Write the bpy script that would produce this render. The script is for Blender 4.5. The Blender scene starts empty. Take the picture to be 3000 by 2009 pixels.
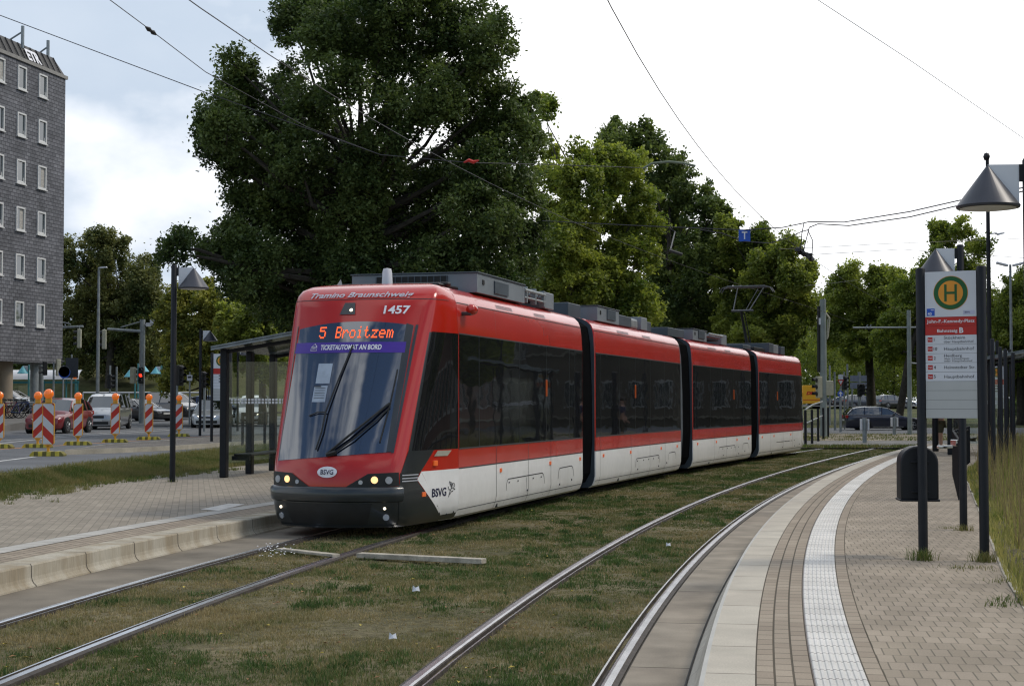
import bpy, math, random
import numpy as np
from mathutils import Vector, Matrix
random.seed(7); RNG=np.random.default_rng(7)
S=bpy.context.scene; COL=S.collection
# ---------------------------------------------------------------- camera
FOC=4600.; HC=1.68; PIT=math.atan(180.5/FOC)
cam=bpy.data.cameras.new('camera'); cam.lens=36*FOC/3000; cam.sensor_width=36
cam.clip_start=.1; cam.clip_end=3000
camo=bpy.data.objects.new('camera',cam); COL.objects.link(camo)
camo.location=(0,0,HC); camo.rotation_euler=(math.pi/2+PIT,0,0); S.camera=camo
S.view_settings.view_transform='Standard'; S.view_settings.look='None'
S.view_settings.exposure=0.2; S.view_settings.gamma=1
S.cycles.transparent_max_bounces=40; S.cycles.filter_width=1.25
# ---------------------------------------------------------------- world
SUN_EL=50.; SUN_AZ=82.; CL_AZ=22.          # azimuth clockwise from +Y (ahead, to the right)
W=bpy.data.worlds.new('World'); S.world=W; W.use_nodes=True
nt=W.node_tree; nt.nodes.clear()
def nn(t,tree=None,**k):
    n=(tree or nt).nodes.new(t)
    for a,b in k.items(): setattr(n,a,b)
    return n
def lk(a,b,tree=None): (tree or nt).links.new(a,b)
sky=nn('ShaderNodeTexSky',sky_type='NISHITA',sun_disc=False,sun_elevation=math.radians(SUN_EL),
       sun_rotation=math.radians(SUN_AZ),altitude=80,air_density=1.1,dust_density=.6,ozone_density=2.2)
tc=nn('ShaderNodeTexCoord')
mp=nn('ShaderNodeMapping'); mp.inputs['Scale'].default_value=(1,1,2.0); mp.inputs['Location'].default_value=(3.1,.35,.7)
lk(tc.outputs['Generated'],mp.inputs[0])
n1=nn('ShaderNodeTexNoise'); n1.inputs['Scale'].default_value=2.1; n1.inputs['Detail'].default_value=9; n1.inputs['Roughness'].default_value=.52
lk(mp.outputs[0],n1.inputs['Vector'])
n2=nn('ShaderNodeTexNoise'); n2.inputs['Scale'].default_value=4.6; n2.inputs['Detail'].default_value=7; n2.inputs['Roughness'].default_value=.5
mp2=nn('ShaderNodeMapping'); mp2.inputs['Location'].default_value=(8.2,4.1,2.2); mp2.inputs['Scale'].default_value=(1,1,1.6)
lk(tc.outputs['Generated'],mp2.inputs[0]); lk(mp2.outputs[0],n2.inputs['Vector'])
# more cloud towards the sun than behind the viewer
dp=nn('ShaderNodeVectorMath',operation='DOT_PRODUCT'); lk(tc.outputs['Generated'],dp.inputs[0])
sd=Vector((math.sin(math.radians(CL_AZ))*.8,math.cos(math.radians(CL_AZ))*.8,.35)).normalized()
dp.inputs[1].default_value=sd
ma=nn('ShaderNodeMath',operation='MULTIPLY_ADD'); lk(dp.outputs['Value'],ma.inputs[0]); ma.inputs[1].default_value=.11
fb_=nn('ShaderNodeMapRange'); fb_.inputs['From Min'].default_value=.80; fb_.inputs['From Max'].default_value=1.0; fb_.inputs['To Max'].default_value=.16; lk(dp.outputs['Value'],fb_.inputs['Value'])
ad_=nn('ShaderNodeMath',operation='ADD'); lk(n1.outputs['Fac'],ad_.inputs[0]); lk(fb_.outputs[0],ad_.inputs[1]); lk(ad_.outputs[0],ma.inputs[2])
mr=nn('ShaderNodeMapRange',interpolation_type='SMOOTHSTEP'); mr.inputs['From Min'].default_value=.425; mr.inputs['From Max'].default_value=.56
lk(ma.outputs[0],mr.inputs['Value'])
# cloud brightness: brightest towards the sun, grey-blue undersides elsewhere
m3=nn('ShaderNodeMath',operation='MULTIPLY_ADD'); lk(dp.outputs['Value'],m3.inputs[0]); m3.inputs[1].default_value=.9; lk(n2.outputs['Fac'],m3.inputs[2])
m4=nn('ShaderNodeMapRange'); m4.inputs['From Min'].default_value=.5; m4.inputs['From Max'].default_value=1.7
m5=nn('ShaderNodeMath',operation='ADD'); lk(m3.outputs[0],m5.inputs[0]); lk(fb_.outputs[0],m5.inputs[1]); lk(m5.outputs[0],m4.inputs['Value'])
cr=nn('ShaderNodeValToRGB'); lk(m4.outputs[0],cr.inputs[0])
e=cr.color_ramp.elements; e[0].position=.0; e[0].color=(8.2,8.7,9.4,1); e[1].position=.80; e[1].color=(12.5,12.6,12.8,1)
em=cr.color_ramp.elements.new(.60); em.color=(5.3,6.2,7.4,1); em2=cr.color_ramp.elements.new(.68); em2.color=(8.6,9.0,9.6,1)
mx=nn('ShaderNodeMix',data_type='RGBA'); lk(mr.outputs[0],mx.inputs['Factor']); lk(sky.outputs[0],mx.inputs['A']); lk(cr.outputs[0],mx.inputs['B'])
bg=nn('ShaderNodeBackground'); bg.inputs['Strength'].default_value=.1; lk(mx.outputs['Result'],bg.inputs['Color'])
wo=nn('ShaderNodeOutputWorld'); lk(bg.outputs[0],wo.inputs['Surface'])
# ---------------------------------------------------------------- sun behind thin cloud
sl=bpy.data.lights.new('sun','SUN'); sl.energy=1.5; sl.angle=math.radians(14); sl.color=(1,.91,.78)
so=bpy.data.objects.new('sun',sl); COL.objects.link(so)
d=Vector((math.sin(math.radians(SUN_AZ))*math.cos(math.radians(SUN_EL)),math.cos(math.radians(SUN_AZ))*math.cos(math.radians(SUN_EL)),math.sin(math.radians(SUN_EL))))
so.rotation_euler=d.to_track_quat('Z','Y').to_euler(); so.location=(0,0,60)

# ---------------------------------------------------------------- helpers
K=3000/2341.
def ray(u,v):            # direction through a point of the 2341-wide survey sheet
    x=(u*K-1500)/FOC; yc=(1004.5-v*K)/FOC
    return Vector((x,math.cos(PIT)-yc*math.sin(PIT),math.sin(PIT)+yc*math.cos(PIT)))
def GP(u,v,z=0.):        # where it meets height z
    r=ray(u,v); t=(z-HC)/r.z; return Vector((r.x*t,r.y*t,z))
def AT(u,v,y):           # where it is y metres ahead
    r=ray(u,v); t=y/r.y; return Vector((r.x*t,y,HC+r.z*t))
def hexc(h): return tuple(((int(h[i:i+2],16)/255)**2.2) for i in (0,2,4))

class MB:
    def __init__(s): s.v=[]; s.f=[]; s.m=[]; s.uv=None; s.mi=0
    def add(s,vs,fs,mi=None):
        o=len(s.v); s.v+= [tuple(v) for v in vs]; s.f+=[tuple(o+i for i in f) for f in fs]; s.m+=[s.mi if mi is None else mi]*len(fs)
    def box(s,x0,x1,y0,y1,z0,z1,mi=None):
        s.add([(x,y,z) for x in (x0,x1) for y in (y0,y1) for z in (z0,z1)],
              [(0,1,3,2),(4,6,7,5),(0,4,5,1),(2,3,7,6),(0,2,6,4),(1,5,7,3)],mi)
    def obox(s,c,sz,rz=0,mi=None,rx=0,ry=0):
        M=Matrix.Translation(c)@Matrix.Rotation(rz,4,'Z')@Matrix.Rotation(ry,4,'Y')@Matrix.Rotation(rx,4,'X')
        a,b,c2=[q/2 for q in sz]
        s.add([M@Vector((x,y,z)) for x in (-a,a) for y in (-b,b) for z in (-c2,c2)],
              [(0,1,3,2),(4,6,7,5),(0,4,5,1),(2,3,7,6),(0,2,6,4),(1,5,7,3)],mi)
    def tube(s,pts,r,n=8,mi=None,cap=True):
        pts=[Vector(p) for p in pts]; N=len(pts); rs=r if hasattr(r,'__len__') else [r]*N
        up=None; rings=[]
        for i,p in enumerate(pts):
            t=(pts[min(i+1,N-1)]-pts[max(i-1,0)])
            if t.length<1e-9: t=Vector((0,0,1))
            t.normalize()
            if up is None: up=t.orthogonal().normalized()
            else:
                up=up-t*up.dot(t)
                up=up.normalized() if up.length>1e-6 else t.orthogonal().normalized()
            b=t.cross(up)
            rings.append([p+(up*math.cos(2*math.pi*k/n)+b*math.sin(2*math.pi*k/n))*rs[i] for k in range(n)])
        vs=[q for R in rings for q in R]; fs=[]
        for i in range(N-1):
            for k in range(n): fs.append((i*n+k,i*n+(k+1)%n,(i+1)*n+(k+1)%n,(i+1)*n+k))
        if cap: fs.append(tuple(range(n))[::-1]); fs.append(tuple((N-1)*n+k for k in range(n)))
        s.add(vs,fs,mi)
    def cyl(s,p0,p1,r0,r1=None,n=16,mi=None): s.tube([p0,p1],[r0,r0 if r1 is None else r1],n,mi)
    def lathe(s,prof,c=(0,0,0),n=20,mi=None,axis='Z'):
        vs=[];fs=[];c=Vector(c)
        for r,h in prof:
            for k in range(n):
                a=2*math.pi*k/n; q=(r*math.cos(a),r*math.sin(a),h)
                if axis=='Y': q=(q[0],h,q[1])
                if axis=='X': q=(h,q[0],q[1])
                vs.append(c+Vector(q))
        for i in range(len(prof)-1):
            for k in range(n): fs.append((i*n+k,i*n+(k+1)%n,(i+1)*n+(k+1)%n,(i+1)*n+k))
        fs.append(tuple(range(n))[::-1]); fs.append(tuple((len(prof)-1)*n+k for k in range(n)))
        s.add(vs,fs,mi)
    def prism(s,poly,mapf,t0,t1,mi=None):   # poly of 2D points, mapf(a,b,t)->3D
        n=len(poly)
        s.add([mapf(a,b,t0) for a,b in poly]+[mapf(a,b,t1) for a,b in poly],
              [tuple(range(n))[::-1],tuple(range(n,2*n))]+[(i,(i+1)%n,n+(i+1)%n,n+i) for i in range(n)],mi)
    def grid(s,fn,us,vs_,mi=None,flip=False):
        nu,nv=len(us),len(vs_)
        V=[fn(u,v) for u in us for v in vs_]
        Fs=[(i*nv+j,(i+1)*nv+j,(i+1)*nv+j+1,i*nv+j+1) for i in range(nu-1) for j in range(nv-1)]
        s.add(V,Fs,mi)
    def build(s,name,mats,parent=None,smooth=False,loc=None,rotz=None,bevel=0,uv=None,autosmooth=None):
        me=bpy.data.meshes.new(name); me.from_pydata(s.v,[],s.f); 
        mats=mats if isinstance(mats,(list,tuple)) else [mats]
        for m in mats: me.materials.append(m)
        if len(mats)>1: me.polygons.foreach_set('material_index',s.m)
        if uv is not None:
            l=me.uv_layers.new(name='UVMap'); idx=np.zeros(len(me.loops),int); me.loops.foreach_get('vertex_index',idx)
            l.data.foreach_set('uv',np.array(uv,float)[idx].ravel())
        if smooth: me.polygons.foreach_set('use_smooth',[True]*len(me.polygons))
        me.update()
        o=bpy.data.objects.new(name,me); COL.objects.link(o)
        if parent is not None: o.parent=parent
        if loc is not None: o.location=loc
        if rotz is not None: o.rotation_euler=(0,0,rotz)
        if smooth and autosmooth:
            try:
                me.set_sharp_from_angle(angle=math.radians(autosmooth))
            except Exception: pass
        if bevel:
            b=o.modifiers.new('bevel','BEVEL'); b.width=bevel; b.segments=2; b.limit_method='ANGLE'; b.angle_limit=math.radians(40)
        return o
def tag(o,label=None,cat=None,group=None,kind=None):
    if label: o['label']=label
    if cat: o['category']=cat
    if group: o['group']=group
    if kind: o['kind']=kind
    return o
def thing(name,label,cat,loc=(0,0,0),rotz=0,group=None):
    o=bpy.data.objects.new(name,None); COL.objects.link(o); o.empty_display_size=.2
    o.location=loc; o.rotation_euler=(0,0,rotz); return tag(o,label,cat,group)
def struct(o): o['kind']='structure'; return o
def copy_tree(o,parent=None):
    c=o.copy(); COL.objects.link(c)
    if parent is not None: c.parent=parent
    for ch in list(o.children): copy_tree(ch,c)
    return c
def dup(o,loc,rotz=0,label=None,scale=None,group=None):
    c=copy_tree(o); c.location=loc; c.rotation_euler=(0,0,rotz)
    if label: c['label']=label
    if group: c['group']=group
    if scale: c.scale=(scale,)*3
    return c
def fast_mesh(name,V,Fc,mats,parent=None,smooth=False,attr=None):
    me=bpy.data.meshes.new(name); V=np.asarray(V,np.float32); Fc=np.asarray(Fc,np.int32); n,k=Fc.shape
    me.vertices.add(len(V)); me.vertices.foreach_set('co',V.ravel())
    me.loops.add(n*k); me.loops.foreach_set('vertex_index',Fc.ravel())
    me.polygons.add(n); me.polygons.foreach_set('loop_start',np.arange(0,n*k,k,dtype=np.int32))
    for m in (mats if isinstance(mats,(list,tuple)) else [mats]): me.materials.append(m)
    if attr is not None:
        a=me.attributes.new('tint','FLOAT','POINT'); a.data.foreach_set('value',np.asarray(attr,np.float32))
    me.update(calc_edges=True)
    o=bpy.data.objects.new(name,me); COL.objects.link(o)
    if parent is not None: o.parent=parent
    return o
_tc={}
def text2d(body,h=1.,bold=0.,shear=0.,align='LEFT',w=None,spacing=1.):
    """flat filled lettering: (verts2d, faces) with cap height h, starting at x=0"""
    key=(body,bold,shear,spacing)
    if key not in _tc:
        cu=bpy.data.curves.new('lettering','FONT'); cu.body=body; cu.size=1; cu.offset=bold; cu.shear=shear; cu.space_character=spacing
        cu.resolution_u=3; cu.fill_mode='FRONT'
        ob=bpy.data.objects.new('lettering',cu); COL.objects.link(ob); bpy.context.view_layer.update()
        me=ob.evaluated_get(bpy.context.evaluated_depsgraph_get()).to_mesh()
        v=[(q.co.x,q.co.y) for q in me.vertices]; f=[tuple(p.vertices) for p in me.polygons]
        bpy.data.objects.remove(ob); bpy.data.curves.remove(cu); _tc[key]=(v,f)
    v,f=_tc[key]; k=h/.70
    a=np.array(v)*k; x0=a[:,0].min(); a[:,0]-=x0; wid=a[:,0].max()
    if w: a[:,0]*=w/wid; wid=w
    if align=='CENTER': a[:,0]-=wid/2
    if align=='RIGHT': a[:,0]-=wid
    return a,f
def put_text(mb,body,mapf,mi=None,**k):
    a,f=text2d(body,**k); mb.add([mapf(x,y) for x,y in a],f,mi)

# ---------------------------------------------------------------- materials
def mat(name,col,rough=.6,metal=0.,var=.12,scale=6.,bump=0.,bscale=60.,spec=.5,coat=0.,emit=None,es=0,ior=None,trans=0,alpha=1,col2=None,stretch=None,detail=4,coord='Object',v2=None):
    m=bpy.data.materials.new(name); m.use_nodes=True; t=m.node_tree; b=t.nodes['Principled BSDF']
    c=col if not isinstance(col,str) else hexc(col)
    b.inputs['Roughness'].default_value=rough; b.inputs['Metallic'].default_value=metal
    b.inputs['Specular IOR Level'].default_value=spec; b.inputs['Coat Weight'].default_value=coat; b.inputs['Coat Roughness'].default_value=.04
    if ior: b.inputs['IOR'].default_value=ior
    if trans: b.inputs['Transmission Weight'].default_value=trans
    if alpha<1: b.inputs['Alpha'].default_value=alpha
    if emit: b.inputs['Emission Color'].default_value=(*emit,1); b.inputs['Emission Strength'].default_value=es
    tcn=t.nodes.new('ShaderNodeTexCoord'); mpn=t.nodes.new('ShaderNodeMapping'); t.links.new(tcn.outputs[coord],mpn.inputs[0])
    if stretch: mpn.inputs['Scale'].default_value=stretch
    n=t.nodes.new('ShaderNodeTexNoise'); n.inputs['Scale'].default_value=scale; n.inputs['Detail'].default_value=detail; t.links.new(mpn.outputs[0],n.inputs['Vector'])
    r=t.nodes.new('ShaderNodeValToRGB'); t.links.new(n.outputs['Fac'],r.inputs[0])
    lo=tuple(x*(1-var) for x in c) if col2 is None else c
    hi=tuple(min(1,x*(1+var)) for x in c) if col2 is None else (col2 if not isinstance(col2,str) else hexc(col2))
    r.color_ramp.elements[0].position=.35; r.color_ramp.elements[1].position=.65
    r.color_ramp.elements[0].color=(*lo,1); r.color_ramp.elements[1].color=(*hi,1)
    out=r.outputs[0]
    if v2:   # second fine grain (scale, amount)
        n3=t.nodes.new('ShaderNodeTexNoise'); n3.inputs['Scale'].default_value=v2[0]; n3.inputs['Detail'].default_value=3; t.links.new(mpn.outputs[0],n3.inputs['Vector'])
        mrn=t.nodes.new('ShaderNodeMapRange'); mrn.inputs['From Min'].default_value=.3; mrn.inputs['From Max'].default_value=.7; mrn.inputs['To Min'].default_value=1-v2[1]; mrn.inputs['To Max'].default_value=1+v2[1]
        t.links.new(n3.outputs['Fac'],mrn.inputs['Value'])
        vm=t.nodes.new('ShaderNodeVectorMath'); vm.operation='SCALE'; t.links.new(out,vm.inputs[0]); t.links.new(mrn.outputs[0],vm.inputs['Scale']); out=vm.outputs[0]
    t.links.new(out,b.inputs['Base Color'])
    if bump:
        nb=t.nodes.new('ShaderNodeTexNoise'); nb.inputs['Scale'].default_value=bscale; nb.inputs['Detail'].default_value=3; t.links.new(mpn.outputs[0],nb.inputs['Vector'])
        bp=t.nodes.new('ShaderNodeBump'); bp.inputs['Strength'].default_value=bump; bp.inputs['Distance'].default_value=.02; t.links.new(nb.outputs['Fac'],bp.inputs['Height']); t.links.new(bp.outputs[0],b.inputs['Normal'])
    m['_out']=0
    return m
def leafmat(name,c1,c2,c3=None,scale=.35,tr=.35,rough=.55):
    m=bpy.data.materials.new(name); m.use_nodes=True; t=m.node_tree; t.nodes.clear()
    g=t.nodes.new('ShaderNodeNewGeometry'); n=t.nodes.new('ShaderNodeTexNoise'); n.inputs['Scale'].default_value=scale; n.inputs['Detail'].default_value=5
    t.links.new(g.outputs['Position'],n.inputs['Vector'])
    at=t.nodes.new('ShaderNodeAttribute'); at.attribute_name='tint'
    ad=t.nodes.new('ShaderNodeMath'); ad.operation='MULTIPLY_ADD'; t.links.new(at.outputs['Fac'],ad.inputs[0]); ad.inputs[1].default_value=.45; t.links.new(n.outputs['Fac'],ad.inputs[2])
    r=t.nodes.new('ShaderNodeValToRGB'); t.links.new(ad.outputs[0],r.inputs[0])
    r.color_ramp.elements[0].position=.45; r.color_ramp.elements[1].position=.95
    r.color_ramp.elements[0].color=(*c1,1); r.color_ramp.elements[1].color=(*c2,1)
    if c3: el=r.color_ramp.elements.new(.99); el.color=(*c3,1)
    p=t.nodes.new('ShaderNodeBsdfPrincipled'); p.inputs['Roughness'].default_value=rough; p.inputs['Specular IOR Level'].default_value=.3
    tr_=t.nodes.new('ShaderNodeBsdfTranslucent'); mxs=t.nodes.new('ShaderNodeMixShader'); mxs.inputs[0].default_value=tr
    hs=t.nodes.new('ShaderNodeHueSaturation'); hs.inputs['Saturation'].default_value=1.15; hs.inputs['Value'].default_value=1.5; t.links.new(r.outputs[0],hs.inputs['Color']); t.links.new(hs.outputs[0],tr_.inputs['Color'])
    t.links.new(r.outputs[0],p.inputs['Base Color']); t.links.new(p.outputs[0],mxs.inputs[1]); t.links.new(tr_.outputs[0],mxs.inputs[2])
    o=t.nodes.new('ShaderNodeOutputMaterial'); t.links.new(mxs.outputs[0],o.inputs[0]); return m
def brickmat(name,c1,c2,mortar,bw,bh,msize=.006,rough=.85,coord='UV',rot=0,offset=.5,bump=.4,stain=.15,squash=1.,freq=2,var2=None,stain_scale=1.2,spots=False):
    m=bpy.data.materials.new(name); m.use_nodes=True; t=m.node_tree; b=t.nodes['Principled BSDF']; b.inputs['Roughness'].default_value=rough; b.inputs['Specular IOR Level'].default_value=.25
    tcn=t.nodes.new('ShaderNodeTexCoord'); mpn=t.nodes.new('ShaderNodeMapping'); mpn.inputs['Rotation'].default_value=(0,0,rot); t.links.new(tcn.outputs[coord],mpn.inputs[0])
    br=t.nodes.new('ShaderNodeTexBrick'); br.inputs['Scale'].default_value=1; br.inputs['Brick Width'].default_value=bw; br.inputs['Row Height'].default_value=bh
    br.inputs['Mortar Size'].default_value=msize; br.inputs['Mortar Smooth'].default_value=.3; br.offset=offset; br.squash=squash; br.squash_frequency=freq
    br.inputs['Color1'].default_value=(*c1,1); br.inputs['Color2'].default_value=(*c2,1); br.inputs['Mortar'].default_value=(*mortar,1)
    t.links.new(mpn.outputs[0],br.inputs['Vector'])
    n=t.nodes.new('ShaderNodeTexNoise'); n.inputs['Scale'].default_value=stain_scale; n.inputs['Detail'].default_value=6; t.links.new(tcn.outputs[coord],n.inputs['Vector'])
    mrn=t.nodes.new('ShaderNodeMapRange'); mrn.inputs['From Min'].default_value=.3; mrn.inputs['From Max'].default_value=.7; mrn.inputs['To Min'].default_value=1-stain; mrn.inputs['To Max'].default_value=1+stain; t.links.new(n.outputs['Fac'],mrn.inputs['Value'])
    nf=t.nodes.new('ShaderNodeTexNoise'); nf.inputs['Scale'].default_value=90; nf.inputs['Detail'].default_value=2; t.links.new(tcn.outputs[coord],nf.inputs['Vector'])
    mf=t.nodes.new('ShaderNodeMapRange'); mf.inputs['From Min'].default_value=.3; mf.inputs['From Max'].default_value=.7; mf.inputs['To Min'].default_value=.9; mf.inputs['To Max'].default_value=1.1; t.links.new(nf.outputs['Fac'],mf.inputs['Value'])
    mm=t.nodes.new('ShaderNodeMath'); mm.operation='MULTIPLY'; t.links.new(mrn.outputs[0],mm.inputs[0]); t.links.new(mf.outputs[0],mm.inputs[1])
    vm=t.nodes.new('ShaderNodeVectorMath'); vm.operation='SCALE'; t.links.new(br.outputs['Color'],vm.inputs[0]); t.links.new(mm.outputs[0],vm.inputs['Scale']); t.links.new(vm.outputs[0],b.inputs['Base Color'])
    vo=t.nodes.new('ShaderNodeTexVoronoi'); vo.inputs['Scale'].default_value=2.3; t.links.new(tcn.outputs[coord],vo.inputs['Vector'])
    vr=t.nodes.new('ShaderNodeMapRange'); vr.inputs['From Min'].default_value=.035; vr.inputs['From Max'].default_value=.06; vr.inputs['To Min'].default_value=.62 if spots else 1.; vr.inputs['To Max'].default_value=1.; t.links.new(vo.outputs['Distance'],vr.inputs['Value'])
    m3_=t.nodes.new('ShaderNodeMath'); m3_.operation='MULTIPLY'; t.links.new(mm.outputs[0],m3_.inputs[0]); t.links.new(vr.outputs[0],m3_.inputs[1]); t.links.new(m3_.outputs[0],vm.inputs['Scale'])
    if bump:
        iv=t.nodes.new('ShaderNodeMath'); iv.operation='SUBTRACT'; iv.inputs[0].default_value=1; t.links.new(br.outputs['Fac'],iv.inputs[1])
        bp=t.nodes.new('ShaderNodeBump'); bp.inputs['Strength'].default_value=bump; bp.inputs['Distance'].default_value=.01; t.links.new(iv.outputs[0],bp.inputs['Height']); t.links.new(bp.outputs[0],b.inputs['Normal'])
    return m

M={}
M['asphalt']=mat('asphalt',(.13,.135,.142),.85,var=.18,scale=.5,bump=.3,bscale=120,v2=(40,.12),spec=.3)
M['asphalt2']=mat('pale_asphalt',(.17,.165,.155),.85,var=.2,scale=.35,bump=.3,bscale=90,v2=(20,.15),spec=.3)
M['paint']=mat('road_paint',(.55,.55,.53),.7,var=.25,scale=4)
M['opaint']=mat('orange_road_paint',(.55,.24,.08),.7,var=.3,scale=3)
M['soil']=mat('dry_grass_soil',(.085,.080,.042),.95,scale=.9,col2=(.175,.15,.09),bump=.8,bscale=40,v2=(14,.35),spec=.1,detail=8)
M['lawn']=mat('far_lawn',(.045,.062,.022),.95,scale=.15,col2=(.105,.10,.045),bump=.6,bscale=20,v2=(1.5,.25),spec=.1,detail=8)
M['sand']=mat('sandy_ground',(.20,.175,.135),.95,scale=.35,col2=(.30,.265,.205),bump=.5,bscale=25,v2=(3,.25),spec=.1,detail=8)
M['concrete']=mat('apron_concrete',(.20,.185,.16),.9,scale=1.2,col2=(.30,.28,.245),bump=.35,bscale=80,v2=(25,.12),stretch=(1,1,1),spec=.2,detail=8)
M['apron_l']=mat('apron_concrete_left',(.165,.145,.115),.9,scale=.9,col2=(.27,.245,.20),bump=.3,bscale=80,v2=(25,.12),spec=.2,detail=8)
M['kerb']=mat('kerb_concrete',(.40,.37,.30),.85,var=.16,scale=1.6,bump=.25,bscale=90,v2=(30,.08),spec=.2,detail=7)
M['eaves']=mat('grey_eaves',(.26,.25,.23),.7)
M['kerbdark']=mat('joint',(.045,.04,.035),.95)
M['cobble']=brickmat('cobbles',(.15,.14,.125),(.24,.22,.20),(.06,.055,.045),.12,.11,.012,coord='Object',bump=1,stain=.2)
M['tactile']=mat('white_tactile_slab',(.60,.58,.54),.7,var=.08,scale=5,bump=.2,bscale=70,v2=(8,.06))
M['rail_top']=mat('polished_rail_steel',(.62,.63,.65),.27,metal=1,var=.12,scale=3,stretch=(1,1,1))
M['rail_side']=mat('rusty_rail_side',(.06,.05,.042),.75,metal=.3,var=.3,scale=12)
M['rubber']=mat('black_rubber',(.015,.015,.016),.7,var=.2)
M['post']=mat('anthracite_paint',(.011,.0125,.016),.5,spec=.3,var=.12,scale=8)
M['cone']=mat('grey_cone_paint',(.050,.053,.066),.38,metal=.2,var=.12,scale=3)
M['white']=mat('white_panel',(.70,.71,.74),.45,var=.05,scale=2)
M['signwhite']=mat('white_sign',(.64,.655,.70),.4,var=.04,scale=2)
M['signblank']=mat('pale_blank_sign',(.47,.48,.475),.4,var=.05,scale=2)
M['signred']=mat('sign_red',(.48,.018,.012),.4,var=.06)
M['signink']=mat('sign_ink',(.035,.035,.04),.6)
M['green']=mat('sign_green',(.004,.10,.022),.5,var=.08)
M['yellow']=mat('sign_yellow',(.75,.30,.025),.5,var=.06)
M['blue']=mat('sign_blue',(.015,.09,.50),.45,var=.05)
M['steel']=mat('galvanised_steel',(.27,.30,.31),.5,metal=.35,var=.14,scale=5)
M['dark']=mat('black_plastic',(.012,.013,.014),.5,var=.2)
M['cream']=mat('cream_signal_back',(.45,.44,.33),.55,var=.08)
M['teal']=mat('teal_paint',(.02,.16,.17),.5,var=.1)
M['tealhat']=mat('teal_lamp_hat',(.10,.38,.46),.5,var=.1)
M['wire']=mat('wire_metal',(.035,.035,.04),.5,metal=.3)
M['bark']=mat('bark',(.045,.038,.028),.95,var=.35,scale=5,bump=.6,bscale=14)
M['barkpale']=mat('pale_bark',(.11,.10,.08),.95,var=.35,scale=3,bump=.4,bscale=14)
M['tyre']=mat('tyre',(.014,.014,.015),.85)
M['rim']=mat('wheel_rim',(.32,.33,.34),.35,metal=.8,var=.1)
M['carglass']=mat('car_glass',(.006,.009,.010),.03,spec=1.,ior=1.75,var=.1,bump=.25,bscale=1.6)
M['lampglass']=mat('headlamp_glass',(.45,.47,.5),.1,spec=1,coat=1,var=.1,scale=20)
M['taillight']=mat('tail_light',(.45,.01,.008),.2,coat=1)
M['chrome']=mat('chrome',(.6,.61,.62),.15,metal=1)
M['plate']=mat('licence_plate',(.6,.6,.58),.5)
def glassmat(name,tint,gl):
    m=bpy.data.materials.new(name); m.use_nodes=True; t=m.node_tree; t.nodes.clear()
    a=t.nodes.new('ShaderNodeBsdfTransparent'); a.inputs[0].default_value=(*tint,1); g=t.nodes.new('ShaderNodeBsdfGlossy'); g.inputs['Roughness'].default_value=.03
    fr0=t.nodes.new('ShaderNodeLayerWeight'); fr0.inputs['Blend'].default_value=.12; fr=t.nodes.new('ShaderNodeMath'); fr.operation='MULTIPLY_ADD'; fr.inputs[1].default_value=.35; fr.inputs[2].default_value=.03; t.links.new(fr0.outputs['Facing'],fr.inputs[0]); x=t.nodes.new('ShaderNodeMixShader'); o=t.nodes.new('ShaderNodeOutputMaterial')
    n=t.nodes.new('ShaderNodeTexNoise'); n.inputs['Scale'].default_value=1.5; b=t.nodes.new('ShaderNodeBump'); b.inputs['Strength'].default_value=.03; t.links.new(n.outputs['Fac'],b.inputs['Height']); t.links.new(b.outputs[0],g.inputs['Normal'])
    t.links.new(fr.outputs[0],x.inputs[0]); t.links.new(a.outputs[0],x.inputs[1]); t.links.new(g.outputs[0],x.inputs[2]); t.links.new(x.outputs[0],o.inputs[0]); return m
M['glass']=glassmat('shelter_glass',(.95,.975,.965),1.3)
M['orangelens']=mat('orange_lens',(.85,.16,.01),.2,coat=1,var=.15,scale=14,emit=(1,.22,.01),es=.22)
M['redwhite_r']=mat('reflective_red',(.50,.025,.012),.4,var=.08)
M['redwhite_w']=mat('reflective_white',(.60,.60,.60),.4,var=.06)
M['beaconyellow']=mat('beacon_yellow',(.70,.33,.03),.5,var=.1)
M['footyellow']=mat('rubber_foot_yellow',(.62,.50,.06),.7,var=.2,scale=9)
M['footblack']=mat('rubber_foot_black',(.17,.15,.035),.8,var=.25,scale=9)
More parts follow.
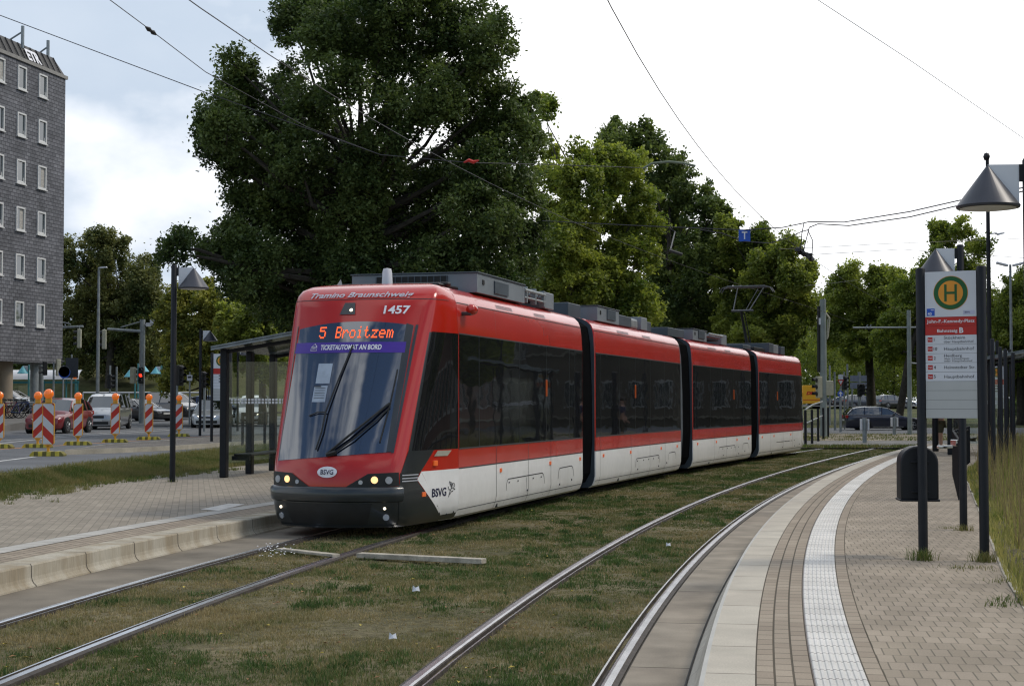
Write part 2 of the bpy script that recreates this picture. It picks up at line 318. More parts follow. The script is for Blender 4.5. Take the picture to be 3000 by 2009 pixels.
# ================================================================ GROUND, TRACKS, PLATFORMS
PR=(-2.02564743e-05,4.07230848e-03,8.84100484e-02,-1.21451229)
PL=(-3.96863454e-05,6.91233863e-03,-1.75078673e-02,-4.11724336)
def cx(P,y):
    p=lambda q:((P[0]*q+P[1])*q+P[2])*q+P[3]; dp_=lambda q:(3*P[0]*q+2*P[1])*q+P[2]
    if y<6: return p(6)+dp_(6)*(y-6)
    if y>72: return p(72)+dp_(72)*(y-72)
    return p(y)
def curve(P,y0,y1,st=.5):
    ys=np.arange(y0,y1+1e-6,st); pts=[];s=0
    for i,y in enumerate(ys):
        x=cx(P,y); sl_=(cx(P,y+.05)-cx(P,y-.05))/.1; L_=math.hypot(1,sl_)
        if i: s+=math.hypot(x-pts[-1][0],y-pts[-1][1])
        pts.append((x,y,1/L_,-sl_/L_,s))
    return pts
def sweep(P,prof,y0,y1,st=.5,mb=None,uvscale=1):
    """prof: list of (offset, z) ; returns MB with uv (arc length, offset)"""
    c=curve(P,y0,y1,st); mb=mb or MB(); base=len(mb.v); n=len(prof); vs=[];uv=[]
    for x,y,nx,ny,s in c:
        w=0
        for j,(d_,z) in enumerate(prof):
            if j: w+=math.hypot(prof[j][0]-prof[j-1][0],prof[j][1]-prof[j-1][1])
            vs.append((x+nx*d_,y+ny*d_,z)); uv.append((s,w))
    fs=[(i*n+j,i*n+j+1,(i+1)*n+j+1,(i+1)*n+j) for i in range(len(c)-1) for j in range(n-1)]
    mi=[j for i in range(len(c)-1) for j in range(n-1)]
    mb.add(vs,fs); return mb,uv,mi
def off(P,y,d_):
    sl_=(cx(P,y+.05)-cx(P,y-.05))/.1; L_=math.hypot(1,sl_); return Vector((cx(P,y)+d_/L_,y-sl_*d_/L_,0))
def off_x(P,y,d_):       # x of the offset curve at depth y
    sl_=(cx(P,y+.05)-cx(P,y-.05))/.1; return cx(P,y)+d_*math.hypot(1,sl_)
def pl(pts,y):           # piecewise linear x(y)
    return float(np.interp(y,[p[1] for p in pts],[p[0] for p in pts]))
VERGE=[(3.0,-30),(3.05,5),(3.29,10.2),(3.52,11.1),(4.19,13.8),(5.52,18.7),(9.46,33.3),(17.2,56),(22,70)]
BACK=[(-9.4,-30),(-8.7,12),(-8.26,25.4),(-8.01,28.9),(-7.25,33.2),(-6.68,36.5),(-5.6,44),(-3.6,52),(0.4,63),(2.5,68)]
ROAD=[(-10.2,-30),(-9.4,12),(-8.92,27.4),(-8.78,31.7),(-8.32,38.3),(-7.88,45.4),(-6.3,52),(-2.0,63),(1.5,72),(9,90)]
def hl(y): return float(np.interp(y,[-50,80,108,118,600],[.45,.45,.80,.95,3.]))
def hr(y): return float(np.interp(y,[-50,57,59,95,108,215,600],[-.3,-.3,.0,.08,.1,1.3,3.]))
def hg(x,y):
    a=pl(ROAD,y) if y<90 else 9.
    if x<=a: return hl(y)
    if y<58 and x>=pl(VERGE,y): return .2
    if y<58: return -.3
    if y>90: 
        k=min(1,max(0,(x-a)/6)); return hl(y)*(1-k)+hr(y)*k
    return hr(y)
# terrain
xs=sorted(set(list(np.arange(-30,34,1.))+list(np.arange(-400,-30,20.))+list(np.arange(34,420,20.))))
ys_=sorted(set(list(np.arange(-40,120,1.))+list(np.arange(120,700,20.))+[700,1500]))
g=MB(); g.grid(lambda x,y:(x,y,hg(x,y)-.05),xs,ys_)
struct(g.build('ground',M['lawn']))
# left road with its surface following the slope
def drape(x0,x1,y0,y1,dz,h,nx=6,ny=None,mb=None):
    mb=mb or MB(); ny=ny or max(2,int((y1-y0)/2)); f0=x0 if callable(x0) else (lambda y:x0); f1=x1 if callable(x1) else (lambda y:x1)
    mb.grid(lambda t,y:(f0(y)*(1-t)+f1(y)*t,y,h(y)+dz),np.linspace(0,1,nx),sorted(set(list(np.linspace(y0,y1,ny))+[q for q in (80,108,118,59,95) if y0<q<y1])))
    return mb
struct(drape(-90,lambda y:pl(ROAD,y),-30,90,0,hl,ny=60).build('road',M['asphalt']))
struct(drape(-90,9,90.0,116,0,hl,ny=14).build('road_far',M['asphalt']))
# pale paved ground beyond the platforms, sandy strip, crossing road on the right
struct(drape(lambda y:pl(ROAD,y)+.02,34,60.2,71,.03,hr).build('path',M['asphalt2']))
struct(drape(lambda y:pl(ROAD,y)+.02,40,71.05,86,.028,hr).build('sandy_ground',M['sand']))
struct(drape(9.2,60,86.05,105,.032,hr).build('road_crossing',M['asphalt']))
struct(drape(-60,90,205,222,.3,hr).build('road_distant',M['asphalt']))
# grassed track bed
def soilx(t,y):
    a=off_x(PL,y,-.655); b=off_x(PR,y,.655); return a*(1-t)+b*t
def wob(x,y): return .012*math.sin(x*3.1+1.3*math.sin(y*.9))*math.sin(y*2.3+x)+.008*math.sin(x*7.7+y*5.1)
sb=MB(); sb.grid(lambda t,y:(soilx(t,y),y,-.034+wob(soilx(t,y),y)*(0 if (t<.002 or t>.998) else .8)),np.linspace(0,1,44),np.arange(3,61,.35))
struct(sb.build('track_bed',M['soil'],smooth=True))
# rails: running head, groove, guard lip
def rail(P,sgn,label):
    pr=[(.655,-.06),(.650,-.006),(.628,-.002),(.618,.005),(.575,.007),(.556,.003),(.549,-.004),(.547,-.036),(.514,-.036),(.511,-.004),(.498,-.003),(.490,-.06)]
    if sgn<0: pr=[(-a,z) for a,z in pr]
    mb,uv,mi=sweep(P,pr,3,64.5,.4); 
    mb.m=[(0 if j in (3,4,9) else 1) for j in mi]
    o=mb.build('tram_rail',[M['rail_top'],M['rail_side']],smooth=False); tag(o,label,'rail','rails of the two tram tracks')
rail(PL,-1,'outer rail of the tram\'s track, beside the apron of the left platform')
rail(PL,1,'inner rail of the tram\'s track, ending under the tram front')
rail(PR,-1,'broad shiny rail curving through grass from bottom centre, clear of any apron')
rail(PR,1,'shiny rail set along the concrete apron of the right platform')
# aprons
M['apron_r_b']=brickmat('apron_right',(.25,.215,.17),(.285,.25,.20),(.05,.045,.035),2.1,40,.010,rough=.9,offset=0,bump=.3,stain=.30,stain_scale=1.7)
M['apron_l_b']=brickmat('apron_left',(.19,.165,.13),(.225,.20,.16),(.05,.04,.03),4.7,40,.008,rough=.9,offset=0,bump=.3,stain=.32,stain_scale=1.4)
def strip(name,P,prof,y0,y1,m,st=.5,kind=True,flip=False):
    mb,uv,mi=sweep(P,prof,y0,y1,st); o=mb.build(name,m,uv=uv)
    if kind: struct(o)
    return o
strip('apron_right',PR,[(.657,-.008),(1.055,-.008)],2,60,M['apron_r_b'])
strip('apron_left',PL,[(-1.39,-.008),(-.657,-.008)],2,60,M['apron_l_b'])
# dirt band: brake dust beside the rails (a real stain along the running line)
# kerbs
M['kerb_r']=brickmat('kerb_right',(.44,.395,.325),(.48,.44,.365),(.10,.085,.065),1.0,40,.008,rough=.8,offset=0,bump=.25,stain=.12,stain_scale=2.5)
M['kerb_edge']=mat('kerb_pale_edge',(.52,.50,.45),.75,var=.06,scale=3)  # slightly paler tone for the chamfer faces of the kerb
mb,uv,mi=sweep(PR,[(1.05,-.02),(1.075,.012),(1.11,.045),(1.14,.10),(1.158,.16),(1.172,.19),(1.20,.2),(1.47,.2),(1.472,.12)],2,60,.4)
mb.m=[1 if j==5 else 0 for j in mi]; struct(mb.build('platform_kerb',[M['kerb_r'],M['kerb_edge']],uv=uv,smooth=False))
strip('kerb_joint',PR,[(1.044,-.006),(1.056,.0)],2,60,M['kerbdark'])
mb,uv,mi=sweep(PL,[(-1.385,-.02),(-1.395,.008),(-1.412,.022),(-1.428,.046),(-1.437,.08),(-1.441,.185),(-1.452,.2),(-1.76,.2),(-1.762,.1)],2,60,.4)
M['kerb_l']=mat('stained_kerb',(.45,.415,.34),.85,col2=(.31,.26,.185),scale=3.2,bump=.25,bscale=90,v2=(40,.1),spec=.2,detail=6,stretch=(1,1,.16))
mb.m=[0]*len(mb.m)
struct(mb.build('platform_kerb_left',[M['kerb_l']],uv=uv))
jb=MB(); yq=5.2
while yq<40:      # open joints between the kerb stones
    pr=[(-1.383,-.004),(-1.393,.010),(-1.410,.024),(-1.426,.048),(-1.435,.08),(-1.439,.185),(-1.450,.2022),(-1.755,.2022)]
    a=[off(PL,yq,d_)+Vector((0,0,z)) for d_,z in pr]; b=[off(PL,yq+.012,d_)+Vector((0,0,z)) for d_,z in pr]
    n=len(pr); jb.add(a+b,[(i,i+1,n+i+1,n+i) for i in range(n-1)]); yq+=1.155
struct(jb.build('kerb_joints_left',M['kerbdark']))
# right platform surface
M['pav_rows']=brickmat('paver_rows',(.28,.23,.175),(.335,.28,.215),(.085,.07,.048),.205,.1035,.007,offset=.37,bump=.7,stain=.12)
M['pav_field']=brickmat('paver_field',(.272,.228,.172),(.335,.28,.217),(.17,.145,.11),.098,.26,.005,coord='UV',rot=0,bump=.7,stain=.22,offset=.5,stain_scale=.8,spots=True)
strip('platform_paver_rows',PR,[(1.472,.198),(1.78,.198)],2,60,M['pav_rows'])
# ribbed guiding strip
prof=[];w0,w1=1.782,2.068
for i in range(8):
    a=w0+(w1-w0)*i/8; q=(w1-w0)/8
    prof+=[(a,.199),(a+q*.22,.199),(a+q*.38,.2045),(a+q*.78,.2045),(a+q*.94,.199)]
prof.append((w1,.199))
M['tact_b']=brickmat('ribbed_slab',(.58,.56,.52),(.64,.62,.58),(.12,.10,.09),.3,40,.009,rough=.6,offset=0,bump=.3,stain=.14,stain_scale=2.2,spots=True)
strip('tactile_strip',PR,prof,2,60,M['tact_b'],st=.3)
strip('platform_paver_edge',PR,[(2.07,.1975),(2.175,.1975)],2,60,M['pav_rows'])
fb=MB(); ys2=np.arange(2,60.1,.5); nT=8; V=[];U=[]
for y in ys2:
    a=off_x(PR,y,2.176); b=max(pl(VERGE,y)+.12,a+.02)
    for t in range(nT):
        x=a+(b-a)*t/(nT-1); V.append((x,y,.1985+.004*math.sin(x*2.1+y)*math.sin(y*1.3))); ca,sa=math.cos(.16),math.sin(.16); U.append((x*ca-y*sa,x*sa+y*ca))
fb.add(V,[(i*nT+j,i*nT+j+1,(i+1)*nT+j+1,(i+1)*nT+j) for i in range(len(ys2)-1) for j in range(nT-1)])
struct(fb.build('platform_right',M['pav_field'],uv=U))
# verge with weeds, right of the platform
vb=MB(); vb.grid(lambda t,y:(pl(VERGE,y)+.1+t*t*30,y,.17+.25*min(1,t*3)*0.6+.05*math.sin(x_:=y*1.7+t*9)),np.linspace(0,1,14),np.arange(2,58,.8))
struct(vb.build('verge',M['soil']))
kb=MB(); kb.grid(lambda t,y:(pl(VERGE,y)+.10+t*.06,y,.207),[0,1],np.arange(2,58,.8)); struct(kb.build('verge_edging',M['kerb']))
# left platform
M['pav_left']=brickmat('paver_left',(.25,.22,.175),(.32,.28,.225),(.19,.165,.13),.20,.10,.006,coord='UV',bump=.3,stain=.13,offset=.5)
strip('platform_left_rows',PL,[(-2.22,.198),(-1.763,.198)],2,60,M['pav_rows'])
M['tac_left']=brickmat('dotted_slab',(.40,.385,.35),(.46,.44,.40),(.14,.125,.10),.3,.3,.010,rough=.75,offset=0,bump=.4,stain=.12,stain_scale=3)
strip('guiding_strip_left',PL,[(-2.53,.2005),(-2.222,.2005)],2,60,M['tac_left'])
fb=MB(); V=[];U=[]; ys2=np.arange(2,60.1,.5)
for y in ys2:
    a=pl(BACK,y)-.12; b=off_x(PL,y,-2.532)
    for t in range(nT):
        x=a+(b-a)*t/(nT-1); V.append((x,y,.1985)); ca,sa=math.cos(-.2),math.sin(-.2); U.append((y*ca+x*sa,-y*sa+x*ca))
fb.add(V,[(i*nT+j,i*nT+j+1,(i+1)*nT+j+1,(i+1)*nT+j) for i in range(len(ys2)-1) for j in range(nT-1)])
struct(fb.build('platform_left',M['pav_left'],uv=U))
q=[GP(u/K,v/K,.203) for u,v in ((586,1491),(670,1474),(717,1476),(640,1495))]
tb=MB(); tb.add(q,[(0,1,2,3)]); struct(tb.build('guiding_patch',M['tact_b'],uv=[(0,0),(1.2,0),(1.2,.6),(0,.6)]))
# dry grass bank between platform and road
gb=MB(); gb.grid(lambda t,y:((pl(BACK,y)-.1)*(1-t)+(pl(ROAD,y)+.05)*t,y,.19+.25*t+.02*math.sin(y*2.1+t*5)*(1-t)*t*4),np.linspace(0,1,6),np.arange(0,60,.6))
struct(gb.build('grass_strip',M['soil']))
eb=MB(); eb.grid(lambda t,y:(pl(ROAD,y)+.02+t*.10,y,.456),[0,1],np.arange(0,60,.6)); struct(eb.build('road_edge',M['kerb']))
# paint on the left road
def line(name,pts,w,m,z=.454):
    P_=[GP(u/K,v/K,z) for u,v in pts]; b=MB(); vs=[]
    for i,p in enumerate(P_):
        t=(P_[min(i+1,len(P_)-1)]-P_[max(0,i-1)]).normalized(); n=Vector((t.y,-t.x,0)); vs+=[p-n*w/2,p+n*w/2]
    b.add(vs,[(2*i,2*i+1,2*i+3,2*i+2) for i in range(len(P_)-1)]); struct(b.build(name,m))
line('lane_line_near',[(-40,1356),(0,1350),(103,1337)],.13,M['paint'])
line('lane_line_far',[(-60,1304),(167,1281),(500,1259),(640,1250)],.14,M['paint'])
line('lane_line_far_b',[(-60,1296),(167,1277),(500,1254.5),(640,1246)],.10,M['paint'])
line('lane_line_orange',[(-60,1320),(22,1314),(500,1284),(640,1275)],.13,M['opaint'])
# cobbled traffic island, raised
isl=[GP(u/K,v/K,.45) for u,v in ((190,1332),(357,1326),(500,1319),(620,1311),(850,1296),(1000,1286))]
far=[GP(u/K,v/K,.57) for u,v in ((243,1311),(300,1303),(368,1297),(500,1288),(700,1274),(1000,1258))]
a=[(p.x,p.y) for p in isl]; b=[(p.x,p.y) for p in far][::-1]; poly=a+b
ib=MB(); ib.add([(x,y,.57) for x,y in poly],[tuple(range(len(poly)))]); struct(ib.build('traffic_island',M['cobble']))
ib=MB(); c=np.mean(poly,axis=0)
n=len(poly); out=[(x,y) for x,y in poly]
def inset(p,k): 
    v=Vector((c[0]-p[0],c[1]-p[1])); v.normalize(); return (p[0]+v.x*k,p[1]+v.y*k)
inn=[inset(p,.16) for p in out]
ib.add([(x,y,.40) for x,y in out]+[(x,y,.574) for x,y in out]+[(x,y,.574) for x,y in inn],
       [(i,(i+1)%n,n+(i+1)%n,n+i) for i in range(n)]+[(n+i,n+(i+1)%n,2*n+(i+1)%n,2*n+i) for i in range(n)])
struct(ib.build('island_kerb',M['kerb']))
# pavement on the far left and refuge behind the cars
def slab(name,x0,x1,y0,y1,z,m):
    b=MB(); b.box(x0,x1,y0,y1,z-.3,z); struct(b.build(name,m,bevel=.02))
def pz(y): return .55+max(0,(y-61))*.0168
b=MB(); ex=lambda y:-21.7-(y-61)*.14
b.grid(lambda t,y:(-60*(1-t)+ex(y)*t,y,pz(y)),[0,.5,1],[61,70,80,90,99]); b.grid(lambda x,z:(x,61,z),[-60,-21.7],[.3,.55]); b.grid(lambda y,t:(ex(y),y,.3*(1-t)+pz(y)*t),[61,70,80,90,99],[0,1]); struct(b.build('pavement_far_left',M['asphalt2']))
slab('refuge_pavement',-19.2,-9,84,90.5,.60,M['asphalt2'])
# grassy hill behind the far road
hb=MB(); hb.grid(lambda x,t:(x,112+t*34+x*.02,(.78,.95,1.7,3.1,4.6,5.4,5.6)[int(round(t*6))]+.1*math.sin(x*.31)),np.linspace(-70,6,60),np.linspace(0,1,7))
struct(hb.build('hill',M['lawn'],smooth=True))

# ---------------------------------------------------------------- short sleeper-like beam across the track
def beam(p0,p1,w,h,label):
    p0,p1=Vector(p0),Vector(p1); d_=(p1-p0); b=MB(); b.obox((0,0,0),(d_.length,w,h)); o=b.build('concrete_beam',M['beamc'],bevel=.006)
    o.location=(p0+p1)/2; o.rotation_euler=(0,0,math.atan2(d_.y,d_.x)); tag(o,label,'concrete beam','pale beams lying across the track')
M['beamc']=mat('beam_concrete',(.40,.36,.29),.85,var=.25,scale=5,bump=.4,bscale=60,v2=(22,.15))
z=.0
def G0(u,v,z=.02): return GP(u/K,v/K,z)
beam(G0(820,1608),G0(985,1626),.11,.03,'short pale concrete beam between the two rails in front of the tram')
beam(G0(1052,1625),G0(1418,1643),.12,.055,'long pale concrete beam in the grass right of the tram\'s track')

# ---------------------------------------------------------------- grass
def lat(seed):
    r=np.random.default_rng(seed).random((64,64))
    def f(x,y):
        xi=np.floor(x).astype(int); yi=np.floor(y).astype(int); fx=x-xi; fy=y-yi; fx=fx*fx*(3-2*fx); fy=fy*fy*(3-2*fy)
        g_=lambda a,b:r[a%64,b%64]
        return (g_(xi,yi)*(1-fx)+g_(xi+1,yi)*fx)*(1-fy)+(g_(xi,yi+1)*(1-fx)+g_(xi+1,yi+1)*fx)*fy
    return lambda x,y:(f(x,y)*.55+f(x*2.3+7,y*2.3)*.3+f(x*5.1,y*5.1+3)*.15)
NZ=lat(3)
def blades(name,px,py,pz,hgt,wid,m,label,cat,lean=.5,seed=1,tint=None,parts=None,kind='stuff',bend=True):
    r=np.random.default_rng(seed); n=len(px); a=r.random(n)*2*np.pi; ln=(r.random(n)*lean)*hgt; la=r.random(n)*2*np.pi
    V=np.zeros((n,5,3)); dx=np.cos(a)*wid/2; dy=np.sin(a)*wid/2
    bx=np.cos(la)*ln; by=np.sin(la)*ln
    V[:,0]=np.stack([px-dx,py-dy,pz],1); V[:,1]=np.stack([px+dx,py+dy,pz],1)
    mx_=px+bx*.35; my_=py+by*.35; mz=pz+hgt*.6
    V[:,2]=np.stack([mx_+dx*.7,my_+dy*.7,mz],1); V[:,3]=np.stack([mx_-dx*.7,my_-dy*.7,mz],1)
    V[:,4]=np.stack([px+bx,py+by,pz+hgt*(1-.3*lean*r.random(n))],1)
    # quad (0,1,2,3) and tip as degenerate-free quad (3,2,4,4) -> use two meshes' worth of triangles
    base=np.arange(n)[:,None]*5
    T=np.concatenate([base+np.array([[0,1,2]]),base+np.array([[0,2,3]]),base+np.array([[3,2,4]])],0)
    tt=np.repeat(r.random(n) if tint is None else tint,5)
    o=fast_mesh(name,V.reshape(-1,3),T,m,attr=tt); tag(o,label,cat,kind=kind); return o
M['grass']=leafmat('grass_blades',(.068,.105,.028),(.31,.25,.13),scale=1.5,tr=.25,rough=.8)
M['grass2']=leafmat('verge_grass',(.055,.10,.02),(.24,.21,.09),scale=1.0,tr=.3,rough=.8)
M['straw']=leafmat('straw',(.16,.13,.06),(.30,.24,.12),scale=1.5,tr=.2,rough=.85)
r=np.random.default_rng(11)
def bed_points(N,y0,y1,pw=1.4):
    u=r.random(N); e_=1-pw; y=(y0**e_+u*(y1**e_-y0**e_))**(1/e_)
    t=r.random(N); XL=np.array([off_x(PL,q,-.645) for q in y]); XR=np.array([off_x(PR,q,.645) for q in y])
    x=XL+(XR-XL)*t
    keep=np.ones(N,bool)
    for P_ in (PL,PR):
        cxs=np.array([cx(P_,q) for q in y]); sl_=np.array([(cx(P_,q+.05)-cx(P_,q-.05))/.1 for q in y])
        d_=np.abs((x-cxs)/np.sqrt(1+sl_**2)); 
        over=r.random(N)<.03
        keep&=((d_<.482)|(d_>.662))|(((d_<.50)|(d_>.645))&over)
    return x[keep],y[keep]
tx,ty=bed_points(62000,7.5,60)
nz=NZ(tx*1.1+20,ty*1.1); k=r.random(len(tx))<(.35+1.1*nz); tx,ty,nz=tx[k],ty[k],nz[k]
rep=6; X=np.repeat(tx,rep)+r.normal(0,.018,len(tx)*rep)*np.repeat(np.sqrt(ty/10),rep); Y=np.repeat(ty,rep)+r.normal(0,.018,len(tx)*rep)*np.repeat(np.sqrt(ty/10),rep); Nn=np.repeat(nz,rep)
hh=(.012+.05*np.clip(Nn-.25,0,1)*r.random(len(X))*1.4+.012*r.random(len(X)))*np.where(Y>25,1.25,1)
ww=.0035*np.clip(Y/9,1,4)*(1+.5*r.random(len(X)))
tn=np.clip(1.35-1.75*NZ(X*.8+3,Y*.8)+r.normal(0,.25,len(X))-.38*np.clip((Y-18)/18,0,1),0,1)
blades('grass',X,Y,np.full(len(X),-.036),hh,ww,M['grass'],'short dry green and brown grass growing between the tram rails','grass',lean=1.0,seed=2,tint=tn)
# grass strip on the left
N=26000; y=10+r.random(N)**.8*42; t=r.random(N); x=np.array([pl(BACK,q)-.1 for q in y])*(1-t)+np.array([pl(ROAD,q) for q in y])*t
y_,x_=np.repeat(y,4)+r.normal(0,.04,N*4),np.repeat(x,4)+r.normal(0,.04,N*4); tt=np.repeat(t,4)
edge=np.exp(-tt*6)+np.exp(-(1-tt)*6)
blades('grass_on_strip',x_,y_,.18+.25*tt,.05+.09*r.random(N*4)*(1+.4*edge),.010*np.ones(N*4),M['grass2'],'strip of green and straw coloured grass between left platform and road','grass',lean=.9,seed=3,
   tint=np.clip(.25+.55*edge+.5*(NZ(x_,y_)-.5)+r.normal(0,.2,N*4),0,1))
# tall weeds on the right verge
M['weedgreen']=leafmat('weed_green',(.075,.125,.025),(.38,.34,.13),scale=1.0,tr=.35,rough=.8)
N=30000; y=8.5+r.random(N)**1.5*46; t=r.random(N)**1.6; x=np.array([pl(VERGE,q) for q in y])+.12+t*9
nv=NZ(x*.8+9,y*.8); hgt=(.12+.85*nv*np.clip(t*14,.15,1.))*(.45+.55*r.random(N))*np.clip((y-8)/5,.25,1)
tn=np.clip(.28+.6*NZ(x*.5,y*.5+40)+r.normal(0,.25,N),0,1)
blades('weeds',x,y,np.full(N,.18),hgt,.008+.012*r.random(N)*np.clip(y/20,.6,2),M['weedgreen'],'tall green and yellow weeds filling the verge right of the platform','weeds',lean=.55,seed=5,tint=tn)
def tuft(x,y,z,n,rad,h,label,m='grass2',seed=0):
    q=np.random.default_rng(seed); X=x+q.normal(0,rad,n); Y=y+q.normal(0,rad,n)
    o=blades('grass_tuft',X,Y,np.full(n,z),h*(.4+.6*q.random(n)),np.full(n,.006),M[m],None,None,lean=.9,seed=seed,tint=np.clip(q.normal(.35,.25,n),0,1),kind=None)
    return tag(o,label,'grass tuft','grass tufts at the posts and paving joints',kind='stuff')

# darker green clumps standing out of the short grass
tx,ty=bed_points(1500,7.5,50,1.6); k=NZ(tx*.8+3,ty*.8)>.45; tx,ty=tx[k],ty[k]; rep=70; n=len(tx)
X=np.repeat(tx,rep)+r.normal(0,1,n*rep)*np.repeat(r.uniform(.03,.10,n),rep); Y=np.repeat(ty,rep)+r.normal(0,1,n*rep)*np.repeat(r.uniform(.04,.14,n),rep)
rl=np.abs((X-np.array([cx(PR,q) for q in Y]))); rk=np.abs((X-np.array([cx(PL,q) for q in Y]))); kk=((rl<.47)|(rl>.72))&((rk<.47)|(rk>.72))
hh=np.repeat(r.uniform(.025,.075,n),rep)*(.5+.6*r.random(n*rep)); X,Y,hh=X[kk],Y[kk],hh[kk]
M['clump']=leafmat('green_clumps',(.028,.062,.016),(.10,.15,.045),scale=2.5,tr=.25,rough=.75)
blades('grass_clumps',X,Y,np.full(len(X),-.036),hh,.005*np.clip(Y/9,1,3),M['clump'],'darker green clumps scattered through the dry track grass','grass',lean=.9,seed=12)
# fallen leaves
n=420; tx,ty=bed_points(n,7.5,30,1.5); b=MB()
for x,y in zip(tx,ty):
    a=r.random()*6.28; s_=r.uniform(.012,.028); z=r.uniform(-.02,.0); ca,sa=math.cos(a)*s_,math.sin(a)*s_
    b.add([(x-ca,y-sa,z),(x+sa*.6,y-ca*.6,z+.008),(x+ca,y+sa,z+.004),(x-sa*.6,y+ca*.6,z+.012)],[(0,1,2,3)],mi=int(r.random()<.3))
tag(b.build('fallen_leaves',[mat('brown_leaf',(.22,.12,.05),.8,var=.4),mat('yellow_leaf',(.42,.33,.06),.8,var=.3)]),'brown and yellow fallen leaves sprinkled over the track grass','leaves',kind='stuff')
for i,(u,v,s_,la) in enumerate(((898,1457,.03,'white scrap of paper in the grass left of the broad curving rail'),(951,1349,.035,'greyish scrap of paper in the grass right of the long pale beam'),(1528,1246,.03,'small white scrap between the two rails of the right track'),(1643,1228,.02,'tiny pale scrap near the inner rail of the right track'))):
    p=GP(u,v,0); b=MB(); q=s_; b.add([(-q,0,0),(q*.2,-q*.5,.3*q),(q,q*.1,.1*q),(q*.7,q*.3,1.4*q),(-q*.1,q*.2,1.0*q),(-q*.8,q*.2,1.6*q)],[(0,1,4,5),(1,2,3,4)]); o=b.build('paper_scrap',M['white'],loc=(p.x,p.y,-.01)); tag(o,la,'paper scrap','litter in the grass')

# scruffy weeds on the sandy ground and along the crossing
r=np.random.default_rng(77); n=260; cxw=r.uniform(11,28,n); cyw=np.where(r.random(n)<.45,60.4+r.random(n)*.8,r.uniform(71,86,n)); cxw=cxw+(cyw-60)*.12
rep=60; X=np.repeat(cxw,rep)+r.normal(0,.32,n*rep); Y=np.repeat(cyw,rep)+r.normal(0,.28,n*rep)
blades('crossing_weeds',X,Y,np.full(n*rep,.03),.05+.13*r.random(n*rep),np.full(n*rep,.03),M['grass2'],'low weeds growing on the sandy ground beyond the platform end','weeds',lean=.9,seed=78,tint=np.clip(r.normal(.4,.3,n*rep),0,1))
r=np.random.default_rng(79); n=420; cyw=14+r.random(n)*22; cxw=np.array([pl(BACK,q) for q in cyw])+np.abs(r.normal(0,.35,n)); rep=26; X=np.repeat(cxw,rep)+r.normal(0,.04,n*rep); Y=np.repeat(cyw,rep)+r.normal(0,.05,n*rep)
blades('edge_weeds',X,Y,np.full(n*rep,.19),.03+.08*r.random(n*rep),np.full(n*rep,.009),M['grass2'],'small weeds creeping onto the left platform from the grass strip','weeds',lean=.9,seed=80,tint=np.clip(r.normal(.4,.3,n*rep),0,1))

r=np.random.default_rng(91); N=4200; y=9+r.random(N)**1.4*40; t=r.random(N)**1.5; x=np.array([pl(VERGE,q) for q in y])+.35+t*8
blades('tall_stalks',x,y,np.full(N,.2),(.45+.65*r.random(N))*np.clip((y-6)/7,.35,1),.006+.006*np.clip(y/20,.6,2)*r.random(N),M['straw'],'thin dry straw stalks standing above the weeds of the right verge','stalks',lean=.3,seed=92,tint=r.random(N))
# ================================================================ THE TRAM
def redpaint(name,c):
    m=mat(name,c,.2,var=.05,scale=1.2,coat=.42,spec=.45); t=m.node_tree; b=t.nodes['Principled BSDF']
    g_=t.nodes.new('ShaderNodeTexCoord'); n=t.nodes.new('ShaderNodeTexNoise'); n.inputs['Scale'].default_value=1.3; n.inputs['Detail'].default_value=1.5
    t.links.new(g_.outputs['Object'],n.inputs['Vector']); bp=t.nodes.new('ShaderNodeBump'); bp.inputs['Strength'].default_value=.05; bp.inputs['Distance'].default_value=.06
    t.links.new(n.outputs['Fac'],bp.inputs['Height']); t.links.new(bp.outputs[0],b.inputs['Normal']); t.links.new(bp.outputs[0],b.inputs['Coat Normal']); return m
M['tramred']=redpaint('tram_red_paint',(.47,.016,.008))
M['tramwhite']=mat('tram_white_paint',(.84,.84,.83),.3,var=.05,scale=1.,coat=.35,v2=(9,.03))
M['tramdark']=mat('tram_anthracite',(.020,.025,.028),.34,var=.1,scale=2,coat=.5)
def tramglass(name,c,spec,wave,ior):
    m=mat(name,c,.025,var=.1,spec=spec,ior=ior); t=m.node_tree; b=t.nodes['Principled BSDF']
    g_=t.nodes.new('ShaderNodeTexCoord'); mp_=t.nodes.new('ShaderNodeMapping'); mp_.inputs['Scale'].default_value=(1,1,2.2); n=t.nodes.new('ShaderNodeTexNoise'); n.inputs['Scale'].default_value=1.7; n.inputs['Detail'].default_value=1
    t.links.new(g_.outputs['Object'],mp_.inputs[0]); t.links.new(mp_.outputs[0],n.inputs['Vector']); bp=t.nodes.new('ShaderNodeBump'); bp.inputs['Strength'].default_value=wave; bp.inputs['Distance'].default_value=.05
    t.links.new(n.outputs['Fac'],bp.inputs['Height']); t.links.new(bp.outputs[0],b.inputs['Normal']); return m
M['sideglass']=tramglass('tinted_side_glass',(.010,.011,.012),.5,.03,1.6)
M['screen']=tramglass('windscreen_glass',(.003,.007,.020),.5,.03,2.7)
M['led']=mat('orange_led',(.8,.1,.02),.5,emit=(1,.13,.03),es=1.1,var=.02)
M['purple']=mat('purple_banner',(.060,.022,.30),.35,var=.05)
M['silver']=mat('silver_lettering',(.52,.53,.58),.4,metal=.2,var=.05)
M['lettwhite']=mat('white_lettering',(.80,.80,.84),.45,var=.03)
M['navy']=mat('navy_lettering',(.012,.012,.05),.5)
M['lamp_on']=mat('lit_lamp',(1,.8,.5),.2,emit=(1,.55,.2),es=1.1,var=.02)
M['lamp_small']=mat('lit_small_lamp',(1,.9,.7),.2,emit=(1,.85,.62),es=2.2,var=.02)
M['roofgrey']=mat('roof_unit_grey',(.20,.225,.25),.5,var=.1,scale=2,metal=.1)
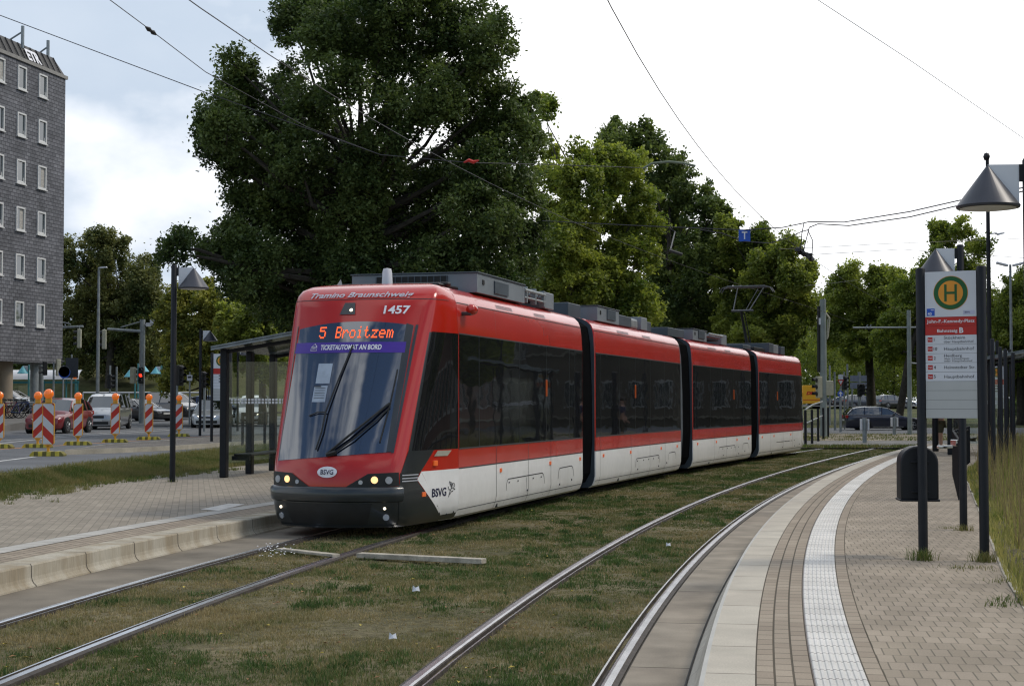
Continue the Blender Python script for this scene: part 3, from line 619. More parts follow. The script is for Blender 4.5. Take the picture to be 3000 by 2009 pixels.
M['roofdark']=mat('roof_unit_dark',(.055,.072,.09),.5,var=.12,scale=2)
M['grille']=mat('roof_grille',(.018,.018,.018),.8)
M['bellow']=mat('bellows_rubber',(.006,.006,.0065),.9,var=.15,spec=.1)
M['bellow_grey']=mat('bellows_grey',(.16,.17,.175),.5,var=.1)
M['marker']=mat('orange_marker',(.70,.13,.03),.3,coat=.5,emit=(1,.18,.02),es=.15)
M['seam']=mat('panel_seam',(.035,.035,.037),.8)
M['beige']=mat('beige_plate',(.34,.33,.27),.5)
M['doorlight']=mat('orange_door_strip',(.50,.09,.015),.3,emit=(1,.16,.01),es=.06)
M['cabinside']=mat('cab_interior',(.03,.045,.075),.6)
M['paperwhite']=mat('notice_paper',(.36,.42,.50),.6)
HW=1.15
def SW(z):      # half width of the body at height z
    return float(np.interp(z,[.12,.16,.24,.34,1.07,2.62,2.9,3.04,3.14,3.21,3.26,3.285,3.30],
                             [1.02,1.09,1.128,1.15,1.15,1.146,1.128,1.11,1.07,1.00,.90,.74,.5]))
ZL=[.12,.16,.24,.34,.80,1.07,2.62,2.9,3.04,3.14,3.21,3.26,3.285,3.30]
# section placement along the track centre line (arc stations found from the tops and bottoms of the side panels)
ST=[(-1.785,21.58,0,0),]
def cl(y): return Vector((cx(PL,y),y,0))
secs=[]
for ya,yb in ((21.75,28.85),(29.87,37.68),(39.0,46.1),(47.2,53.95)): secs.append((cl(ya),cl(yb)))
secs[0]=(secs[0][0]+Vector((-.2,0,0)),secs[0][1])
tram=thing('tram','red and white articulated low-floor tram with dark windows and lit orange destination display','tram',(secs[0][0].x,secs[0][0].y,0))
TR=Vector(tram.location); tram.scale=(1,1,1.012)
class Fr:      # frame of a section: s backwards, l towards the viewer's right, z up
    def __init__(s,p0,p1): s.p0=p0-TR; d_=(p1-p0); s.L=d_.length; s.rz=math.atan2(d_.y,d_.x)
    def kw(s): return dict(parent=tram,loc=tuple(s.p0),rotz=s.rz)
def L_(s,l,z): return (s,-l,z)
frs=[Fr(*q) for q in secs]
def body(fr,i,L,s0=0.):
    b=MB(); prof=[(SW(z),z) for z in ZL]; full=prof+[(-w,z) for w,z in prof[::-1]]
    ss=[s0,s0+.01]+list(np.linspace(s0+.6,L-.6,5))+[L-.01,L]; n=len(full)
    for k,(w,z) in enumerate(full): pass
    vs=[]
    for s_ in ss:
        k=.985 if (s_ in (s0,L)) else 1.
        for w,z in full: vs.append(L_(s_,w*k,z))
    fs=[];ms=[]
    for a in range(len(ss)-1):
        for j in range(n):
            z0=full[j][1]; z1=full[(j+1)%n][1]; zz=(z0+z1)/2
            fs.append((a*n+j,a*n+(j+1)%n,(a+1)*n+(j+1)%n,(a+1)*n+j)); ms.append(1 if zz<.80 else (2 if zz>3.29 else 0))
    fs+= [tuple(range(n)),tuple((len(ss)-1)*n+j for j in range(n))]; ms+=[2,2]
    b.v=vs; b.f=fs; b.m=ms
    return b.build('car_body',[M['tramred'],M['tramwhite'],M['roofdark']],smooth=True,autosmooth=28,**fr.kw())
def seam_v(mb,s_,z0,z1,w=.012,side=1,o=.003):
    zs=[z for z in ZL if z0<z<z1]; zs=[z0]+zs+[z1]
    vs=[]
    for z in zs: vs+=[L_(s_-w/2,side*(SW(z)+o),z),L_(s_+w/2,side*(SW(z)+o),z)]
    mb.add(vs,[(2*i,2*i+1,2*i+3,2*i+2) for i in range(len(zs)-1)])
def seam_path(mb,pts,w=.011,side=1,o=.004):
    for (s0,z0),(s1,z1) in zip(pts[:-1],pts[1:]):
        d_=Vector((s1-s0,z1-z0)); 
        if d_.length<1e-6: continue
        n=Vector((-d_.y,d_.x)).normalized()*w/2
        q=[(s0-n.x,z0-n.y),(s1-n.x,z1-n.y),(s1+n.x,z1+n.y),(s0+n.x,z0+n.y)]
        mb.add([L_(a,side*(SW(z)+o),z) for a,z in q],[(0,1,2,3)])
def arch(s0,s1,z0,z1,r=.12):
    p=[(s0-.03,z0),(s0,z1-r)]; 
    for k in range(1,5): a=k/5*math.pi/2; p.append((s0+r*(1-math.cos(a)),z1-r*(1-math.sin(a))))
    for k in range(0,5): a=k/5*math.pi/2; p.append((s1-r*(1-math.sin(a)),z1-r*(1-math.cos(a))))
    p+=[(s1,z1-r),(s1+.03,z0)]; return p
def sidestuff(fr,par,L,s0,verts,hatches,markers,doors,glassdiv,vents,idx):
    for side in (1,-1):
        wb=MB()      # continuous dark window band
        ss=np.linspace(s0+.03,L-.03,9); zs=[1.075,1.5,2.0,2.615]
        wb.grid(lambda s_,z:L_(s_,side*(SW(z)+.004),z),ss,zs); wb.build('window_band',M['sideglass'],parent=par)
        sm=MB()
        for s_ in verts: seam_v(sm,s_,.16,1.06,side=side)
        for h in hatches: seam_path(sm,h,side=side,w=.014)
        seam_path(sm,[(s0+.02,.805),(L-.02,.805)],w=.016,side=side); seam_path(sm,[(s0+.02,1.07),(L-.02,1.07)],w=.02,side=side,o=.006); seam_path(sm,[(s0+.02,2.62),(L-.02,2.62)],w=.018,side=side,o=.006)
        seam_path(sm,[(s0+.02,.25),(L-.02,.25)],w=.008,side=side)
        seam_path(sm,[(s0+.02,3.04),(L-.02,3.04)],w=.012,side=side)
        for v in verts[:1]+verts[-1:]: seam_v(sm,v,2.64,3.03,side=side,w=.006)
        sm.build('panel_seam',M['seam'],parent=par)
        for s_ in glassdiv: gd=MB(); seam_v(gd,s_,1.08,2.61,w=.022,side=side,o=.006); gd.build('window_divider',M['tramdark'],parent=par)
        for k,s_ in enumerate(markers):
            mk=MB(); zc=.70; w_=SW(zc)
            mk.obox(L_(s_,side*(w_+.006),zc),(.085,.02,.060)); mk.build('side_marker',M['marker'],parent=par,bevel=.006)
        for s_ in doors:
            dl=MB(); w_=SW(1.85); dl.obox(L_(s_,side*(w_+.010),1.93),(.042,.018,.27)); dl.build('door_light',M['doorlight'],parent=par,bevel=.01)
        if vents:
            for a,b_ in vents:
                vv=MB()
                for z in np.arange(3.075,3.13,.012):
                    vv.add([L_(a,side*(SW(z)+.003),z),L_(b_,side*(SW(z)+.003),z),L_(b_,side*(SW(z+.005)+.003),z+.005),L_(a,side*(SW(z+.005)+.003),z+.005)],[(0,1,2,3)])
                vv.build('roof_edge_vent',M['roofgrey'],parent=par)
    uf=MB(); uf.box(s0+.3,L-.3,-.85,.85,.10,.22); uf.build('underframe_shade_box',M['dark'],parent=par)  # dark box added below the floor so the ground under the tram is shadowed
    for bs in ((.22,.30) if idx in (0,2) else (.45,.53)):
        pass
# --------- roof units
def rbox(par,s0,s1,l0,l1,z0,z1,m,name='roof_unit',panel=None,bev=.015):
    b=MB(); b.box(s0,s1,-l1,-l0,z0,z1); 
    o=b.build(name,m,parent=par,bevel=bev)
    return o
def roofset(par,L,kind):
    G_,D_=M['roofgrey'],M['roofdark']
    if kind==0:
        b=MB(); b.box(1.35,3.95,-1.0,.95,3.27,3.55,0); b.box(1.33,3.97,-1.02,.97,3.55,3.57,1); 
        b.box(2.2,2.95,-1.02,-1.0,3.31,3.50,1)
        for s_ in (1.6,): b.box(s_,s_+.08,-1.015,-.99,3.40,3.47,2)
        b.box(1.335,1.35,-.55,.55,3.32,3.52,2)
        for k in range(12): b.box(1.325,1.336,-.55+k*.1,-.535+k*.1,3.32,3.52,1)
        b.build('roof_unit',[G_,D_,M['grille']],parent=par,bevel=.008)
        b=MB(); b.box(.35,1.25,-.75,.85,3.30,3.345,0); b.box(.6,.75,-.8,.9,3.32,3.37,0); b.build('roof_unit',M['dark'],parent=par,bevel=.02)
        b=MB(); b.box(4.15,5.35,-.85,.85,3.36,3.50,0)
        for k in range(8): b.tube([(4.12+k*.17,-.92,3.45),(4.12+k*.17,.8,3.45)],.035,8,1)
        for k in (4.2,4.75,5.3): b.box(k,k+.05,-.97,-.88,3.3,3.56,1)
        b.tube([(4.1,-.95,3.5),(5.4,-.95,3.5)],.03,8,1); b.tube([(4.1,-.95,3.38),(5.4,-.95,3.38)],.02,8,1)
        b.build('roof_unit',[D_,M['steel']],parent=par)
        rbox(par,5.45,6.05,-.7,.95,3.28,3.56,G_); rbox(par,6.3,6.8,-.3,.6,3.28,3.45,M['dark'])
        # antenna and fin
    if kind==1:
        rbox(par,-.35,.55,-.6,.72,3.28,3.55,D_); 
        b=MB(); b.box(.95,2.75,-.95,.95,3.27,3.55,0); b.box(.93,2.77,-.97,.97,3.55,3.57,1); b.box(1.7,2.4,-.97,-.95,3.33,3.54,1); b.box(1.15,1.22,-.965,-.94,3.4,3.48,2); b.build('roof_unit',[G_,D_,M['grille']],parent=par,bevel=.008)
        rbox(par,2.95,4.1,-.8,.9,3.28,3.50,D_); rbox(par,4.2,4.95,-.7,.85,3.28,3.50,M['steel'],bev=.05); rbox(par,5.05,5.65,-.7,.9,3.28,3.56,G_); rbox(par,5.8,6.3,-.5,.85,3.28,3.5,D_)
    if kind==2:
        rbox(par,-1.1,.6,-.6,.8,3.29,3.50,D_)
        b=MB(); b.box(.9,2.5,-.95,.95,3.27,3.54,0); b.box(.88,2.52,-.97,.97,3.54,3.56,1); b.box(1.5,2.2,-.97,-.95,3.33,3.54,1); b.box(1.1,1.17,-.965,-.94,3.4,3.48,2); b.build('roof_unit',[G_,D_,M['grille']],parent=par,bevel=.008)
        b=MB(); b.box(2.8,4.4,-.85,.85,3.36,3.50,0)
        for k in range(9): b.tube([(2.8+k*.19,-.92,3.45),(2.8+k*.19,.8,3.45)],.035,8,1)
        b.tube([(2.75,-.95,3.5),(4.45,-.95,3.5)],.03,8,1); b.build('roof_unit',[D_,M['steel']],parent=par)
        rbox(par,4.6,5.3,-.7,.9,3.28,3.56,G_)
    if kind==3:
        rbox(par,-.6,.5,-.6,.8,3.29,3.42,D_); rbox(par,1.0,2.6,-.6,.8,3.28,3.40,M['dark'])
        rbox(par,2.8,3.5,-.9,.9,3.28,3.58,D_); rbox(par,3.5,4.3,-.95,.9,3.28,3.56,G_); rbox(par,4.7,5.4,-.9,.9,3.28,3.54,D_)
bodies=[]
cfg=[ dict(verts=[1.83,3.62,5.05],hatches=[arch(2.35,4.62,.20,.56,.16),[(3.50,.535),(3.50,.32)],arch(5.55,6.65,.20,.60,.16)],markers=[2.05,5.0,7.15],doors=[4.75],div=[.95,3.1,4.75,6.35,6.75],vents=[(2.0,2.9),(4.2,4.9)]),
      dict(verts=[.35,2.95,4.75,6.35],hatches=[arch(3.35,5.75,.20,.56,.16),arch(6.7,7.55,.20,.58,.14)],markers=[.6,2.9,5.9,7.7],doors=[3.35],div=[.4,1.9,3.35,4.8,6.3],vents=[(2.0,3.0),(4.3,5.1)]),
      dict(verts=[2.5,4.0,5.4],hatches=[arch(3.0,5.2,.20,.56,.16),arch(6.2,7.05,.20,.58,.14)],markers=[.5,2.7,5.4,7.1],doors=[5.0],div=[.3,2.0,3.4,5.0,6.3],vents=[(2.0,3.0),(4.1,4.9)]),
      dict(verts=[1.7,3.7,5.3],hatches=[[(2.6,.5),(4.9,.5)]],markers=[.4,2.2,5.0],doors=[2.8],div=[.3,1.6,2.8,4.3],vents=[]) ]
for i,fr in enumerate(frs):
    c_=cfg[i]; Lb=fr.L if i<3 else fr.L-.2
    b=body(fr,i,Lb); bodies.append(b)
    sidestuff(fr,b,Lb,0.,c_['verts'],c_['hatches'],c_['markers'],c_['doors'],c_['div'],c_['vents'],i)
    roofset(b,Lb,i)
# door outlines and rows of little screws on the hatches
for i,b_ in enumerate(bodies):
    for s_ in ((2.5,3.0,3.9,4.4) if i==0 else (3.5,4.1,4.6,5.1,5.6)):
        sc=MB(); sc.obox(L_(s_,SW(.5)+.006,.50),(.022,.012,.022)); sc.build('hatch_fastener',M['seam'],parent=b_)
    for s_,z in ((3.55,.33),(5.65,.32),(6.5,.36)): sc=MB(); sc.obox(L_(s_,SW(z)+.006,z),(.022,.012,.03)); sc.build('hatch_fastener',M['seam'],parent=b_)
    sc=MB(); sc.obox(L_(1.98,SW(.19)+.003,.19),(.05,.02,.055)); sc.build('jacking_point',M['seam'],parent=b_)
# small red camera housing on the side
cm=MB(); cm.lathe([(.0,-.12),(.05,-.11),(.075,-.05),(.075,.04),(.05,.10),(0,.115)],c=(0,0,0),n=14,axis='X'); o=cm.build('side_camera',M['tramred'],parent=bodies[0],smooth=True); o.location=L_(.30,HW+.10,2.96)
cm=MB(); cm.obox(L_(.25,HW+.03,2.90),(.10,.16,.05)); cm.build('camera_bracket',M['tramdark'],parent=bodies[0],bevel=.01)
# --------- bellows
def bellows(fa,fb,La,m1,grey):
    pa=fa.p0+Vector((math.cos(fa.rz),math.sin(fa.rz),0))*La; pb=fb.p0; d_=pb-pa; rz=math.atan2(d_.y,d_.x); L=d_.length
    b=MB(); n=int(L/.045)//2*2+1; ss=np.linspace(-.02,L+.02,n); zs=[.22,.4,1.,2.,2.8,3.1,3.22]; ws=[.95,1.05,1.09,1.08,1.05,1.0,.82]
    full=list(zip(ws,zs))+[(-w,z) for w,z in list(zip(ws,zs))[::-1]]; nn_=len(full); vs=[]
    for k,s_ in enumerate(ss):
        q=0 if k%2 else -.055
        for w,z in full: vs.append(L_(s_,w+(q if w>0 else -q),z+(q if z>3.15 else 0)))
    fs=[];ms=[]
    for a in range(n-1):
        for j in range(nn_): fs.append((a*nn_+j,a*nn_+(j+1)%nn_,(a+1)*nn_+(j+1)%nn_,(a+1)*nn_+j)); ms.append(1 if (grey and ss[a]<L*.33) else 0)
    b.v=vs;b.f=fs;b.m=ms
    o=b.build('bellows',[M['bellow'],M['bellow_grey']],parent=tram,loc=tuple(pa),rotz=rz)
bellows(frs[0],frs[1],frs[0].L,M['bellow'],False); bellows(frs[1],frs[2],frs[1].L,M['bellow'],True); bellows(frs[2],frs[3],frs[2].L,M['bellow'],False)

# --------- cab nose: outline parameter a (0 centre, +-1 corner, +-2 joint with the side), height z
NB=.28; SN=-1.60
def sf(z): return SN+float(np.interp(z,[.12,.30,.45,.80,.98,3.02,3.12,3.20,3.26,3.29,3.30],[.10,.02,0,0,.06,.97,1.04,1.14,1.30,1.46,1.54]))
def lc(z): return float(np.interp(z,[.12,.2,.4,.8,3.0,3.12,3.2,3.26,3.3],[.78,.83,.855,.86,.965,.96,.94,.88,.76]))
def Nbase(a,z):
    sg=1 if a>=0 else -1; a=abs(a); Lc=lc(z); s1=0.; w1=SW(z); s0=sf(z); bb=NB*float(np.interp(z,[.12,2.6,3.1,3.3],[1,.8,.65,.35]))
    def Fp(q): return (s0-bb*(1-q*q),Lc*q)
    def Sp(q): t=q-1; return (s0*(1-t)+s1*t,Lc*(1-t)+w1*(t**.9 if t>0 else 0))
    r_=.10
    if a<=1-r_: p=Fp(a)
    elif a>=1+r_: p=Sp(a)
    else:
        t=(a-(1-r_))/(2*r_); A=Fp(1-r_);B=(s0,Lc*1.0);C_=Sp(1+r_); p=tuple(A[i]*(1-t)**2+2*B[i]*t*(1-t)+C_[i]*t*t for i in (0,1))
    return p[0],sg*p[1]
def N_(a,z,o=0.):
    s_,l=Nbase(a,z)
    if o:
        e_=.01; s1,l1=Nbase(a-e_,z); s2,l2=Nbase(a+e_,z); ds,dl=s2-s1,l2-l1; q=math.hypot(ds,dl) or 1; nx,ny=-dl/q,ds/q   # outward normal
        s3,_=Nbase(a,z+.02); tilt=(s3-s_)/.02; tl=math.atan(max(-2,min(2,tilt)))*abs(nx)
        s_+=nx*o*math.cos(tl); l+=ny*o*math.cos(tl); z+=o*math.sin(tl)
    return L_(s_,l,z)
f0=frs[0]; NK=dict(parent=tram,loc=tuple(f0.p0),rotz=f0.rz)
AV=sorted(set([round(x,3) for x in list(np.linspace(-2,-1.2,5))+list(np.linspace(-1.16,-.84,9))+list(np.linspace(-.8,.8,17))+list(np.linspace(.84,1.16,9))+list(np.linspace(1.2,2,5))]))
ZN=[.12,.16,.24,.34,.45,.62,.80,.98,1.07,1.2,1.5,1.8,2.1,2.4,2.61,2.8,2.95,3.02,3.07,3.12,3.16,3.20,3.23,3.26,3.28,3.29,3.30]
def nose(parentkw,front=True):
    b=MB(); b.grid(lambda a,z:N_(a,z),AV,ZN)
    na,nz=len(AV),len(ZN); top=[i*nz+nz-1 for i in range(na)]; bot=[i*nz for i in range(na)]
    b.m=[1 if (ZN[j]<.44 or (abs(AV[i]+AV[i+1])/2>1.09 and 1.06<ZN[j]<2.60)) else (2 if (abs(AV[i]+AV[i+1])/2>1.5 and ZN[j]<.79) else 0) for i in range(na-1) for j in range(nz-1)]
    b.f.append(tuple(top)); b.m.append(0); b.f.append(tuple(bot[::-1])); b.m.append(0)
    return b.build('cab_shell',[M['tramred'],M['tramdark'],M['tramwhite']],smooth=True,autosmooth=40,**parentkw)
cab=nose(NK)
def patch(name,quad,m,par=cab,o=.004,na=14,nz=10,inst=None,thick=0,bow=None):
    """quad: (a,z) bottom-left, bottom-right, top-right, top-left"""
    (a0,z0),(a1,z1),(a2,z2),(a3,z3)=quad; b=MB()
    def fn(u,v):
        a=(a0*(1-u)+a1*u)*(1-v)+(a3*(1-u)+a2*u)*v; z=(z0*(1-u)+z1*u)*(1-v)+(z3*(1-u)+z2*u)*v
        if bow: z+=bow*4*u*(1-u)*v
        return N_(a,z,o)
    b.grid(fn,np.linspace(0,1,na),np.linspace(0,1,nz))
    ob=b.build(name,m,parent=par,smooth=True)
    if thick: s_=ob.modifiers.new('solidify','SOLIDIFY'); s_.thickness=thick; s_.offset=-1
    return ob
# windscreen
ws=patch('windscreen',[(-.90,.945),(.87,1.065),(.84,2.69),(-.86,2.66)],M['screen'],o=.006,na=30,nz=16,bow=.07)
for A_ in ((-.91,-.895,.94,2.70),(.865,.90,1.05,2.70)):
    sr=MB(); sr.grid(lambda a,z:N_(a,z,.008),np.linspace(A_[0],A_[1],3),np.linspace(A_[2],A_[3],12)); sr.build('screen_edging',M['tramdark'],parent=ws,smooth=True)
patch('side_shade',[(.80,1.06),(.868,1.065),(.838,2.69),(.74,2.72)],M['tramdark'],par=ws,o=.009,na=4,nz=10)
bn=patch('banner',[(-.885,2.33),(.79,2.33),(.785,2.47),(-.88,2.47)],M['purple'],par=ws,o=.010,na=24,nz=3)
def ntext(name,body,a0,a1,z0,h,m,par,o=.013,bold=0,shear=0,bend=0,zs=0):
    b=MB(); arr,f=text2d(body,h=h,bold=bold,shear=shear); wd=arr[:,0].max()
    b.add([N_(a0+(a1-a0)*x/wd,z0+y+zs*x/wd,o) for x,y in arr],f); return b.build(name,m,parent=par)
ntext('lettering','TICKETAUTOMAT AN BORD',-.44,.47,2.370,.064,M['lettwhite'],ws,o=.014,bold=.03)
ic=MB()     # ticket pictogram: small tilted card outlines
for q in ([(0,0),(.10,0),(.10,.05),(0,.05),(0,0)],[(.015,.055),(.06,.09),(.10,.055)],[(.02,.02),(.08,.02)],[(.02,.035),(.08,.035)]):
    ic.tube([N_(-.60+x*.95,2.36+y,.014) for x,y in q],.004,4)
ic.build('pictogram',M['lettwhite'],parent=ws)
# destination display in dot matrix
FONT={'5':["11111","10000","11110","00001","00001","10001","01110"],'B':["11110","10001","10001","11110","10001","10001","11110"],
'r':["00000","00000","10110","11001","10000","10000","10000"],'o':["00000","00000","01110","10001","10001","10001","01110"],
'i':["00100","00000","01100","00100","00100","00100","01110"],'t':["01000","01000","11100","01000","01000","01001","00110"],
'z':["00000","00000","11111","00010","00100","01000","11111"],'e':["00000","00000","01110","10001","11111","10000","01110"],
'm':["00000","00000","11010","10101","10101","10101","10101"]}
lb=MB()
def dots(ch,a0,aw,z0,h):
    g_=FONT[ch]; 
    for r_ in range(7):
        for c_ in range(5):
            if g_[r_][c_]=='1':
                a=a0+aw*c_/5; z=z0+h*(6-r_)/7
                lb.add([N_(a,z,.012),N_(a+aw/5*.84,z,.012),N_(a+aw/5*.84,z+h/7*.86,.012),N_(a,z+h/7*.86,.012)],[(0,1,2,3)])
dots('5',-.50,.105,2.525,.155)
a_=-.235
for ch in 'Broitzem': dots(ch,a_,.088,2.525,.155); a_+=.106
lb.build('destination_display',M['led'],parent=ws)
# notices and desk behind the glass, seen through it
nb=MB()
for (a0,z0,a1,z1) in ((-.43,1.93,-.20,2.19),(-.44,1.69,-.22,1.90)):
    nb.add([N_(a0,z0,.009),N_(a1,z0,.009),N_(a1,z1,.009),N_(a0,z1,.009)],[(0,1,2,3)])
nb.build('notice',M['paperwhite'],parent=ws)
nb=MB()
for k in range(5):
    z=1.74+k*.032; nb.add([N_(-.42,z,.011),N_(-.25,z,.011),N_(-.25,z+.006,.011),N_(-.42,z+.006,.011)],[(0,1,2,3)])
nb.add([N_(-.44,1.885,.011),N_(-.33,1.885,.011),N_(-.33,1.90,.011),N_(-.44,1.90,.011)],[(0,1,2,3)])
nb.build('print',M['signink'],parent=ws)
# wipers
def wiper(p,r=.014,name='wiper'):
    b=MB()
    for pts,rr in p: b.tube([N_(a,z,o) for a,z,o in pts],rr,6)
    return b.build(name,M['dark'],parent=ws)
wiper([([(-.02,1.04,.03),(.25,1.24,.06),(.52,1.47,.06),(.72,1.66,.045)],.016),([(.06,1.03,.03),(.33,1.21,.055),(.60,1.45,.05),(.74,1.62,.04)],.011),([(.74,2.10,.03),(.73,1.66,.035),(.69,1.18,.03)],.010),([(-.04,1.02,.02),(.10,1.05,.03)],.03)])
wiper([([(.06,2.42,.02),(-.05,2.0,.03),(-.16,1.55,.045),(-.17,1.3,.04),(-.22,1.08,.03)],.012),([(-.44,1.51,.02),(-.30,1.55,.03),(-.16,1.55,.04)],.008)])
# windscreen-top lamp pod
pd=patch('top_lamp_pod',[(-.235,2.84),(.0,2.84),(-.03,3.0),(-.185,3.0)],M['tramdark'],o=.010,na=6,nz=5)
lp=MB(); 
def disc(mb,a,z,r,o=.016,dz=0,n=16,dep=.02):
    c=Vector(N_(a,z,o)); c2=Vector(N_(a,z,o-dep)); mb.cyl(c2,c,r*1.05,r,n)
disc(lp,-.07,2.90,.022); lp.build('lens',M['lamp_small'],parent=pd)
ntext('number','1457',.40,.75,2.85,.105,M['lettwhite'],cab,o=.008,bold=.025)
ntext('name_lettering','Tramino Braunschweig',-.78,.76,3.075,.068,M['silver'],cab,o=.012,bold=.018,shear=.25)
sm=MB(); sm.grid(lambda a,z:N_(a,z,.003),AV[2:-2],[3.046,3.054]); sm.build('roof_fairing_seam',M['seam'],parent=cab)
# badge
bd=MB(); vs=[N_(0,.815,.012)]+[N_(.155*math.cos(t),.815+.068*math.sin(t),.012) for t in np.linspace(0,2*math.pi,25)[:-1]]
bd.add(vs,[(0,1+i,1+(i+1)%24) for i in range(24)]); b_=bd.build('badge',M['lettwhite'],parent=cab)
ntext('badge_lettering','BSVG',-.10,.10,.787,.056,M['navy'],cab,o=.016,bold=.012)
# headlight units
for sg,(sm_,on,gr) in ((1,((.50,.028),(.69,.044),(.88,.046))),(-1,((.50,.028),(.69,.044),(.88,.046)))):
    q=[(.28,.628),(1.01,.64),(1.0,.81),(.60,.795)]
    if sg<0: q=[(-1.01,.64),(-.28,.628),(-.60,.795),(-1.0,.81)]
    hp=patch('headlight',q,M['dark'],o=.010,na=12,nz=5)
    b=MB(); disc(b,sg*on[0],.72,on[1],o=.02); b.build('lit_lens',M['lamp_on'],parent=hp)
    b=MB(); disc(b,sg*gr[0],.715,gr[1],o=.02); b.build('lens',M['lampglass'],parent=hp)
    b=MB(); disc(b,sg*sm_[0],.69,sm_[1],o=.018); b.build('lens',M['lampglass'],parent=hp)
# bumper
bb_=MB(); prof=[(.010,.635),(.035,.622),(.050,.60),(.048,.50),(.035,.455),(.008,.44)]
avs=[a for a in AV if -1.07<=a<=1.07]
bb_.grid(lambda a,k:N_(a,prof[int(k)][1],prof[int(k)][0]*1),avs,range(len(prof))); bb_.build('bumper',M['tramdark'],parent=cab,smooth=True,autosmooth=40)
lo=patch('lower_skirt',[(-1.3,.13),(1.0,.13),(1.0,.45),(-1.3,.45)],M['tramdark'],o=.007,na=40,nz=6)
pn=patch('skirt_panel',[(-.66,.17),(.60,.17),(.66,.425),(-.72,.425)],M['dark'],o=.014,na=24,nz=4)
for sg in (1,-1):
    b=MB(); disc(b,sg*.85,.255,.040,o=.02); b.build('fog_lamp',M['lampglass'],parent=lo)
    b=MB(); disc(b,sg*.83,.365,.017,o=.02); b.build('position_lamp',M['lamp_small'],parent=lo)
lip=MB(); lip.grid(lambda a,z:N_(a,z,.022),avs,[.128,.150]); lip.build('skirt_lip',M['tramdark'],parent=cab)
# side of the cab
for sg in (1,-1):
    f_=lambda q:[(sg*a,z) for a,z in q] if sg>0 else [(-q[1][0],q[1][1]),(-q[0][0],q[0][1]),(-q[3][0],q[3][1]),(-q[2][0],q[2][1])]
    patch('cab_side_window',f_([(1.13,1.075),(1.99,1.075),(1.99,2.615),(1.13,2.615)]),M['sideglass'],na=14,nz=8)
    patch('cab_side_trim',f_([(1.03,.80),(1.30,.80),(1.50,1.075),(1.08,1.075)]),M['tramdark'],na=8,nz=4,o=.005)
    patch('cab_side_skirt',f_([(1.01,.13),(1.72,.13),(1.24,.70),(1.01,.66)]),M['tramdark'],na=10,nz=8,o=.005)
    patch('cab_side_skirt',f_([(1.02,.66),(1.24,.70),(1.30,.81),(1.02,.80)]),M['tramdark'],na=6,nz=3,o=.005)
    w_=patch('cab_side_panel',f_([(1.73,.13),(2.0,.13),(2.0,.805),(1.31,.805)]),M['tramwhite'],na=10,nz=8,o=.004)
    w2=patch('cab_side_panel',f_([(1.73,.132),(1.735,.132),(1.31,.80),(1.25,.705)]),M['tramwhite'],na=6,nz=6,o=.0042)
    st=MB()
    for z0 in (.765,.725,.69):
        st.grid(lambda a,z:N_(sg*a,z,.012),np.linspace(1.04,1.26,5),[z0,z0+.014])
    st.build('cab_trim_stripe',M['silver'],parent=cab)
    b=MB(); b.add([N_(sg*a,z,.01) for a,z in ((1.50,.99),(1.76,.985),(1.84,1.055),(1.56,1.06))],[(0,1,2,3)]); b.build('step_plate',M['beige'],parent=cab)
    b=MB(); p=N_(sg*1.53,.90,.01); b.obox(p,(.09,.035,.07),rz=-.25*sg); b.build('side_indicator',M['marker'],parent=cab,bevel=.008)
    b=MB(); p=N_(sg*1.35,.51,.01); b.obox(p,(.085,.02,.06),rz=-.25*sg); b.build('side_marker',M['marker'],parent=cab,bevel=.006)
ntext('side_lettering','BSVG',1.49,1.75,.465,.105,M['navy'],cab,o=.009,bold=.02,zs=.0)
ln=MB()
def st_(pts,r=.0038):
    ln.tube([N_(1.31+(x-200)/900*.69,.80-(y-350)/930*.60,.010) for x,y in pts],r,4)
st_([(830,910),(850,830),(880,770),(920,725),(960,735),(970,760),(990,775),(985,745)]); st_([(860,860),(900,800),(940,790),(930,805)]); st_([(820,690),(830,740),(870,770),(915,715),(890,690)])
st_([(915,715),(870,640),(850,590),(900,620),(925,640),(920,680),(915,715)]); st_([(880,640),(905,670)]); st_([(925,690),(935,640),(965,630),(990,680),(965,680),(985,710),(960,720)])
ln.build('winged_lion_emblem',M['seam'],parent=cab)
# fasteners on white panel
for a,z in ((1.80,.21),(1.93,.23)): b=MB(); disc(b,a,z,.012,o=.01); b.build('panel_screw',M['seam'],parent=cab)
# antenna pot and fin on the cab roof
b=MB(); b.lathe([(.075,3.28),(.075,3.36),(.068,3.50),(.055,3.55),(.0,3.56)],c=(0,0,0),n=20); o=b.build('roof_antenna',M['white'],smooth=True,autosmooth=50,**NK); o.location=Vector(NK['loc'])+Matrix.Rotation(f0.rz,3,'Z')@Vector(L_(.35,-.02,0)); o.rotation_euler=(0,0,0)
b=MB(); b.add([L_(-.10,-.62,3.27),L_(.14,-.60,3.27),L_(.14,-.64,3.27),L_(.10,-.62,3.40)],[(0,1,3),(1,2,3),(2,0,3)]); b.build('roof_fin',M['roofgrey'],**NK)
# --------- tail: same shell turned round
f3=frs[3]; pe=f3.p0+Vector((math.cos(f3.rz),math.sin(f3.rz),0))*(f3.L-.2)
TK=dict(parent=tram,loc=tuple(pe),rotz=f3.rz+math.pi)
tail=bpy.data.objects.new('cab_shell',cab.data); COL.objects.link(tail); tail.parent=tram; tail.location=pe; tail.rotation_euler=(0,0,f3.rz+math.pi)
for ch in list(cab.children):
    if ch.name.split('.')[0] in ('windscreen','bumper','lower_skirt','cab_side_window','cab_side_skirt','cab_side_panel','cab_side_trim','headlight'):
        c=ch.copy(); COL.objects.link(c); c.parent=tail
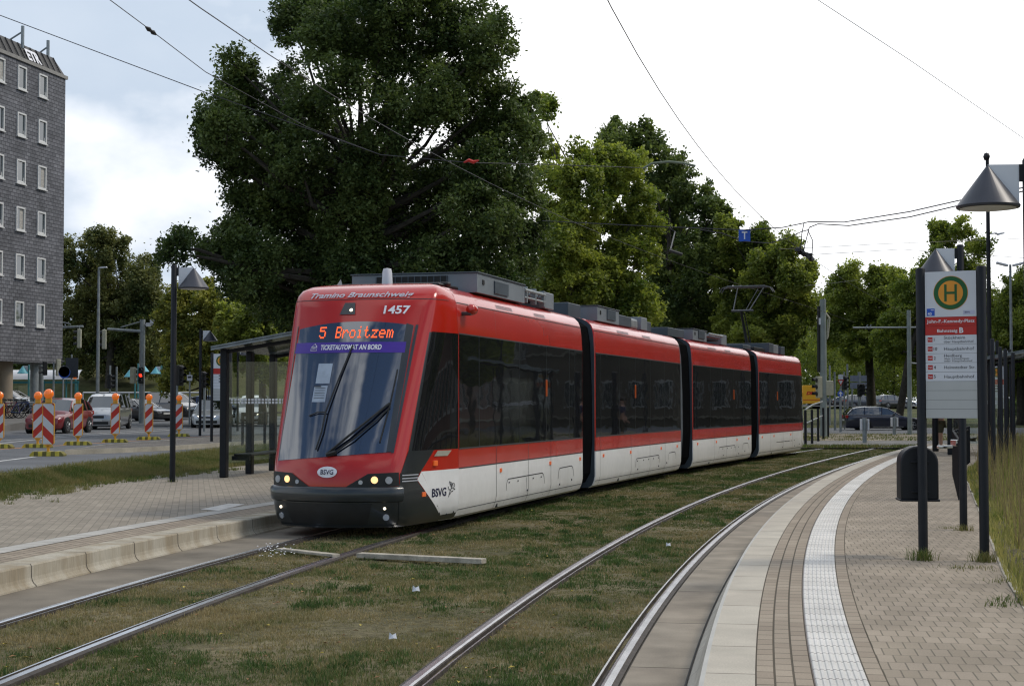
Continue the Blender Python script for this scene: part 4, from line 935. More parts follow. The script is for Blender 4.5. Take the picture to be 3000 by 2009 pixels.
# --------- pantograph on the last car
M['panto']=mat('pantograph_steel',(.10,.105,.11),.4,metal=.5)
P3=bodies[3]; b=MB()
def q3(s_,l,z): return Vector(L_(s_,l,z))
b.obox(q3(3.6,0,3.42),(1.3,1.1,.06)); b.tube([q3(4.1,-.05,3.45),q3(3.05,-.05,4.62)],[.06,.045],8); b.tube([q3(3.9,.12,3.42),q3(3.1,.05,4.55)],.018,6)
b.build('pantograph',[M['dark']],parent=P3)
b=MB(); b.tube([q3(3.05,-.35,4.62),q3(3.05,.35,4.62)],.035,8)
for l0,l1 in ((-.30,-.30),(.22,.55)): b.tube([q3(3.05,l0,4.62),q3(3.72,l1,5.38)],.020,6)
b.tube([q3(3.05,.1,4.62),q3(3.78,.35,5.34)],.012,5)
for s_ in (3.6,3.9):
    b.tube([q3(s_,-.62,5.42),q3(s_,.62,5.42)],.035,6)
    for sg in (1,-1): b.tube([q3(s_,sg*.62,5.42),q3(s_,sg*.78,5.38),q3(s_,sg*.87,5.24)],.018,6)
b.tube([q3(3.6,-.5,5.40),q3(3.9,-.5,5.40)],.02,6); b.tube([q3(3.6,.5,5.40),q3(3.9,.5,5.40)],.02,6)
b.build('pantograph_head',[M['panto']],parent=P3)
# wheels
for fr,par,pos in ((frs[0],bodies[0],(1.6,3.4)),(frs[1],bodies[1],(3.8,5.6)),(frs[2],bodies[2],(3.4,5.2)),(frs[3],bodies[3],(3.0,4.8))):
    for s_ in pos:
        for l in (-.58,.58):
            w_=MB(); w_.cyl(L_(s_,l-.06,.30),L_(s_,l+.06,.30),.295,n=20); w_.build('wheel',M['rail_side'],parent=par)
# wing mirror-like dark edge on the far side of the cab
b=MB(); b.obox(L_(-.25,-1.14,2.0),(.5,.05,1.5)); 

def dirty(m,zmax,amt):      # road grime along the lower edge
    t=m.node_tree; b=t.nodes['Principled BSDF']; src=b.inputs['Base Color'].links[0].from_socket
    g=t.nodes.new('ShaderNodeTexCoord'); sp=t.nodes.new('ShaderNodeSeparateXYZ'); t.links.new(g.outputs['Object'],sp.inputs[0])
    mp_=t.nodes.new('ShaderNodeMapping'); mp_.inputs['Scale'].default_value=(3.5,3.5,.8); n=t.nodes.new('ShaderNodeTexNoise'); n.inputs['Scale'].default_value=2.2; n.inputs['Detail'].default_value=7; t.links.new(g.outputs['Object'],mp_.inputs[0]); t.links.new(mp_.outputs[0],n.inputs['Vector'])
    mr_=t.nodes.new('ShaderNodeMapRange'); mr_.inputs['From Min'].default_value=zmax; mr_.inputs['From Max'].default_value=.1; t.links.new(sp.outputs['Z'],mr_.inputs['Value'])
    mu=t.nodes.new('ShaderNodeMath'); mu.operation='MULTIPLY'; t.links.new(mr_.outputs[0],mu.inputs[0]); t.links.new(n.outputs['Fac'],mu.inputs[1])
    m2=t.nodes.new('ShaderNodeMath'); m2.operation='MULTIPLY'; m2.use_clamp=True; m2.inputs[1].default_value=amt; t.links.new(mu.outputs[0],m2.inputs[0])
    x=t.nodes.new('ShaderNodeMix'); x.data_type='RGBA'; t.links.new(m2.outputs[0],x.inputs['Factor']); t.links.new(src,x.inputs['A']); x.inputs['B'].default_value=(.20,.165,.12,1); t.links.new(x.outputs['Result'],b.inputs['Base Color'])
dirty(M['tramwhite'],.6,.4)
# ================================================================ STREET FURNITURE
def clip(poly,f):      # keep f(p)>=0
    out=[]
    for i in range(len(poly)):
        a,b=poly[i],poly[(i+1)%len(poly)]; fa,fb=f(a),f(b)
        if fa>=0: out.append(a)
        if (fa>=0)!=(fb>=0): t=fa/(fa-fb); out.append((a[0]+(b[0]-a[0])*t,a[1]+(b[1]-a[1])*t))
    return out
def cone_lamp(h,side,label,loc,rz=0,pm=None,hm=None,arm=.38,k=1.,group='cone shaped platform lamps'):
    """side +1: head to the right of the post"""
    t=thing('platform_lamp',label,'lamp post',loc,rz,group); pm=pm or M['post']; hm=hm or M['cone']
    b=MB(); b.lathe([(.056,0),(.056,h-.01),(.045,h+.01),(0,h+.015)],n=16); b.build('post',pm,parent=t,smooth=True,autosmooth=40)
    cx_=side*arm; R_=.29*k; zt=h-.06; zb=zt-.40*k
    b=MB(); b.lathe([(R_,zb),(R_+.006,zb+.02),(.012,zt)],c=(cx_,0,0),n=32); hd=b.build('lamp_shade',hm,parent=t,smooth=True,autosmooth=30)
    b=MB(); b.lathe([(R_*.9,zb-.004),(R_*.5,zb-.012),(0.001,zb-.015)],c=(cx_,0,0),n=24); b.build('diffuser',M['white'],parent=hd)
    b=MB(); x1=cx_-side*R_
    b.prism([(cx_,zt+.012),(x1,zt+.012),(x1,zb+.02)],lambda a,c,q:(a,q,c),-.012,.012); b.build('fin',M['white'],parent=t)
    b=MB(); b.box(min(x1,side*.03),max(x1,side*.03),-.02,.02,zt-.15*k,zt+.012); b.build('bracket',pm,parent=t)
    return t
p=GP(394,1101,.2); cone_lamp(4.17,1,'tall dark lamp post with cone shade at the left platform\'s edge, left of the shelter',p)
p=GP(457,996,.45); cone_lamp(4.2,1,'dark cone lamp post behind the first one, left of the small stop sign',p)
p=GP(543,985,.45); cone_lamp(4.0,1,'dark cone lamp post rising behind the left shelter roof',p)
p=AT(2258,378,14.8); cone_lamp(3.80,-1,'large cone lamp at upper right whose shade hangs into the frame',(p.x+.385,14.8,.2),-.06)
p=AT(2200,1000,24.8); cone_lamp(4.0,-1,'cone lamp showing directly above the near stop sign',(p.x,24.8,.2),-.1)
for u,v,y,la in ((2925/K,990,62,'small distant cone lamp right of the near stop sign post'),(2962/K,990,72,'smallest distant cone lamp at the right, farthest down the platform')):
    p=AT(u,v,y); cone_lamp(4.1,-1,la,(p.x,y,.1),-.1)
# teal lamps of the bus stop across the road
for i,(u,v) in enumerate(((66,836),(152,833),(173,845),(309,845),(316,833),(369,838),(461,846))):
    y=102+i*1.3; p=AT(u,v,y); cone_lamp(p.z-hl(y)+.06,-1 if i not in (1,4) else 1,
      ('teal cone lamp left of the beige column under the building','teal cone lamp just right of the building corner','low teal cone lamp beside the dark sign back','low teal cone lamp at the tall street light, left head of the pair','higher teal cone lamp at the tall street light, right head of the pair','teal cone lamp left of the mast with the red signal','teal cone lamp beside the small far stop sign')[i],
      (p.x,y,hl(y)),0,M['teal'],M['tealhat'],k=1.25,group='teal lamps of the bus stop across the road')

# ---- stop sign
def stop_sign(label,loc,rz,detail=True,h=2.80,group='tram stop signs'):
    t=thing('stop_sign',label,'stop sign',loc,rz,group); U=.001115
    for sx in (-1,1):
        b=MB(); x=sx*.288; b.lathe([(.0457,0),(.0457,h-.012),(.036,h+.006),(0,h+.01)],c=(x,0,0),n=20); b.build('post',M['post'],parent=t,smooth=True,autosmooth=40)
    zt=h-.035; X0=-.2425
    def Zc(v): return zt-v*U
    b=MB(); b.box(-.243,.243,-.012,.03,Zc(1270),zt); pn=b.build('sign_panel',M['dark'],parent=t)
    def slab_(name,v0,v1,m,y=-.018):
        b=MB(); b.box(-.242,.242,y,-.010,Zc(v1)+.0012,Zc(v0)-.0012); return b.build(name,m,parent=t)
    hd=slab_('sign_head',0,395,M['signwhite']); r1=slab_('name_field',395,473,M['signred']); r2=slab_('platform_field',473,551,M['signred'])
    rows=[slab_('route_row',551+i*80,551+(i+1)*80,M['signwhite']) for i in range(5)]
    for i in range(4): slab_('blank_row',951+i*79.75,951+(i+1)*79.75,M['signblank'])
    fx=lambda u:X0+u*U
    def discm(name,r,m,y):
        b=MB(); cx_,cz=fx(220),Zc(188); b.add([(cx_,y,cz)]+[(cx_+r*U*math.cos(a),y,cz+r*U*math.sin(a)) for a in np.linspace(0,2*math.pi,49)[:-1]],[(0,1+i,1+(i+1)%48) for i in range(48)]); return b.build(name,m,parent=hd)
    discm('emblem_edge',147,M['yellow'],-.0195); discm('emblem_ring',143,M['green'],-.021); discm('emblem_disc',105,M['yellow'],-.0225)
    b=MB(); cx_,cz=fx(220),Zc(188); w=.0115
    b.prism([(-.060,-.082),(-.037,-.082),(-.037,-.0115),(.037,-.0115),(.037,-.082),(.060,-.082),(.060,.082),(.037,.082),(.037,.0115),(-.037,.0115),(-.037,.082),(-.060,.082)],lambda a,c,q:(cx_+a,q,cz+c),-.0245,-.0235)
    b.build('emblem_letter',M['green'],parent=hd)
    if not detail:
        for i in range(3):
            b=MB(); b.box(fx(150),fx(380),-.021,-.019,Zc(551+i*80+55),Zc(551+i*80+25)); b.build('lettering',M['signink'],parent=rows[i])
        return t
    tx=lambda mb,s,u,v,h_,**k:put_text(mb,s,lambda x,y:(fx(u)+x,-.0196,Zc(v)+y),h=h_*U,**k)
    b=MB(); b.box(fx(15),fx(82),-.0205,-.019,Zc(383),Zc(320)); lb=b.build('zone_label',M['blue'],parent=hd)
    b=MB(); put_text(b,'40',lambda x,y:(fx(22)+x,-.021,Zc(377)+y),h=24*U,bold=.02,w=34*U); 
    b.build('label_number',M['lettwhite'],parent=hd)
    b=MB(); b.box(fx(50),fx(76),-.0212,-.0207,Zc(336),Zc(331)); b.build('label_print',M['lettwhite'],parent=hd)
    b=MB(); b.box(fx(325),fx(420),-.0200,-.019,Zc(377),Zc(342)); b.build('operator_label',mat('lavender',(.50,.51,.66),.5),parent=hd)
    b=MB(); put_text(b,'BSVG',lambda x,y:(fx(338)+x,-.0206,Zc(364)+y),h=11*U,bold=.02,w=44*U); b.build('label_print',M['navy'],parent=hd)
    b=MB(); tx(b,'John-F.-Kennedy-Platz',14,445,27,w=405*U,bold=.014); b.build('lettering',M['lettwhite'],parent=r1)
    b=MB(); tx(b,'Bahnsteig',102,527,26,w=172*U,bold=.014); b.build('lettering',M['lettwhite'],parent=r2)
    b=MB(); tx(b,'B',290,534,45,w=34*U,bold=.03); b.build('lettering',M['lettwhite'],parent=r2)
    info=[('1','Stöckheim','über Hauptbahnhof',None),('10','Hauptbahnhof',None,None),('2','Heidberg','über Leisewitzstr.','oder Hauptbahnhof'),('4','Helmstedter Str.',None,None),('5','Hauptbahnhof',None,None)]
    wd={'Hauptbahnhof':253,'Helmstedter Str.':262,'Stöckheim':178,'Heidberg':150}
    for i,(n_,a,b1,c1) in enumerate(info):
        v=551+i*80; q=MB(); q.box(fx(20),fx(61),-.0200,-.0185,Zc(v+59),Zc(v+19)); q.build('tram_symbol',M['signred'],parent=rows[i])
        q=MB(); put_text(q,'Tram',lambda x,y:(fx(23)+x,-.0208,Zc(v+44)+y),h=11*U,bold=.02,w=34*U); q.build('symbol_lettering',M['lettwhite'],parent=rows[i])
        q=MB(); tx(q,n_,70 if n_!='1' else 73,v+52,27,bold=.01); q.build('route_number',M['signink'],parent=rows[i])
        q=MB(); off_={None:52}.get(b1,36 if c1 is None else 30); tx(q,a,159,v+off_,26 if c1 is None else 24,w=wd[a]*U)
        if b1 and not c1: tx(q,b1,159,v+68,20,w=250*U)
        if c1: tx(q,b1,159,v+52,16,w=218*U); tx(q,c1,159,v+72,16,w=238*U)
        q.build('lettering',M['signink'],parent=rows[i])
    return t
p=GP(2111.5,1275,.2); p2=GP(2250,1281,.2); mid=(p+p2)/2
stop_sign('tall tram stop sign with round H emblem and red name field, nearest at right',mid,math.atan2(p2.y-p.y,p2.x-p.x))
p=AT(2922/K,1000,52.5); stop_sign('small distant tram stop sign between posts at the right edge',(p.x,52.5,.2),-.25,False)
p=AT(505,1000,47.5); stop_sign('small tram stop sign left of the left shelter\'s corner post',(p.x,47.5,.45),-.1,False)
p=AT(467.5,880,104); stop_sign('tiny white and red stop sign across the road under the yellow tree',(p.x,104,hl(104)),0,False,h=3.3)
# ---- litter bin hung behind the sign post
t=thing('litter_bin','dark grey litter bin with arched hood fixed behind the near stop sign\'s post','litter bin',(GP(2111.5,1275,.2).x,15.36,.2),-.1)
def archp(w,h,r): 
    p_=[(-w/2,0),(w/2,0),(w/2,h-r)]; 
    p_+=[(w/2-r+r*math.cos(a),h-r+r*math.sin(a)) for a in np.linspace(0,math.pi/2,7)[1:]]
    p_+=[(-w/2+r+r*math.cos(a),h-r+r*math.sin(a)) for a in np.linspace(math.pi/2,math.pi,7)[:-1]]+[(-w/2,h-r)]
    return p_
b=MB(); b.prism(archp(.365,.525,.165),lambda a,c,q:(a,q,c+.55),0.0,.30); b.build('bin_body',M['post'],parent=t,smooth=True,autosmooth=30,bevel=.018)
b=MB(); b.obox((0,.15,.548),(.385,.325,.022)); b.build('bin_rim',M['post'],parent=t,bevel=.008)
for z in (.63,.92): b=MB(); b.obox((0,-.012,z),(.17,.03,.018)); b.build('bin_bracket',M['post'],parent=t,bevel=.004)
# ---- further posts on the right platform
def dark_post(label,x,y,z,h,r=.046,group='dark posts along the right platform'):
    b=MB(); b.lathe([(r,0),(r,h-.012),(r*.8,h+.004),(0,h+.008)],n=16); o=b.build('round_post',M['post'],smooth=True,autosmooth=40,loc=(x,y,z)); return tag(o,label,'post',group)
p=GP(2203,1211,.2); dark_post('dark post standing between the two posts of the near stop sign',p.x,p.y,.2,2.6,.045)
for u,y,la in ((2908,31.6,'dark post just right of the near stop sign, first of four tall ones'),(2931,36,'dark post in front of the distant stop sign'),(2946,37.2,'dark post immediately right of the distant stop sign'),(2968,40,'rightmost tall dark post at the edge of the verge')):
    dark_post(la,(u-1500)/FOC*y,y,.2,2.8)
t=thing('railing','dark metal railing of close upright bars along the right platform\'s back edge','railing',(0,0,0))
for i in range(26):
    y=24.5+i*.62; x=pl(VERGE,y)-.12; b=MB(); b.lathe([(.028,0),(.028,.93),(0,.94)],c=(x,y,.2),n=10); b.build('bar',M['post'],parent=t)
b=MB(); b.tube([(pl(VERGE,y)-.12,y,1.05) for y in np.arange(24.5,40.2,1.5)],.022,8); b.build('handrail',M['post'],parent=t)
b=MB(); b.obox((pl(VERGE,25)-.45,24.6,1.02),(.30,.05,.05),rz=.5); b.obox((pl(VERGE,25)-.2,24.8,1.08),(.16,.14,.10),rz=.4); o=b.build('chrome_armrest',M['chrome'],bevel=.01); tag(o,'small shiny chrome armrest glinting at the near end of the railing','armrest')
# ---- shelters
def shelter(label,loc,rz,Ls,w=1.75,posts=((0,0),(0,1)),side=1):
    """x along the platform away, y: negative towards the track"""
    t=thing('tram_shelter',label,'shelter',loc,rz,'glass tram shelters')
    for i in range(3):
        b=MB(); x=i*Ls/2; b.box(x-.10,x+.10,-.07,.07,0,2.62); b.build('post',M['post'],parent=t,bevel=.02)
    for x in (0,Ls):
        b=MB(); b.box(x-.012,x+.012,-w*.80,-.10,.28,2.35); b.build('end_pane',M['glass'],parent=t)
        b=MB(); b.tube([(x,-.05,2.56),(x,-w-.1,2.84)],.04,6); b.build('roof_beam',M['post'],parent=t)
        b=MB()
        for k in range(18):
            for j in range(2):
                y=-.14-k*.072; z=1.50+j*.058
                b.add([(x-.015,y,z),(x-.015,y-.048,z),(x-.015,y-.048,z+.044),(x-.015,y,z+.044)],[(0,1,2,3)])
        o=b.build('pane_marking',M['white'],parent=t); o['kind']='stuff'
        b=MB(); b.box(x-.025,x+.025,-w*.80-.03,-w*.80+.03,.2,2.68); b.build('pane_edge',M['post'],parent=t)
    for i in range(2):
        b=MB(); b.box(i*Ls/2+.12,(i+1)*Ls/2-.12,-.012,.012,.28,2.35); b.build('back_pane',M['glass'],parent=t)
    b=MB(); b.box(.25,Ls-.25,-.50,-.12,.43,.475); st_=b.build('bench_seat',M['post'],parent=t,bevel=.012)
    for x in (.3,Ls-.3): b=MB(); b.box(x-.03,x+.03,-.45,-.07,.34,.43); b.build('bench_bracket',M['post'],parent=t)
    b=MB(); vs=[(x,y,z) for x in (-.35,Ls+.35) for (y,z) in ((.18,2.60),(-w-.45,3.02),(-w-.45,3.06),(.18,2.64))]
    b.add(vs,[(0,1,2,3),(4,7,6,5),(0,4,5,1),(3,2,6,7),(0,3,7,4),(1,5,6,2)]); b.build('roof',M['roofglass'],parent=t)
    b=MB()
    for x in (-.35,Ls+.31): b.add([(x+a,y,z) for a in (0,.04) for (y,z) in ((.18,2.575),(-w-.45,2.99),(-w-.45,3.075),(.18,2.66))],[(0,1,2,3),(4,7,6,5),(0,4,5,1),(3,2,6,7),(0,3,7,4),(1,5,6,2)])
    b.build('roof_edge',M['steel'],parent=t)
    return t
M['roofglass']=mat('tinted_roof_glass',(.05,.06,.06),.15,var=.1,alpha=.75)
# local +x must run away along the platform, local -y towards the track: rz of direction (.2,.98)
p=GP(512,1091,.2); a_s=math.atan2(.98,.14)
shelter('dark framed glass shelter on the left platform, partly hidden by the tram front',p,a_s,3.4)
p=Vector((p.x+1.0,p.y+7.2,.2)); shelter('second glass shelter behind the first, seen through its panes',p,a_s-.05,3.2)
p=AT(2752,1000,47.5); shelter('distant glass shelter seen below the near stop sign',(12.95,46.5,.2),math.radians(68),3.2)
dark_post('dark post between the litter bin and the person beyond the near stop sign',(2137-1170.5)/3590*50,50,.2,2.6,.10)
# fence posts by the road behind the left shelter
t=thing('fence','short dark fence posts with a rail behind the left shelter','fence',(0,0,0))
for i in range(8):
    y=46.5+i*1.6; x=pl(ROAD,y)-.35+i*.02; b=MB(); b.cyl((x,y,.45),(x,y,1.45),.045,n=10); b.build('fence_post',M['post'],parent=t)
b=MB(); b.tube([(pl(ROAD,46.5+i*1.6)-.35,46.5+i*1.6,1.43) for i in range(8)],.025,6); b.build('rail',M['post'],parent=t)
# ---- warning beacons
def beacon(slope):
    t=thing('warning_beacon','beacon','warning beacon',(0,0,0),0,'red and white warning beacons with lamps along the road')
    b=MB(); prof=[(-.40,0),(.40,0),(.40,.035),(.33,.11),(-.33,.11),(-.40,.035)]
    n=8; xs_=np.linspace(-.40,.40,n+1)
    for k in range(n):
        x0,x1=xs_[k],xs_[k+1]; poly=clip(clip(prof,lambda q:q[0]-x0),lambda q:x1-q[0])
        b.prism(poly,lambda a,c,q:(a,q,c),-.17,.17,mi=k%2)
    b.build('rubber_foot',[M['footyellow'],M['footblack']],parent=t)
    b=MB(); b.box(-.03,.03,-.02,.02,.10,.27); b.build('stem',M['beaconyellow'],parent=t)
    z0,z1=.26,1.27; w=.145
    b=MB(); r=.05; P_=[(-w+r,z0),(w-r,z0),(w,z0+r),(w,z1-r*.6),(w-r*.6,z1),(-w+r*.6,z1),(-w,z1-r*.6),(-w,z0+r)]
    b.prism(P_,lambda a,c,q:(a,q,c),-.022,.022); b.prism([(-.05,z0-.05),(.05,z0-.05),(.08,z0),(-.08,z0)],lambda a,c,q:(a,q,c),-.02,.02); bd_=b.build('board',M['beaconyellow'],parent=t)
    rect=[(-.125,z0+.025),(.125,z0+.025),(.125,z1-.022),(-.125,z1-.022)]
    per=.47
    for k in range(-3,8):
        for j,m in ((0,'redwhite_r'),(1,'redwhite_w')):
            c0=z0-.35+k*per+j*per/2; f=lambda q:q[1]-slope*q[0]*1.0-c0; poly=clip(clip(rect,f),lambda q:-(q[1]-slope*q[0]-c0-per/2))
            if len(poly)>2:
                b=MB(); b.add([(a,-.0245,c) for a,c in poly],[tuple(range(len(poly)))]); b.build('stripe',M[m],parent=bd_)
    b=MB(); b.box(-.075,.075,-.04,.04,z1-.01,z1+.12); lh=b.build('lamp_housing',M['beaconyellow'],parent=t,bevel=.015)
    b=MB(); b.lathe([(.0,-.085),(.07,-.08),(.112,-.05),(.12,0),(.112,.05),(.07,.08),(0,.085)],c=(0,0,z1+.215),n=22,axis='Y'); b.build('warning_lamp',M['orangelens'],parent=lh,smooth=True,autosmooth=60)
    return t
bA=beacon(1.); bB=beacon(-1.)
bl=[(bB,110,1042,'nearest warning beacon, stripes falling to the right, in front of the red car'),
    (bA,86,1023,'warning beacon half hidden behind the nearest one'),
    (bA,178,1017,'warning beacon standing in front of the red car\'s rear wheel'),
    (bA,263,1011,'warning beacon standing in front of the silver minivan'),
    (bA,340,1005,'warning beacon in front of the dark coupe, right of the minivan'),
    (bA,409,997.5,'warning beacon partly hidden behind the dark lamp post'),
    (bA,-3,1024,'warning beacon cut off by the left edge')]
used=set()
for o,u,v,la in bl:
    p=GP(u,v,.452)
    if id(o) not in used: used.add(id(o)); o.location=p; o['label']=la; o.rotation_euler=(0,0,.05); c=o
    else: c=dup(o,p,.05+RNG.normal(0,.05),la)
# ---- tall street light, signal masts
def pole(name,label,cat,loc,h,r0,r1,m=None,group=None):
    b=MB(); b.cyl((0,0,0),(0,0,h),r0,r1,n=14); o=b.build(name,m or M['steel'],smooth=True,autosmooth=40,loc=loc); return tag(o,label,cat,group)
def street_light(label,u,v,y,side=1,h=None,r=.09):
    p=AT(u,v,y); z0=hg(p.x,y); t=thing('street_light',label,'street light',(p.x,y,z0)); h=p.z-z0
    b=MB(); b.tube([(0,0,0),(0,0,h*.55),(0,0,h)],[r*1.15,r,r*.7],12); b.build('pole',M['steel'],parent=t,smooth=True,autosmooth=40)
    b=MB(); b.prism([(-.05,0),(.15,.05),(.42,.06),(.46,.0),(.1,-.04)],lambda a,c,q:(a*side,q,h+c),-.09,.09); b.build('lamp_head',M['white'],parent=t)
street_light('tall grey street light in front of the dark trees, right of the building',226,612,87)
street_light('thin street light pole behind the left stop sign',452,900,80,r=.06) if False else None
def signal_head(par,loc,rz,m='cream',lit=None,s=1.,name='signal_head'):
    b=MB(); b.box(-.16*s,.16*s,-.10,.14,-.5*s,.5*s); o=b.build(name,M[m],parent=par,bevel=.04); o.location=loc; o.rotation_euler=(0,0,rz)
    for k,c_ in enumerate((.32,0,-.32)):
        v=MB(); n=9
        v.grid(lambda a,d_:(.11*s*math.cos(a),d_,c_*s+.11*s*math.sin(a)),np.linspace(-.3,math.pi+.3,n),[-.10,-.32]); v.build('visor',M['dark'],parent=o)
        v=MB(); v.cyl((0,-.101,c_*s),(0,-.105,c_*s),.10*s,n=14); v.build('signal_lens',M['redlit'] if lit==k else M['dark'],parent=o)
    return o
M['redlit']=mat('lit_red_signal',(1,.05,.02),.3,emit=(1,.03,.01),es=2.5,var=.02)
def arm_mast(label,up,vtop,y,uend,vend,uh,vh,braceu,bracev,z0=None,extra=None):
    p=AT(up,vtop,y); z0=hl(y); t=thing('signal_mast',label,'traffic signal',(p.x,y,z0),0,'traffic signals'); h=p.z-z0
    b=MB(); b.cyl((0,0,0),(0,0,h),.17,.15,n=14); b.build('mast',M['steel'],parent=t,smooth=True,autosmooth=40)
    e=AT(uend,vend,y)-Vector((p.x,y,z0)); a=Vector((0,-.05,e.z-.15)); b=MB(); b.tube([a,e],[.09,.07],10); b.build('arm',M['steel'],parent=t,smooth=True,autosmooth=40)
    q=AT(braceu,bracev,y)-Vector((p.x,y,z0)); b=MB(); b.tube([(0,0,h-.1),q],.035,6); b.build('brace',M['steel'],parent=t)
    s_=AT(uh,vh,y)-Vector((p.x,y,z0)); signal_head(t,(s_.x,-.15,s_.z),math.radians(-80),'cream',s=1.15)
    b=MB(); b.tube([(s_.x,-.1,s_.z+.5),(s_.x,-.05,e.z)],.03,6); b.build('hanger',M['steel'],parent=t)
    return t,p,z0
t,p,z0=arm_mast('grey signal mast with horizontal arm, brace and red signal, right of the tall street light',326,730,92,246,752,239,776,276,748)
signal_head(t,(AT(333,0,92).x-p.x,-.25,AT(326,858,92).z-z0),0,'dark',lit=1,s=.95)
signal_head(t,(AT(313,0,92).x-p.x,-.05,AT(313,858,92).z-z0),math.radians(160),'cream',s=.95)
b=MB(); b.tube([(0,0,AT(0,742,92).z-z0),(AT(356,0,92).x-p.x,0,AT(0,742,92).z-z0)],.03,6); b.obox((AT(361,0,92).x-p.x,0,AT(0,734,92).z-z0),(.55,.2,.28)); b.obox((.35,0,AT(0,742,92).z-z0),(.25,.2,.22)); b.build('camera',M['white'],parent=t)
arm_mast('signal arm with cream signal reaching out behind the dark building',95,720,96,190,746,182,774,162,741)
def signal_post(label,u,vtop,vbase,y,heads,hp=None):
    p=AT(u,vtop,y); z0=hg(p.x,y); t=thing('signal_post',label,'traffic signal',(p.x,y,z0),0,'traffic signals'); h=p.z-z0
    b=MB(); b.cyl((0,0,0),(0,0,h),.055,n=10); b.build('post',M['steel'],parent=t)
    for du,v,rz,m,lit,s in heads: signal_head(t,((du)/3590*y,-.08,AT(u,v,y).z-z0),rz,m,lit,s)
    return t
signal_post('black traffic signal just right of the first cone lamp post',405,838,950,70,[(8,858,.9,'dark',None,.9)])
signal_post('black traffic signal right of the second cone lamp post',468,850,950,72,[(-3,868,.9,'dark',None,.75)])
signal_post('cream backed signal beside the beige column under the building',123,828,950,90,[(12,840,math.radians(120),'cream',None,.95),(-20,842,math.radians(-60),'dark',None,.8)])
signal_post('thin dark signal post right of the big sign back',252,835,940,98,[(0,872,math.radians(90),'dark',None,.9)])
signal_post('thin green post with cream box near the bus stop lamps',267,838,940,99,[])
# ---- signs on the left
def sign_post(name,label,u,v0,v1,y,parts,cat='road sign',m='steel'):
    p=AT(u,v0,y); z0=hg(p.x,y); t=thing(name,label,cat,(p.x,y,z0)); h=p.z-z0
    b=MB(); b.cyl((0,0,0),(0,0,h),.045,n=10); b.build('post',M[m],parent=t)
    for nm,(ua,va,ub,vb),mm,shape in parts:
        A=AT(ua,va,y); B=AT(ub,vb,y); b=MB(); xa,xb=A.x-p.x,B.x-p.x; za,zb=A.z-z0,B.z-z0; cx_,cz=(xa+xb)/2,(za+zb)/2
        if shape=='rect': b.box(xa,xb,-.07,-.04,zb,za)
        elif shape=='disc': b.cyl((cx_,-.04,cz),(cx_,-.07,cz),abs(xb-xa)/2,n=24)
        elif shape=='tri': b.prism([(xa,za),(xb,za),(cx_,zb)],lambda a,c,q:(a,q,c),-.07,-.04)
        elif shape=='tri2': b.prism([(xa,za),(xb,za),(cx_,zb)],lambda a,c,q:(a,q,c),-.076,-.07)
        elif shape=='arrow': b.prism([(cx_-.04,zb),(cx_+.04,zb),(cx_+.04,cz),(cx_+.13,cz),(cx_,za),(cx_-.13,cz),(cx_-.04,cz)],lambda a,c,q:(a,q,c),-.076,-.07)
        b.build(nm,M[mm],parent=t)
    return t
M['signback2']=mat('blue_black_sign_back',(.045,.055,.075),.6)
M['signback']=mat('dark_sign_back',(.03,.035,.045),.5)
M['signbackg']=mat('grey_sign_back',(.22,.24,.30),.5)
sign_post('road_sign','large dark rectangular sign back on a grey post above the red car',164,810,930,84,[('sign_plate',(151,818,179,864),'signback','rect'),('orange_light',(168,862,176,866),'orangelens','rect')])
sign_post('road_sign','round sign with blue rim overlapping the large dark sign back',145,835,930,83,[('sign_plate_rim',(134.5,838,161,864),'blue','disc'),('sign_plate',(135.2,836.5,160.3,861.5),'signback2','disc')])
sign_post('road_sign','small white square sign on a post under the yellow tree',434,850,935,86,[('sign_plate',(428,857,440,870),'signwhite','rect'),('symbol',(430,860,438,864),'signink','rect')])
# right side far signs
sign_post('road_sign','yield sign with a small white plate above it, left of the grey sign backs',1922,855,960,92,[('plate',(1916,856,1927,867),'signwhite','rect'),('sign_plate',(1914,868,1929,883),'signred','tri'),('sign_field',(1917,870,1926,879),'signwhite','tri2')])
sign_post('road_sign','round blue sign with white arrow right of the tall mast',1920,888,958,90,[('sign_plate',(1914,892,1928,908),'blue','disc'),('arrow',(1917,894,1925,906),'lettwhite','arrow')])
sign_post('road_sign','pair of grey sign backs on one post above the parked cars',1962,850,938,120,[('sign_plate',(1943,858,1981,872),'signbackg','rect'),('sign_plate',(1943,874,1981,888),'signbackg','rect')])
signal_post('dark signal on a post beside the yield sign',1930,850,950,100,[(0,875,0.6,'dark',None,.85)])
signal_post('dark signal below the grey sign backs',1966,850,940,110,[(-2,892,0,'dark',None,.9),(6,890,.8,'dark',None,.8)])
for u,v0,y,la in ((1908,850,96,'thin grey pole left of the yield sign'),(1937,832,104,'grey pole right of the yield sign'),(1948,886,118,'short thin pole in front of the grey parked car')):
    p=AT(u,v0,y); z0=hg(p.x,y); pole('thin_pole',la,'pole',(p.x,y,z0),p.z-z0,.07,.06,group='thin grey poles at the crossing')
